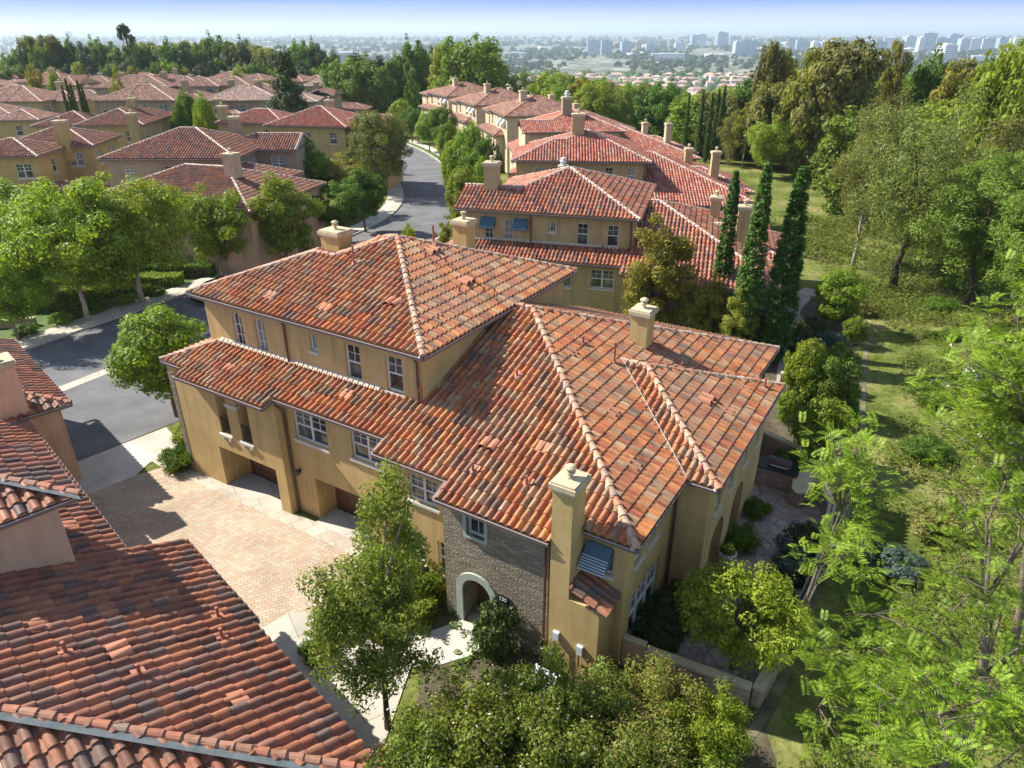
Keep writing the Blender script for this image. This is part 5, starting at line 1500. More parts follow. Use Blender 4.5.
# garden plants right of the villa
tt('magnolia', 812, 340, 4.2, 20, 'open leafy tree with pale stems beyond the end wall of the patio')
tt('citrus', 837, 357, 3.8, 26, 'broad leaved bushy tree near the top of the walled garden')
tt('magnolia', 828, 400, 3.8, 30, 'wide broad leaved tree hanging over the hillside wall', rz=1.1)
tt('bright', 845, 268, 4.5, 26, 'yellow green young tree beside the curving garden path')
tt('bush_b', 858, 318, 2.0, 12, 'small lime shrub at the bend of the hillside path', 'shrub')
tt('bush_blue', 832, 330, 1.8, 16, 'blue grey shrub beside the garden path', 'shrub')
tt('bush_d', 805, 375, 2.2, 14, 'dark green shrub at the inner corner beyond the patio end wall', 'shrub')
tt('bush', 842, 345, 1.6, 18, 'green creeper mound on the low wall by the garden path', 'shrub')
for k_, (px_, py_, h_, sp_) in enumerate(((806, 352, 1.6, 'bush'), (822, 378, 1.5, 'bush_o'), (848, 372, 1.4, 'bush_blue'), (850, 395, 1.5, 'bush'), (815, 318, 1.3, 'bush_d'), (842, 300, 1.4, 'bush'), (868, 300, 1.2, 'bush_o'), (792, 392, 1.8, 'bush_b'), (826, 425, 1.5, 'bush_d'))):
    tt(sp_, px_, py_, h_, 12, 'low shrub in the planted bed along the garden path', 'shrub', 'low shrubs along the garden path')
wall_run('garden_wall', [(15.5, 36.9), (18.0, 36.2)], 1.2, .25, 'short tan wall across the garden below the curving path')
tt('bush_d', 800, 322, 2.5, 12, 'dark shrub between path and rear villa wall', 'shrub')
tt('patio', 750, 578, 3.9, 60, 'round leafy patio tree in the front corner of the walled patio')
tree('bush_d', *UV(-5.3, 19.0), 1.2, 'dark glossy shrub below the tall ground floor windows', 'shrub')
tree('bush', *UV(-4.9, 19.9), 1.1, 'dark rounded shrub in the corner of the patio facade', 'shrub', w=1.1)
tree('bush_d', *UV(-5.1, 17.7), 1.1, 'low dark shrub beside the short peach wall', 'shrub')
tree('bush_d', *UV(-5.0, 18.5), 1.2, 'middle dark shrub under the tall windows', 'shrub')
tree('bush', *UV(-4.2, 26.9), .85, 'small clipped bush between the two patio arches', 'bush')
tree('grassy', *UV(-4.3, 24.4), 1.0, 'grassy clump by the first patio arch', 'grass clump')
tree('bush_blue', *UV(-1.9, 23.6), 1.3, 'blue green shrub against the rail fence', 'shrub')
tree('bush_blue', *UV(-2.1, 21.6), 1.0, 'low silvery shrub near the patio tree', 'shrub')
tree('bush_d', *UV(-1.9, 25.2), 1.3, 'dark leafy shrub in the bed along the patio wall', 'shrub')
tree('bush', *UV(-3.6, 31.0), 1.3, 'shrub hanging over the dark end wall of the patio', 'shrub')
# flowers
for (u, v, z, m, n, lb) in ((-2.5, 24.5, .9, 'flower_v', 160, 'violet flowers in the patio bed'),):
    me = leaf_mesh('flowers', [(0, 0, 0, .28), (.3, .2, -.1, .2)], n, .035, m)
    o = new_obj('flowers', me); o.location = (*UV(u, v), z); tag(o, lb, 'flowers')
# urn planter
def urn(loc, label):
    r = empty('urn_planter', loc, 0, label, 'planter')
    b = MB(); b.lathe([(0, 0), (.2, 0), (.2, .06), (.1, .12), (.08, .22), (.2, .32), (.3, .5), (.31, .58), (.36, .6), (.36, .66), (.3, .66), (.28, .6), (0, .58)], n=18); b.build('urn', M['trim'], r)
    new_obj('plant', leaf_mesh('plant', [(0, 0, .75, .26), (.12, .05, .7, .2), (-.1, .1, .72, .2)], 500, .05, 'lf_green'), r)
    new_obj('blossoms', leaf_mesh('blossoms', [(0, 0, .86, .22), (.1, .05, .84, .18)], 120, .04, 'flower_y'), r)
urn((*UV(-4.35, 23.1), .012), 'white urn planter with yellow flowers by the first patio arch')
# barbecue island and stone bench at the end of the patio
bi = empty('barbecue_island', (*UV(-4.0, 29.9), .012), -AZ_MAIN, 'dark topped stone barbecue island at the far end of the patio', 'barbecue')
b = MB(); b.box(-.8, .8, -.5, .5, 0, .95); b.build('base', M['block'], bi)
b = MB(); b.box(-.88, .88, -.56, .56, .952, 1.02); b.build('counter', M['darkmetal'], bi)
b = MB(); b.tube([(-.5, .0, 1.1), (.5, .0, 1.1)], .28, 14); g_ = b.build('grill_hood', M['pipe'], bi)
b = MB(); b.tube([(-.4, -.33, 1.12), (.4, -.33, 1.12)], .02, 6); b.build('handle', M['slat'], g_)
bi = empty('stone_counter', (*UV(-2.8, 29.6), .012), -AZ_MAIN - .1, 'pale stone counter beside the barbecue island', 'counter')
b = MB(); b.box(-.3, .35, -1.1, 1.0, 0, .8); b.build('base', M['block'], bi)
b = MB()
import bmesh
n = 20
b.poly([(.05 + .48 * cos(2 * pi * k / n), -.05 + 1.25 * sin(2 * pi * k / n), .88) for k in range(n)])
for k in range(n):
    a0, a1 = 2 * pi * k / n, 2 * pi * (k + 1) / n
    b.poly([(.05 + .48 * cos(a0), -.05 + 1.25 * sin(a0), .802), (.05 + .48 * cos(a1), -.05 + 1.25 * sin(a1), .802), (.05 + .48 * cos(a1), -.05 + 1.25 * sin(a1), .88), (.05 + .48 * cos(a0), -.05 + 1.25 * sin(a0), .88)])
b.build('slab', M['cap_stone'], bi)

# planting in front of the entry
def hedge(p, q, wd, h, label, m='lf_bright', n=9000, size=.05, group=None, seed=0):
    L = math.hypot(q[0] - p[0], q[1] - p[1]); rng = np.random.default_rng(int(L * 100) + seed)
    a = atan2(q[1] - p[1], q[0] - p[0])
    N_ = n
    # points on the surface of a box with rough sides
    f = rng.random(N_); X = rng.random(N_) * L; Y = (rng.random(N_) - .5) * wd; Z = rng.random(N_) * h
    nx = np.zeros(N_); ny = np.zeros(N_); nz = np.zeros(N_)
    t1 = f < .55; Z[t1] = h; nz[t1] = 1
    t2 = (f >= .55) & (f < .9); s_ = np.sign(rng.random(N_) - .5); Y[t2] = s_[t2] * wd / 2; ny[t2] = s_[t2]
    t3 = f >= .9; X[t3] = np.where(s_[t3] > 0, L, 0); nx[t3] = s_[t3]
    P = np.stack([X, Y, Z], 1) + rng.normal(size=(N_, 3)) * .045 + np.stack([np.zeros(N_), np.sin(X * 3 + seed) * .05, np.sin(X * 2.3 + Y * 4) * .05], 1)
    nr = np.stack([nx, ny, nz], 1) + rng.normal(size=(N_, 3)) * .6; nr /= np.linalg.norm(nr, axis=1)[:, None]
    t = np.cross(nr, rng.normal(size=(N_, 3))); t /= np.linalg.norm(t, axis=1)[:, None]; bt = np.cross(nr, t); s = (size * (.6 + .8 * rng.random(N_)))[:, None]
    V = np.stack([P - t * s, P + bt * s * .6, P + t * s, P - bt * s * .6], 1).reshape(-1, 3)
    me = mesh_from('hedge', V, np.arange(N_ * 4).reshape(N_, 4), np.stack([np.floor(X * 4), rng.random(N_) * 40], 1), [M[m]], False)
    r = empty('hedge', (p[0], p[1], hills(*p)), a, label, 'hedge', group)
    new_obj('foliage', me, r)
    b = MB(); b.box(.06, L - .06, -wd / 2 + .08, wd / 2 - .08, 0, h - .07); b.build('twigs', M['bark_d'], r)
    return r
hedge(UV(-14.2, 14.4), UV(-12.4, 14.5), .95, .75, 'clipped green hedge block to the left of the arched entry')
hedge(UV(-14.6, 13.2), UV(-13.2, 13.3), .8, .65, 'second clipped hedge block nearer the slim front tree', seed=2)
tree('bush', *UV(-13.6, 15.4), 1.5, 'leafy shrub below the front windows left of the stone wall', 'shrub')
tree('bush_b', *UV(-15.0, 15.3), 1.6, 'light green shrub at the step of the front wall', 'shrub')
tree('bush_d', *UV(-9.7, 14.55), 2.0, 'dark upright shrub right of the arched entry', 'shrub', w=.55)
tree('bush_o', *UV(-6.2, 15.2), 1.0, 'yellow tinged low shrub in the nook right of the big chimney', 'shrub', w=.8)
tree('bush', -6.6, 17.3, .8, 'small shrub beside the lower left walk', 'shrub')
# slim tall front tree (two leaders)
x, y = gnd(388, 728)
cl = [(c[0] * 1.0, c[1] * 1.0, c[2], c[3]) for c in crown_clumps(77, 1.65, 1.65, 1.2, 6.6, 110, .42, .35, .3)]
cl += [(c[0] + .75, c[1] + .5, c[2], c[3]) for c in crown_clumps(78, .95, .95, 4.6, 8.9, 60, .38, .3, .3)]
cl += [(c[0] - 1.0, c[1] + .3, c[2], c[3]) for c in crown_clumps(79, .9, .9, 3.2, 6.9, 40, .36, .3, .3)]
SP['front'] = measure(leaf_mesh('crown', cl, 26000, .07, 'lf_olive_y', aspect=.38, up=.2, shell=.35), trunk_mesh('trunk', 6.5, .1, cl, 7, 'bark', .08, 14, .2))
tree('front', x, y, 8.7, 'tall slender yellow green tree in front of the villa entry', rz=.3, w=.98)
# crape myrtles and bushes along the bottom edge
for k, (px, py, h, rp, sp_, lb) in enumerate((
    (468, 694, 4.2, 66, 'myrtle', 'pale flowering shrub tree nearest the entry walk at the bottom'),
    (535, 672, 3.8, 58, 'myrtle', 'loose shrub tree with pale blossom tips below the big chimney'),
    (425, 735, 4.0, 70, 'myrtle', 'green shrub tree at the bottom between slim tree and bottom edge'),
    (606, 686, 3.4, 58, 'myrtle2', 'olive brown tipped shrub below the air conditioner'),
    (660, 680, 3.2, 60, 'myrtle2', 'olive shrub in front of the patio block wall'),
    (710, 705, 3.0, 48, 'myrtle3', 'bright green shrub at the outer corner of the patio wall'),
    (540, 730, 4.0, 75, 'myrtle', 'large green shrub at the bottom centre edge'),
    (630, 738, 3.4, 70, 'myrtle2', 'dense olive shrub at the bottom edge right of centre'),
    (372, 752, 3.0, 30, 'myrtle4', 'orange tinged shrub at the corner of the plum roof'),
    (700, 765, 2.6, 50, 'myrtle3', 'small green shrub at the bottom beside the hillside path'))):
    if sp_ not in SP:
        pm = {'myrtle': ('lf_myrtle', 'flower_p'), 'myrtle2': ('lf_olive_y', 'lf_rust'), 'myrtle3': ('lf_bright', None), 'myrtle4': ('lf_rust', None)}[sp_]
        cl = crown_clumps(90 + k, 1.9, 1.9, .4, 4.0, 120, .42, .35, .35)
        SP[sp_] = measure(leaf_mesh('crown', cl, 20000, .06, pm[0], aspect=.5, shell=.35), trunk_mesh('trunk', 2.5, .09, cl, k, 'bark', 0, 10, .15))
        if pm[1]:
            tops = [c for c in cl if c[2] > 2.4]
            SP[sp_ + '_f'] = leaf_mesh('blossoms', [(c[0], c[1], c[2] + .12, c[3]) for c in tops], 190 if pm[1] == 'flower_p' else 2500, .045, pm[1], shell=.9, up=1)
    o = tt(sp_, px, py, h, rp, lb, 'shrub')
    if sp_ + '_f' in SP: new_obj('blossoms', SP[sp_ + '_f'], o)

# hedges on the left lawn
for i, (p, q, w_, h_) in enumerate((((-43, 55.2), (-27.3, 56.2), 1.3, .9), ((-44, 52.6), (-28.8, 53.8), 1.1, .7), ((-42, 49.6), (-31.5, 50.8), 1.3, .9), ((-43, 58.0), (-25.5, 58.6), 1.0, 1.0))):
    hedge(p, q, w_, h_, ['long clipped hedge on the left lawn, second from the brown wall', 'low ground hedge between the clipped hedges of the lawn', 'clipped hedge nearest the planter wall of the lawn', 'long hedge directly below the brown wall'][i], ['lf_bright', 'lf_lime', 'lf_green', 'lf_green'][i], 9000, .09, seed=i)
for i, (x_, y_, h_) in enumerate(((-36.3, 41.0, .7), (-35, 43.4, .8), (-33.6, 45.5, .8), (-32.4, 47.6, .8), (-31, 49.7, .7), (-29.6, 51.6, .8), (-28.2, 53.6, .7), (-36, 39, .7))):
    tree('bush_b' if i % 2 else 'bush', x_, y_, h_, 'low shrub in the planted strip beside the left pavement', 'shrub', 'shrubs beside the left pavement', w=1.6)

# trees on the right hillside
tb('euc2', 893, 289, 92, 66, 'large drooping eucalyptus with dark leaning trunk on the grassy slope')
tb('euc', 852, 268, 93, 36, 'tall brownish eucalyptus with pale branches left of the drooping one')
tb('brown', 958, 268, 120, 55, 'dense eucalyptus in the shade at the right of the grassy slope')
tb('pine', 799, 168, 84, 34, 'bushy light green pine standing by the bare patch on the slope')
tb('brown', 729, 165, 112, 18, 'brownish see-through tree right of the dark cypress group')
tb('thin', 742, 168, 104, 14, 'slim yellow green tree beside the see-through brown tree')
tb('park2', 766, 178, 118, 26, 'yellow green tree with bent trunk at the upper left of the slope')
tY('pine', 1010, 150, 50, 60, 'large feathery green tree with pale blossom at the right edge')
tb('pine', 1015, 330, 170, 50, 'feathery tree at the right edge behind the nearest trees', rz=1)

# ------------------------------------------------------------------ feathery trees near the camera on the right
def spray_mesh(name, pts, dirs, n_each, m, L=.42, leaf=.085, pairs=8, seed=0):
    rng = np.random.default_rng(seed); V = []; U = []
    for ci, (p, d0) in enumerate(zip(pts, dirs)):
        for _ in range(n_each):
            a = rng.random() * 6.28; el = rng.normal() * .35 + .05
            d = np.array([cos(a) * cos(el), sin(a) * cos(el), sin(el)]) * .9 + np.array(d0) * .6; d /= np.linalg.norm(d)
            b0 = np.array(p) + rng.normal(size=3) * .16
            s = np.cross(d, [0, 0, 1]); s /= np.linalg.norm(s) + 1e-6; s = s + rng.normal(size=3) * .25; s /= np.linalg.norm(s); up = np.cross(s, d)
            l = L * (.7 + .6 * rng.random()); k = rng.integers(0, 60)
            for i in range(pairs):
                t = (i + .6) / pairs; q = b0 + d * l * t - np.array([0, 0, 1]) * (.22 * l * t * t)
                for sg in (-1, 1):
                    ld = d * .55 + s * sg * .85 - up * .12; ld /= np.linalg.norm(ld); w = np.cross(ld, up); w /= np.linalg.norm(w)
                    ll = leaf * (1.1 - .4 * abs(t - .45)) ; c = q + ld * ll
                    V += [q, c * 1.0 + w * ll * .3, q + ld * ll * 2, c - w * ll * .3]; U.append((k * 1.7 + ci * .31, rng.random() * 9 + i * 0))
    V = np.array(V)
    return mesh_from(name, V, np.arange(len(V)).reshape(-1, 4), np.array(U), [M[m]], False)

def feather_tree(base, tips, label, leaf='lf_feather', n_each=9, seed=0, r0=.14, fork=.35, blossom=0, L=.42, lf=.068):
    """base: ground point; tips: world points of the branch ends"""
    rng = np.random.default_rng(seed)
    r = empty('tree', base, 0, label, 'tree')
    B = Vector(base); T_ = [Vector(t) - B for t in tips]
    c = sum(T_, Vector()) / len(T_)
    b = MB(); H = max(t.z for t in T_)
    trunk = [Vector((0, 0, -.2)), Vector((c.x * .12, c.y * .12, H * .2)), Vector((c.x * .35, c.y * .35, H * .42)), Vector((c.x * .7, c.y * .7, H * .66)), Vector((c.x * .95, c.y * .95, H * .85))]
    b.tube(trunk, [r0, r0 * .85, r0 * .65, r0 * .42, r0 * .2], 8)
    pts = []; dirs = []
    for t in T_:
        k = min(range(1, 4), key=lambda i: (trunk[i] - t).length + (3 if trunk[i].z > t.z - .6 else 0))
        a = trunk[k]; mid = a.lerp(t, .55) + Vector((rng.normal() * .15, rng.normal() * .15, (t - a).length * .1))
        b.tube([a, mid, t], [r0 * .4, r0 * .22, r0 * .08], 5)
        for f in (.35, .6, .8, 1.0):
            q = (a.lerp(mid, f * 2) if f < .5 else mid.lerp(t, (f - .5) * 2))
            for _ in range(2 if f < .5 else 3):
                o = q + Vector(rng.normal(size=3) * (.38 if f > .5 else .25))
                b.tube([q, o], [r0 * .07, r0 * .03], 4)
                pts.append(tuple(o)); dirs.append(tuple((o - a).normalized()))
    tr = b.build('trunk', M['bark'], r, smooth=True)
    new_obj('crown', spray_mesh('crown', pts, dirs, n_each, leaf, L, lf, 8, seed), r)
    if blossom:
        me = leaf_mesh('blossoms', [(*pts[int(k)], .16) for k in rng.choice(len(pts), blossom)], blossom * 9, .035, 'flower_w', up=1)
        new_obj('blossoms', me, r)
    return r
M['lf_hill'] = leaf_mat('leaves_hill', (.08, .12, .018), (.15, .21, .03), (.25, .30, .06))
M['lf_feather'] = leaf_mat('leaves_feather', (0.07, 0.12, 0.01), (0.16, 0.25, 0.015), (0.3, 0.4, 0.04), .4)
def tips_px(lst):
    return [far(px, py, Y) for px, py, Y in lst]
rg = np.random.default_rng(3)
def cloud(x0, x1, y0, y1, Y0, Y1, n, seed, keep=None):
    rg = np.random.default_rng(seed); o = []
    while len(o) < n:
        x, y = x0 + (x1 - x0) * rg.random(), y0 + (y1 - y0) * rg.random()
        if keep is None or keep(x, y): o.append((x, y, Y0 + (Y1 - Y0) * rg.random()))
    return o
# lower right: two sparse trees, the slope shows between their branches
feather_tree((12.3, 12.5, hills(12.3, 12.5)), tips_px(cloud(840, 1060, 430, 620, 11.0, 14.5, 11, 1, lambda x, y: y > 660 - (x - 800) * 1.1)), 'feathery bright green tree with sparse branches at the lower right', n_each=3, seed=1)
feather_tree((10.2, 10.6, hills(10.2, 10.6)), tips_px(cloud(845, 1060, 600, 800, 9.5, 12.5, 11, 2, lambda x, y: y > 690 - (x - 840) * .5)), 'feathery green tree nearest the camera in the lower right corner', n_each=4, seed=2)
feather_tree((15.5, 15.8, hills(15.5, 15.8)), tips_px(cloud(930, 1080, 250, 470, 15, 19, 26, 4, lambda x, y: x > 1010 - (y - 230) * .5)), 'feathery tree with white blossom clusters at the right edge', n_each=6, seed=4, blossom=60)
feather_tree((9.3, 17.3, hills(9.3, 17.3)), tips_px(cloud(812, 880, 430, 560, 15.5, 18.5, 15, 5)), 'young feathery tree leaning over the patio rail', n_each=3, seed=5, r0=.07)
feather_tree((9.0, 14.6, hills(9.0, 14.6)), tips_px(cloud(815, 905, 640, 760, 12.2, 13.8, 10.2, 6)), 'small feathery sapling beside the hillside path', n_each=3, seed=6, r0=.05)

rsl = random.Random(77)
for i in range(34):
    yy = rsl.uniform(14, 60); xx = 9.5 + (yy - 13) * .6 + rsl.uniform(0, 1) ** 1.3 * 16
    tree(rsl.choice(['bush_o', 'bush_blue', 'bush', 'bush_o', 'grassy']), xx, yy, rsl.uniform(.5, 1.1), 'low wild shrub scattered on the grassy hillside', 'shrub', 'wild shrubs on the hillside', w=rsl.uniform(1.2, 1.9))
# loose ground cover on the hillside: nobody could count it
def cover(name, n, area, m, size, hgt, seed, label):
    rng = np.random.default_rng(seed); P = []
    while len(P) < n:
        x, y = area[0] + (area[1] - area[0]) * rng.random(), area[2] + (area[3] - area[2]) * rng.random()
        d = x - 7.7 - (y - 13) * .6 if y < 44 else x - 26.5
        if d < .4 or (y > 60 and x > 44 and y < 125 and x < 52): continue
        f = sin(x * .45 + seed) * sin(y * .37 + 1.3 * seed) + .5 * sin(x * 1.3 + y * .9 + seed)
        if rng.random() > .35 + .5 * f: continue
        P.append((x, y))
    P = np.array(P); Z = np.array([hills(*p) for p in P])
    N = len(P); bl = 7
    c = np.repeat(np.column_stack([P, Z]), bl, 0); M_ = N * bl
    sz = np.repeat(size * (1 + P[:, 1] / 45), bl)
    c[:, :2] += rng.normal(size=(M_, 2)) * (sz * 1.6)[:, None]
    nr = rng.normal(size=(M_, 3)) * .6 + np.array([0, 0, 1]); nr /= np.linalg.norm(nr, axis=1)[:, None]
    t = np.cross(nr, rng.normal(size=(M_, 3))); t /= np.linalg.norm(t, axis=1)[:, None]; bt = np.cross(nr, t)
    c[:, 2] += rng.random(M_) * hgt * (1 + c[:, 1] / 60)
    s = (sz * (.5 + rng.random(M_)))[:, None]
    V = np.stack([c - t * s, c + bt * s * .4, c + t * s, c - bt * s * .4], 1).reshape(-1, 3)
    o = new_obj(name, mesh_from(name, V, np.arange(M_ * 4).reshape(M_, 4), np.stack([np.repeat(rng.integers(0, 50, N), bl) * 1.3, rng.random(M_) * 9], 1), [M[m]], False))
    tag(o, label, 'ground cover', kind='stuff')
cover('ground_cover', 44000, (8, 62, 9, 80), 'lf_hill', .05, .28, 1, 'low green ground cover on the hillside')
cover('dry_grass', 7000, (8, 62, 9, 80), 'lf_dry', .04, .2, 2, 'dry tufts of grass on the hillside')
def bed_cover(name, poly_uvs, n, m, size, hgt, seed, label):
    rng = np.random.default_rng(seed); cl = []
    x0, x1 = min(p[0] for p in poly_uvs), max(p[0] for p in poly_uvs); y0, y1 = min(p[1] for p in poly_uvs), max(p[1] for p in poly_uvs)
    while len(cl) < n:
        x, y = rng.uniform(x0, x1), rng.uniform(y0, y1); ins = False; k = len(poly_uvs)
        for i in range(k):
            (a, b_), (c, d) = poly_uvs[i], poly_uvs[(i + 1) % k]
            if (b_ > y) != (d > y) and x < (c - a) * (y - b_) / (d - b_) + a: ins = not ins
        if ins: cl.append((x, y, hills(x, y) + rng.random() * hgt, .16))
    o = new_obj(name, leaf_mesh(name, cl, n * 26, size, m, up=1)); tag(o, label, 'ground cover', kind='stuff')
bed_cover('bed_plants', [(-3.2, 20.4), (0.2, 17.6), (3.3, 18.0), (8.0, 15.0), (4, 9), (-2.5, 9), (-3.0, 14)], 420, 'lf_green', .06, .3, 3, 'low plants covering the bed in front of the entry')

# ------------------------------------------------------------------ houses of the left quarter
def hplace(px, py, z, az, blocks, st, tile, cap, lod, label, chims=(), group=None, wins=True, zb=0):
    p = at(px, py, z)
    e = blocks[0][4]
    return house((p[0], p[1], z - e), az, st, tile, cap, lod, blocks, wins, chims, label, group=group, zb=-.6)
hplace(97.6, 159, 7.5, 90, [(0, 13.7, 0, 12, 7.5), (9, 17.6, 6.5, 13.5, 7.35, PT, False, True), (13, 17.5, 1.5, 7, 3.2)], 'stucco_g', 'tile_left', 'cap_pale', 1, 'big house with striped plum roof and gabled right wing behind the thin yellowish tree', [(9.8, 10.9, 9.6, 10.5, 8, 10.4, 'pipe')])
hplace(82, 200, 5.6, 105.8, [(0, 16.8, 0, 12.5, 5.6), (3, 11, 9, 18, 5.4)], 'stucco_p', 'tile_left', 'cap_pale', 1, 'lower house with striped plum roof and one chimney right behind the left lime trees', [(11.5, 12.6, 4.6, 5.6, 6, 9.3, 'urn')])
hplace(30.5, 126.5, 7.5, 84.4, [(0, 8.0, 0, 8, 7.5), (6.0, 14.8, -1.5, 12, 7.7), (1, 7, -4, 2, 4)], 'stucco_b', 'tile_left', 'cap_pale', 1, 'stepped house with low side wing just below the small cypress cluster', [(10.5, 11.6, 5.5, 6.5, 8, 10.4, 'urn'), (13.4, 14.4, -3, -2, 3, 9.3, 'urn')])
h = hplace(-45, 158, 7.5, 83.5, [(0, 7.7, 0, 7.2, 7.5), (1, 10.6, 6.3, 14.5, 7.6), (4, 11.5, -2.5, 6, 3.4)], 'stucco_y', 'tile_left', 'cap_pale', 1, 'bright yellow walled house cut off by the left edge', [(7.0, 8.2, 6.2, 7.3, 6, 10.2, 'pipe')])
hplace(207, 124.5, 7.5, 99.5, [(0, 10, 2, 10, 7.5), (8, 19.5, 0, 11, 7.5), (16, 24, 1.5, 9, 7.2, PT, False, True)], 'stucco_b', 'tile2', 'cap_pale', 1, 'long house with red and cream striped roof above the round street trees', [(0.2, 1.4, 2.5, 3.5, 6, 9.6, 'urn'), (13.6, 14.6, 7.6, 8.6, 8, 10.1, 'urn')])
h = hplace(178, 86.5, 7.5, 90, [(0, 9, 0, 8, 7.5), (6, 15.5, 1, 10, 7.6)], 'stucco_g', 'tile_dusk', 'cap_pale', 2, 'grey tan house with three blue window awnings among the left roofs', [(12, 13, -2, -1, 0, 9, 'urn')])
for x_ in (1.4, 4.2, 6.6): awning(h, x_, .38, 6.9, 1.3)
hplace(200, 101, 7.5, 84, [(0, 13.8, 0, 11, 7.5), (11, 20, 2, 11, 7.0)], 'stucco_g', 'tile_pale', 'cap_pale', 2, 'house with pale grey brown roof and square chimney behind the long striped roof', [(8.5, 9.6, 6, 7, 8, 10.5, 'urn'), (3, 4, -2, -1, 0, 8, 'urn')])
hplace(213, 118, 5.0, 86, [(0, 6, 0, 8, 5.0)], 'stucco_g', 'tile_pale', 'cap_pale', 2, 'small pale roof wing between the grey and the red striped houses')
hplace(-40, 102, 7.5, 88, [(0, 13.9, 0, 12, 7.5), (9, 18, 4, 14, 7.2)], 'stucco_b', 'tile_dusk', 'cap_pale', 2, 'brown roofed house at the left edge with bright ridge line', [(12, 13.2, 9, 10, 8, 10.2, 'urn')])
hplace(90.6, 100.8, 7.5, 88, [(0, 14.6, 0, 12.5, 7.5), (12, 19, 2.5, 12, 7.3)], 'stucco_g', 'tile_dusk', 'cap_pale', 2, 'wide dusty red roofed house right of the small cypress cluster', [(5, 6.2, 9, 10, 8, 10.1, 'urn'), (14, 15, 6, 7, 7, 10.5, 'urn')])
hplace(-10, 121, 7.0, 80, [(0, 6.5, 0, 8, 7.0), (-6, 2, 3, 12, 7.3)], 'stucco_b', 'tile_dusk', 'cap_pale', 2, 'tan house with two stacked windows at the left edge above the yellow house')
hplace(14, 82.5, 7.4, 96, [(0, 13, 0, 11, 7.4), (8, 17, -2, 8, 7.0, PT, False, True)], 'stucco_b', 'tile_left', 'cap_pale', 2, 'plum roofed gable house behind the brown roof at the left edge', [(1, 2.2, 5, 6, 8, 10.2, 'urn'), (8, 9, 2, 3, 8, 10.5, 'urn')])
hplace(92, 88, 7.4, 85, [(0, 16, 0, 12, 7.4), (10, 22, 5, 15, 7.3)], 'stucco_g', 'tile_dusk', 'cap_pale', 2, 'house with teal window and dusty roof over the cypress tips', [(3, 4.2, 7, 8, 8, 10.1, 'urn'), (12, 13.2, 8, 9, 8, 10.2, 'urn')])
hplace(303, 96, 6.2, 92, [(0, 6.5, 0, 7, 6.2, PT, True, True), (2, 12, 6, 12, 3)], 'stucco_g', 'tile_dusk', 'cap_left', 2, 'small pinkish roofed house in the trees right of the big conifer', [(1, 2, 5, 6, 5, 8.6, 'urn')])

# the farther roofs: three kinds, copied
kinds = [house((0, 0, 0), 90, 'stucco_g', 'tile_dusk', 'cap_pale', 2, [(0, 13, 0, 11, 7.3), (9, 18, 3, 13, 7.1)], True, [(6, 7.1, 7, 8, 8, 10.0, 'urn')]),
         house((0, 0, 0), 90, 'stucco_b', 'tile2', 'cap_pale', 2, [(0, 15, 0, 10, 6.6), (-4, 5, 4, 12, 7.2, PT, True, False)], True, [(9, 10.1, 5, 6, 7, 10, 'urn')]),
         house((0, 0, 0), 90, 'stucco_c', 'tile_pale', 'cap_pale', 2, [(0, 11, 0, 13, 7.6), (8, 16, -2, 7, 6.9)], True, [(4, 5.1, 8, 9, 8, 10.4, 'urn')])]
used = [False] * 3
lab = ['far tract house with dusty red roof in the packed quarter before the left treeline', 'far tract house with orange red roof in the packed quarter before the left treeline', 'far tract house with pale clay roof in the packed quarter before the left treeline']
rr = random.Random(9); nfar = 0
for j, Y in enumerate((152, 168, 184, 201, 219, 238)):
    x = -Y * .74 + rr.uniform(0, 10)
    while x < -.205 * Y - 14:
        px = 512 + 711 * x / (Y * cp + 12 * sp)
        ok = True
        if Y < 190 and 165 < px < 262: ok = Y > 182
        if Y < 160 and px < 60: ok = False
        if px > 300 and Y > 230: ok = False
        if ok:
            k = rr.randrange(3)
            o = kinds[k] if not used[k] else copy_tree(kinds[k])
            used[k] = True
            o.location = (x, Y + rr.uniform(-3, 3), hills(x, Y) - .3 + rr.uniform(-.6, .9)); o.rotation_euler.z = radians(rr.uniform(-14, 14) + rr.choice((0, 0, 90, 180)) * 1.0)
            tag(o, lab[k], 'house', 'far roofs of the left quarter'); nfar += 1
        x += rr.uniform(15.5, 20)
for k, o in enumerate(kinds):
    if not used[k]: raise RuntimeError('kind not used')

# ------------------------------------------------------------------ woods
def band(lst, Y0, Y1, keys, label, group, rp, seed):
    r_ = random.Random(seed)
    for px, py in lst:
        k = r_.choice(keys); Y = r_.uniform(Y0, Y1)
        tY(k, px, py, Y, rp * r_.uniform(.85, 1.25), label, 'tree', group)
tops = [(5, 58), (14, 50), (28, 37), (38, 42), (47, 36), (58, 44), (66, 40), (81, 43), (96, 40), (109, 42), (117, 48), (133, 42), (147, 43), (157, 47), (166, 42), (178, 46), (186, 42), (197, 45), (206, 40), (218, 36), (229, 43), (238, 46), (246, 40), (257, 46), (266, 49), (276, 54), (295, 44), (304, 41), (315, 45), (324, 52)]
band(tops, 246, 262, ['wood_b', 'wood_b', 'wood_c', 'wood_d'], 'tree in the dark green line beyond the left roofs', 'treeline beyond the left roofs', 12.5, 1)
band([(x + 7, 60 + (x * 7 % 9)) for x in range(-4, 330, 15)], 238, 245, ['wood_b', 'wood_c', 'wood_a'], 'lower tree standing before the left treeline', 'lower trees before the left treeline', 8.5, 2)
tY('snag', 124, 24, 240, 10, 'ragged open conifer with tufted top rising above the left treeline')
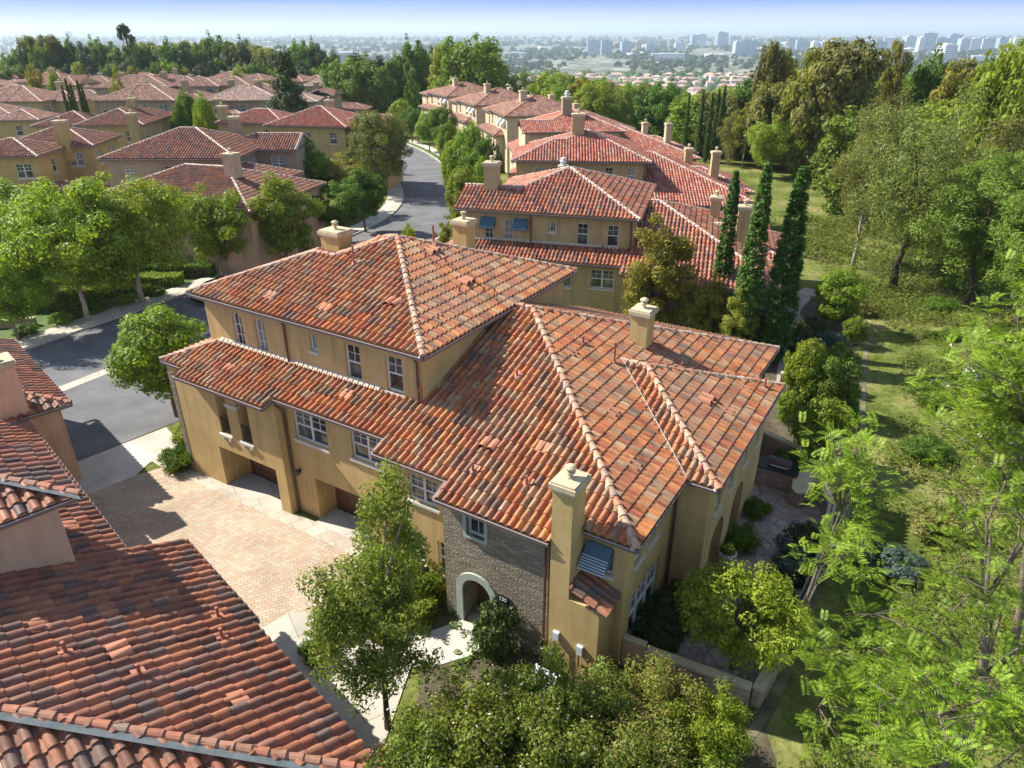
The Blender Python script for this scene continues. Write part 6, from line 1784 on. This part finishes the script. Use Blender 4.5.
for i, (x, y_, k) in enumerate(((30, 66, 'wood_e'), (52, 70, 'bright'), (76, 64, 'wood_e'), (110, 66, 'thin'), (128, 68, 'wood_e'), (160, 75, 'wood_e'), (146, 82, 'bright'), (236, 66, 'bright'), (262, 80, 'wood_e'), (225, 92, 'wood_e'))):
    tY(k, x, y_, 150 + i % 3 * 30, 8, 'yellow green tree squeezed between the far roofs', group='garden trees between the far roofs')

def skyline(px):
    P = [(325, 50), (342, 46), (364, 48), (380, 46), (400, 46), (417, 38), (430, 42), (445, 45), (458, 38), (472, 35), (487, 40), (505, 52), (520, 58), (560, 66), (600, 68), (640, 72), (668, 76), (700, 80), (730, 76), (760, 70), (790, 64), (820, 58), (845, 54), (870, 58), (885, 64), (930, 68), (960, 66), (1000, 64), (1030, 40)]
    for (a, b_), (c, d) in zip(P[:-1], P[1:]):
        if a <= px <= c: return b_ + (d - b_) * (px - a) / (c - a)
    return 60
rows_ = [(88, 38, 'r'), (97, 39, 'r'), (106, 39, 'a'), (118, 39, 'a'), (131, 36, 'a'), (145, 34, 'a'), (162, 30, 'a'), (182, 26, 'a'), (205, 22, 'a')]
r_ = random.Random(21); nw = 0
for Y, _, side in rows_:
    sp_px = 711 * 6.2 / (Y + 8)
    px = 322 + r_.uniform(0, sp_px)
    while px < 1060:
        YY = Y + r_.uniform(-4, 4); p = far(px, 90, YY); x = p[0]; g = hills(x, YY)
        # keep the streets, the villas and the open slope clear
        sx = [street[i] for i in range(len(street))]
        def d_st(x, y):
            best = 1e9
            for (a, b_), (c, d) in zip(street[:-1], street[1:]):
                t = max(0, min(1, ((x - a) * (c - a) + (y - b_) * (d - b_)) / ((c - a) ** 2 + (d - b_) ** 2))); best = min(best, math.hypot(x - a - t * (c - a), y - b_ - t * (d - b_)))
            return best
        ok = d_st(x, YY) > 10
        if YY < 100: ok = ok and x > 38
        elif YY < 113: ok = ok and x > 39
        elif YY < 135: ok = ok and (x > 22 or x < -32) and not (20 < x < 39 and YY < 129)
        elif YY < 158: ok = ok and (x > 13 or x < -34)
        else: ok = ok and (x > 6 or x < -30 or YY > 196)
        if YY < 124 and 40 < x < 54: ok = False
        if ok:
            allow = CAM_H - ((skyline(px) + r_.uniform(-2, 7)) - 28.5) / 711 * (YY * 1.02) - g
            hh = min(allow, r_.uniform(9.5, 13.5) if YY < 128 else r_.uniform(13, 18))
            if hh > 4.5:
                ks = ['wood_a', 'wood_b', 'wood_c', 'wood_b', 'wood_d'] if px < 520 else ['wood_a', 'wood_a', 'wood_b', 'wood_d', 'wood_e', 'pine2', 'pine2', 'brown']
                k = r_.choice(ks)
                nm = {'wood_a': 'bright green', 'wood_b': 'mid green', 'wood_c': 'dark green', 'wood_d': 'olive', 'wood_e': 'yellow green', 'pine2': 'light green pine like', 'brown': 'brownish'}[k]
                gname = ('left of the street row' if px < 400 else 'behind the street row of villas' if px < 560 else 'on the far right slope')
                tree(k, x, YY, hh, nm + ' tree in the dense wood ' + gname, 'tree', nm + ' trees in the wood ' + gname, w=r_.uniform(.85, 1.15) * 12 / max(8, hh) * .95); nw += 1
        px += sp_px * r_.uniform(.75, 1.2)
tY('wood_d', 846, 42, 108, 40, 'tallest olive gold tree standing out above the right wood')
tY('wood_e', 822, 52, 108, 30, 'golden tree leaning against the tallest olive gold tree')
tY('wood_e', 902, 43, 112, 15, 'yellow topped tree poking above the right wood before the office towers')
tY('wood_d', 775, 44, 120, 14, 'small round topped tree sticking up at the left of the gold trees')
tY('wood_e', 789, 52, 122, 15, 'lime topped tree next to the small round topped one')
tY('wood_b', 938, 55, 112, 26, 'dark rounded tree below the white tower with slits')
tY('wood_e', 965, 62, 104, 26, 'yellowish tree near the pink roofs at the right')
tY('wood_a', 1026, 40, 70, 40, 'tall bright tree at the upper right edge')
tY('wood_b', 417, 41, 190, 16, 'dark dome shaped tree above the wood behind the street bend')
tY('wood_e', 441, 46, 176, 14, 'bright yellow tree on the skyline behind the street bend')
tY('wood_a', 472, 38, 170, 34, 'highest feathery green tree behind the street row')
for i, x in enumerate((541, 546, 552, 558)): tree('cypress', *far(x, 82, 118)[:2], 9.5, 'dark cypress against the bright wood behind the villas', group='thin cypresses before the wood')

# ------------------------------------------------------------------ the plain: suburbs, woods and office towers
M['far_roof'] = noise_col('far_pink_roof', [(.3, (.42, .24, .19)), (.7, (.55, .36, .29))], .5)
M['far_wall'] = noise_col('far_cream_wall', [(.3, (.55, .5, .43)), (.7, (.66, .62, .55))], .5)
def far_house_mesh(w_, d_, h_, seed):
    b = MB(); b.box(-w_ / 2, w_ / 2, -d_ / 2, d_ / 2, -2, h_, 1)
    e = .8; x0, x1, y0, y1 = -w_ / 2 - e, w_ / 2 + e, -d_ / 2 - e, d_ / 2 + e; hh = min(w_, d_) / 2 * .5
    xa, xb = x0 + d_ / 2, x1 - d_ / 2
    A, B_ = (xa, 0, h_ + hh), (xb, 0, h_ + hh)
    b.poly([(x0, y0, h_), (x1, y0, h_), B_, A], 0); b.poly([(x1, y1, h_), (x0, y1, h_), A, B_], 0); b.poly([(x0, y1, h_), (x0, y0, h_), A], 0); b.poly([(x1, y0, h_), (x1, y1, h_), B_], 0)
    b.box(w_ * .1, w_ * .1 + 5, -d_ / 2 - 3, -d_ / 2 + 1, -2, h_ * .6, 1); b.poly([(w_ * .1 - .5, -d_ / 2 - 3.5, h_ * .6), (w_ * .1 + 5.5, -d_ / 2 - 3.5, h_ * .6), (w_ * .1 + 5.5, -d_ / 2, h_ * .6 + 1.2), (w_ * .1 - .5, -d_ / 2, h_ * .6 + 1.2)], 0)
    for k in range(3):
        xx = -w_ / 2 + w_ * (k + .3) / 3.2; b.box(xx, xx + 1.4, -d_ / 2 - .06, -d_ / 2, h_ * .6, h_ * .6 + 1.4, 2)
    o = b.build('house', [M['far_roof'], M['far_wall'], M['glass']]); return o
protos = [far_house_mesh(20, 13, 7.5, 0), far_house_mesh(16, 12, 7.5, 1), far_house_mesh(27, 14, 7, 2)]
pu = [False] * 3; r2_ = random.Random(4); cnt = 0
def far_home(px, py_, Y):
    global cnt
    p = far(px, py_, Y); x = p[0]; k = r2_.randrange(3)
    o = protos[k] if not pu[k] else protos[k].copy()
    if pu[k]: COL.objects.link(o)
    pu[k] = True
    o.location = (x, Y, hills(x, Y)); o.rotation_euler.z = r2_.uniform(0, 3.14)
    tag(o, 'distant cream house with pink tile roof in the hazy suburb below the hill', 'house', 'distant pink roofed suburb'); cnt += 1
for Y, a, c in ((880, 590, 1030), (950, 540, 1030), (1030, 470, 1030), (1130, 460, 1030), (1240, 455, 1030), (1370, 450, 1030), (1520, 300, 1030), (1680, 440, 1030)):
    px = a + r2_.uniform(0, 10)
    while px < c:
        if r2_.random() < .8 : far_home(px, 60, Y + r2_.uniform(-35, 35))
        px += r2_.uniform(13, 21) * 1000 / Y
# distant tree cover
def far_woods(name, n, Y0, Y1, label, m, seed, dens, pxa=-60, pxb=1084, R0=4, bl=22, bs=.55):
    rng = np.random.default_rng(seed); V = []; U = []; c = 0
    base = rng.normal(size=(40, 3)); 
    P = []
    while len(P) < n:
        Y = Y0 * (Y1 / Y0) ** rng.random(); px = rng.uniform(pxa, pxb); x = (px - 512) / 711 * Y
        f = sin(x * .004 + Y * .003 + seed) + sin(Y * .009 + seed * 2) * .8 + sin(x * .013 - Y * .002)
        if rng.random() < dens + .35 * f: P.append((x, Y))
    P = np.array(P); Z = np.array([hills(*p) for p in P]); N = len(P)
    R_ = (R0 + R0 * rng.random(N)) * (1 + P[:, 1] / 5000)
    d = rng.normal(size=(N * bl, 3)); d /= np.linalg.norm(d, axis=1)[:, None]; d[:, 2] = np.abs(d[:, 2])
    Rr = np.repeat(R_, bl)
    c_ = np.repeat(np.column_stack([P, Z]), bl, 0) + d * Rr[:, None] * np.array([1, 1, 1.35])
    nr = d + rng.normal(size=d.shape) * .3; nr /= np.linalg.norm(nr, axis=1)[:, None]
    t = np.cross(nr, rng.normal(size=d.shape)); t /= np.linalg.norm(t, axis=1)[:, None]; bt = np.cross(nr, t); s = (Rr * bs)[:, None]
    V = np.stack([c_ - t * s, c_ + bt * s, c_ + t * s, c_ - bt * s], 1).reshape(-1, 3)
    o = new_obj(name, mesh_from(name, V, np.arange(N * bl * 4).reshape(-1, 4), np.stack([np.repeat(rng.random(N) * 40, bl), np.zeros(N * bl)], 1), [M[m]], False))
    tag(o, label, 'trees', kind='stuff')
far_woods('slope_woods', 1500, 290, 620, 'woods on the falling slope beyond the ridge', 'lf_green', 1, .9, bl=90, bs=.2)
far_woods('suburb_trees', 2000, 560, 1900, 'trees among the distant houses of the suburb', 'lf_green', 2, .45, R0=2.6, bl=40, bs=.35)
far_woods('plain_trees', 5200, 1800, 9000, 'hazy tree cover of the far plain', 'lf_dark', 3, .45)

M['tower_blue'] = noise_col('blue_glass_facade', [(.3, (.16, .27, .36)), (.7, (.25, .38, .47))], .05, rough=.3, spec=.6)
M['tower_white'] = noise_col('white_facade', [(.3, (.72, .72, .7)), (.7, (.8, .8, .78))], .05)
M['tower_grey'] = noise_col('grey_facade', [(.3, (.46, .5, .52)), (.7, (.58, .62, .64))], .05)
def tower(px, pt, Y, wpx, dpt, kind, label, group=None):
    p = far(px, pt, Y); g = hills(p[0], p[1]); h = max(6, p[2] - g); w_ = wpx * Y / 711; d_ = dpt
    r = empty('office_tower' if h > 30 else 'commercial_building', (p[0], Y, g), r2_.uniform(-.4, .4), label, 'building', group)
    body = {'b': 'tower_blue', 'w': 'tower_white', 'g': 'tower_grey'}[kind]
    b = MB(); b.box(-w_ / 2, w_ / 2, -d_ / 2, d_ / 2, -3, h); b.box(-w_ * .25, w_ * .2, -d_ * .2, d_ * .2, h, h + h * .07); b.build('wall', M[body], r)
    nf = max(2, int(h / 4.2)); st = 'tower_white' if kind == 'b' else 'glass'
    b = MB()
    for k in range(nf):
        z = h * (k + .35) / nf
        b.box(-w_ / 2 - .3, w_ / 2 + .3, -d_ / 2 - .3, d_ / 2 + .3, z, z + (.9 if kind == 'b' else h / nf * .42))
    b.build('window_bands', M['tower_grey' if kind == 'b' else 'tower_blue'], r)
    return r
tw = [(594, 36, 3300, 11, 'b', 'blue glass slab building, left one of the close pair on the plain'), (607, 36, 3350, 10, 'b', 'blue glass slab building, right one of the close pair on the plain'),
      (626, 37, 3600, 9, 'b', 'low blue office block right of the close pair'), (695, 31, 4600, 7, 'b', 'narrow blue tower left of the white domed one'), (702, 29.5, 4600, 8, 'w', 'white office tower with blue sides left of the tallest blue one'),
      (722, 28, 4700, 11, 'b', 'tallest blue glass tower in the middle distance'), (733, 31, 4500, 5, 'w', 'slim white slab beside the tallest blue tower'), (738, 37, 3200, 6, 'g', 'grey office block below the slim white slab'),
      (748, 36, 3300, 15, 'b', 'wide low blue office building'), (795, 33, 3900, 9, 'g', 'grey green office tower above the small round topped tree'), (802, 35, 3800, 9, 'b', 'blue office wing beside the grey green tower'),
      (815, 37, 3700, 5, 'w', 'narrow white building between grey office blocks'), (827, 37, 3700, 14, 'g', 'wide grey office building'), (835, 36, 3750, 5, 'w', 'bright white end block'),
      (879, 37, 3300, 15, 'b', 'long blue office block right of the gold trees'), (893, 33, 3900, 14, 'w', 'white terraced office building above the long blue block'), (910, 32, 3900, 12, 'g', 'grey tower beside the white terraced one'),
      (931, 28.5, 3500, 11, 'g', 'tallest grey office tower of the right cluster'), (922, 33, 3450, 5, 'w', 'white shaft in front of the tallest grey tower'), (943, 33.5, 3600, 11, 'b', 'blue block right of the tallest grey tower'),
      (955, 30, 4100, 14, 'b', 'blue topped wide tower'), (965, 34, 3500, 9, 'g', 'stepped grey office block'), (976, 34, 3700, 9, 'w', 'white office block in the right cluster'), (990, 34, 3800, 12, 'g', 'low grey office block near the right edge'),
      (1003, 33, 3700, 7, 'b', 'dark blue block near the right edge'), (1018, 34, 3800, 12, 'w', 'pale building at the right edge of the skyline'), (948, 40.5, 2000, 13, 'w', 'white tower with slit windows standing in the near woods'),
      (668, 49, 2700, 30, 'w', 'long low white building in the suburb'), (68, 27, 7000, 5, 'g', 'lone pale tower on the left horizon'), (870, 36, 4200, 8, 'g', 'grey block left of the long blue one'), (680, 38, 3900, 9, 'w', 'low white block left of the towers'), (651, 39, 3700, 10, 'b', 'low blue block left of the white one')]
for px, pt, Y, wpx, kd, lb in tw: tower(px, pt + 4.5 * (px < 900 or px > 900), Y, wpx, 30, kd, lb)
for i in range(90):
    Y = r2_.uniform(2600, 8000); px = r2_.uniform(-10, 1030) if i % 3 else r2_.uniform(600, 1030)
    p = far(px, 50, Y); g = hills(p[0], Y); h_ = r2_.uniform(7, 16)
    w_ = r2_.uniform(40, 110)
    b = MB(); b.box(-w_ / 2, w_ / 2, -25, 25, -2, h_); b.box(-w_ / 4, w_ / 5, -10, 10, h_, h_ + 3); b.box(-w_ / 2 - .4, w_ / 2 + .4, -25.4, 25.4, h_ * .4, h_ * .65, 1)
    o = b.build('commercial_building', [M['tower_white' if r2_.random() < .6 else 'tower_grey'], M['tower_blue']]); o.location = (p[0], Y, g); o.rotation_euler.z = r2_.uniform(-.5, .5)
    tag(o, 'low flat commercial building far out on the hazy plain', 'building', 'low buildings on the far plain')

# ------------------------------------------------------------------ cars
def car(loc, rz, body, label):
    r = empty('parked_car', loc, rz, label, 'car')
    b = MB(); prof = [(-2.25, .35), (-2.28, .7), (-2.1, .88), (-1.55, .98), (-.95, 1.42), (.75, 1.45), (1.45, 1.02), (2.1, .92), (2.25, .65), (2.2, .35)]
    Wd = [.82, .88, .9, .86, .68, .68, .84, .86, .84, .8]
    for i in range(len(prof) - 1):
        (x0, z0), (x1, z1) = prof[i], prof[i + 1]; a, c = Wd[i], Wd[i + 1]
        b.poly([(x0, -a, z0), (x0, a, z0), (x1, c, z1), (x1, -c, z1)])
    for s in (-1, 1):
        for i in range(len(prof) - 1):
            (x0, z0), (x1, z1) = prof[i], prof[i + 1]
            zz0, zz1 = min(z0, .9), min(z1, .9)
            b.poly([(x0, s * Wd[i] if z0 < .95 else s * .88, zz0), (x1, s * Wd[i + 1] if z1 < .95 else s * .88, zz1), (x1, s * .84, .3), (x0, s * .84, .3)])
        b.poly([(-1.6, s * .87, .9), (-1.5, s * .86, .98), (-.95, s * .68, 1.42), (.75, s * .68, 1.45), (1.45, s * .84, 1.02), (1.5, s * .87, .9)])
    b.box(-2.2, 2.2, -.8, .8, .25, .36)
    b.build('body', body, r)
    g = MB()
    for s in (-1, 1): g.poly([(-1.3, s * .835, 1.0), (-.88, s * .705, 1.37), (.7, s * .705, 1.4), (1.2, s * .825, 1.04)])
    g.poly([(-1.5, -.76, 1.0), (-1.5, .76, 1.0), (-.98, .64, 1.41), (-.98, -.64, 1.41)]); g.poly([(1.42, -.76, 1.06), (1.42, .76, 1.06), (.8, .64, 1.455), (.8, -.64, 1.455)])
    g.build('windows', M['glass'], r)
    for x_ in (-1.4, 1.4):
        for s in (-1, 1):
            w2 = MB(); w2.tube([(x_, s * .68, .33), (x_, s * .9, .33)], .33, 16); w_o = w2.build('wheel', M['rubber'], r)
            w3 = MB(); w3.tube([(x_, s * .9, .33), (x_, s * .915, .33)], .2, 12); w3.build('rim', M['slat'], w_o)
    for s in (-1, 1):
        l = MB(); l.box(2.14, 2.25, s * .62 - .16, s * .62 + .16, .66, .8); l.build('headlight', M['white'], r)
        l = MB(); l.box(-2.29, -2.2, s * .62 - .16, s * .62 + .16, .68, .82); l.build('tail_light', M['vent'], r)
    return r
hx, hy = gnd(419, 151)
hy_o = empty('fire_hydrant', (hx, hy, .1), 0, 'small red fire hydrant on the right pavement of the bending street', 'fire hydrant')
b = MB(); b.lathe([(0, 0), (.2, 0), (.2, .06), (.13, .08), (.13, .5), (.17, .52), (.17, .58), (.12, .66), (.05, .72), (.04, .78), (0, .79)], n=12); b.build('barrel', M['vent'], hy_o)
b = MB(); b.tube([(-.22, 0, .4), (.22, 0, .4)], .06, 8); b.tube([(0, -.2, .36), (0, 0, .36)], .075, 8); b.build('nozzles', M['vent'], hy_o)
M['car_black'] = plain('black_car_paint', (.01, .01, .012), .15, .8)
M['car_white'] = plain('white_car_paint', (.6, .6, .6), .2, .7)
M['car_grey'] = plain('grey_car_paint', (.16, .17, .18), .2, .7)
x_, y_ = gnd(200, 300); car((x_ + 1.6, y_ + .6, .01), radians(60), M['car_black'], 'black car parked at the kerb behind the left corner of the middle villa')
x_, y_ = gnd(455, 164); car((x_, y_, .01), radians(100), M['car_white'], 'white car parked under the street trees above the blue awning villa')
x_, y_ = gnd(396, 120); car((x_, y_ + 6, .01), radians(120), M['car_grey'], 'grey car at the far bend of the street')
# the air: one closed volume round everything
b = MB(); b.box(-16000, 16000, -600, 32000, -104, 60)
m = bpy.data.materials.new('haze'); m.use_nodes = True; nt_ = m.node_tree; nt_.nodes.clear()
out = nt_.nodes.new('ShaderNodeOutputMaterial'); pv = nt_.nodes.new('ShaderNodeVolumePrincipled')
pv.inputs['Color'].default_value = (.74, .90, 1, 1); pv.inputs['Density'].default_value = .00011; pv.inputs['Anisotropy'].default_value = .2
nt_.links.new(pv.outputs[0], out.inputs['Volume'])
o = b.build('haze', m); tag(o, 'thin bluish haze over the plain', 'haze', kind='stuff')

# ------------------------------------------------------------------ camera, sun, sky
cam = bpy.data.cameras.new('camera'); cam.sensor_width = 36; cam.lens = F_PX / 1024 * 36; cam.clip_end = 60000; cam.clip_start = .3
co = bpy.data.objects.new('camera', cam); COL.objects.link(co); co.location = (0, 0, CAM_H); co.rotation_euler = (pi / 2 - PITCH, 0, 0)
scene.camera = co
S = Vector((-.956 * 1.02, .355 * 1.02, .92)).normalized()
EL = math.asin(S.z)
sl = bpy.data.lights.new('sun', 'SUN'); sl.energy = 5.0; sl.angle = radians(.53); sl.color = (1, .94, .84)
so = bpy.data.objects.new('sun', sl); COL.objects.link(so); so.rotation_euler = S.to_track_quat('Z', 'Y').to_euler()
w = bpy.data.worlds.new('World'); scene.world = w; w.use_nodes = True
nt = w.node_tree; bg = nt.nodes['Background']
sk = nt.nodes.new('ShaderNodeTexSky'); sk.sky_type = 'NISHITA'; sk.sun_disc = False; sk.sun_elevation = EL; sk.sun_rotation = atan2(S.x, S.y)
sk.air_density = 1.0; sk.dust_density = 0.15; sk.ozone_density = 5.0; sk.altitude = 100
# the clear sky pales to a milky blue in the last degrees above the horizon
tc_ = nt.nodes.new('ShaderNodeTexCoord'); sx_ = nt.nodes.new('ShaderNodeSeparateXYZ'); nt.links.new(tc_.outputs['Generated'], sx_.inputs[0])
rp_ = nt.nodes.new('ShaderNodeValToRGB'); cr_ = rp_.color_ramp
while len(cr_.elements) < 3: cr_.elements.new(.5)
for e_, (p_, c_) in zip(cr_.elements, ((.0, (3.7, 4.1, 4.8)), (.014, (2.8, 3.4, 4.8)), (.036, (.95, 1.85, 4.5)))): e_.position = p_; e_.color = (*c_, 1)
nt.links.new(sx_.outputs['Z'], rp_.inputs[0])
mr_ = nt.nodes.new('ShaderNodeMapRange'); mr_.inputs['From Min'].default_value = .05; mr_.inputs['From Max'].default_value = .22; nt.links.new(sx_.outputs['Z'], mr_.inputs['Value'])
mx_ = nt.nodes.new('ShaderNodeMix'); mx_.data_type = 'RGBA'; nt.links.new(mr_.outputs['Result'], mx_.inputs['Factor']); nt.links.new(rp_.outputs['Color'], mx_.inputs['A']); hs_ = nt.nodes.new('ShaderNodeHueSaturation'); hs_.inputs['Saturation'].default_value = .7; nt.links.new(sk.outputs[0], hs_.inputs['Color']); nt.links.new(hs_.outputs[0], mx_.inputs['B'])
# thin streaks of high cloud
mp_ = nt.nodes.new('ShaderNodeMapping'); mp_.inputs['Scale'].default_value = (2.5, 2.5, 70); nt.links.new(tc_.outputs['Generated'], mp_.inputs['Vector'])
no_ = nt.nodes.new('ShaderNodeTexNoise'); no_.inputs['Scale'].default_value = 1.4; no_.inputs['Detail'].default_value = 6; nt.links.new(mp_.outputs[0], no_.inputs['Vector'])
mc_ = nt.nodes.new('ShaderNodeMapRange'); mc_.inputs['From Min'].default_value = .5; mc_.inputs['From Max'].default_value = .75; mc_.inputs['To Max'].default_value = .32; nt.links.new(no_.outputs['Fac'], mc_.inputs['Value'])
mw_ = nt.nodes.new('ShaderNodeMix'); mw_.data_type = 'RGBA'; nt.links.new(mc_.outputs['Result'], mw_.inputs['Factor']); nt.links.new(mx_.outputs['Result'], mw_.inputs['A']); mw_.inputs['B'].default_value = (3.5, 3.8, 4.5, 1)
nt.links.new(mw_.outputs['Result'], bg.inputs[0]); bg.inputs[1].default_value = .115
scene.view_settings.view_transform = 'Standard'; scene.view_settings.look = 'None'; scene.view_settings.exposure = 0.98; scene.view_settings.gamma = 1
scene.cycles.use_denoising = True
scene.cycles.max_bounces = 5; scene.cycles.diffuse_bounces = 3; scene.cycles.glossy_bounces = 2; scene.cycles.transmission_bounces = 4; scene.cycles.transparent_max_bounces = 6
scene.cycles.volume_bounces = 0
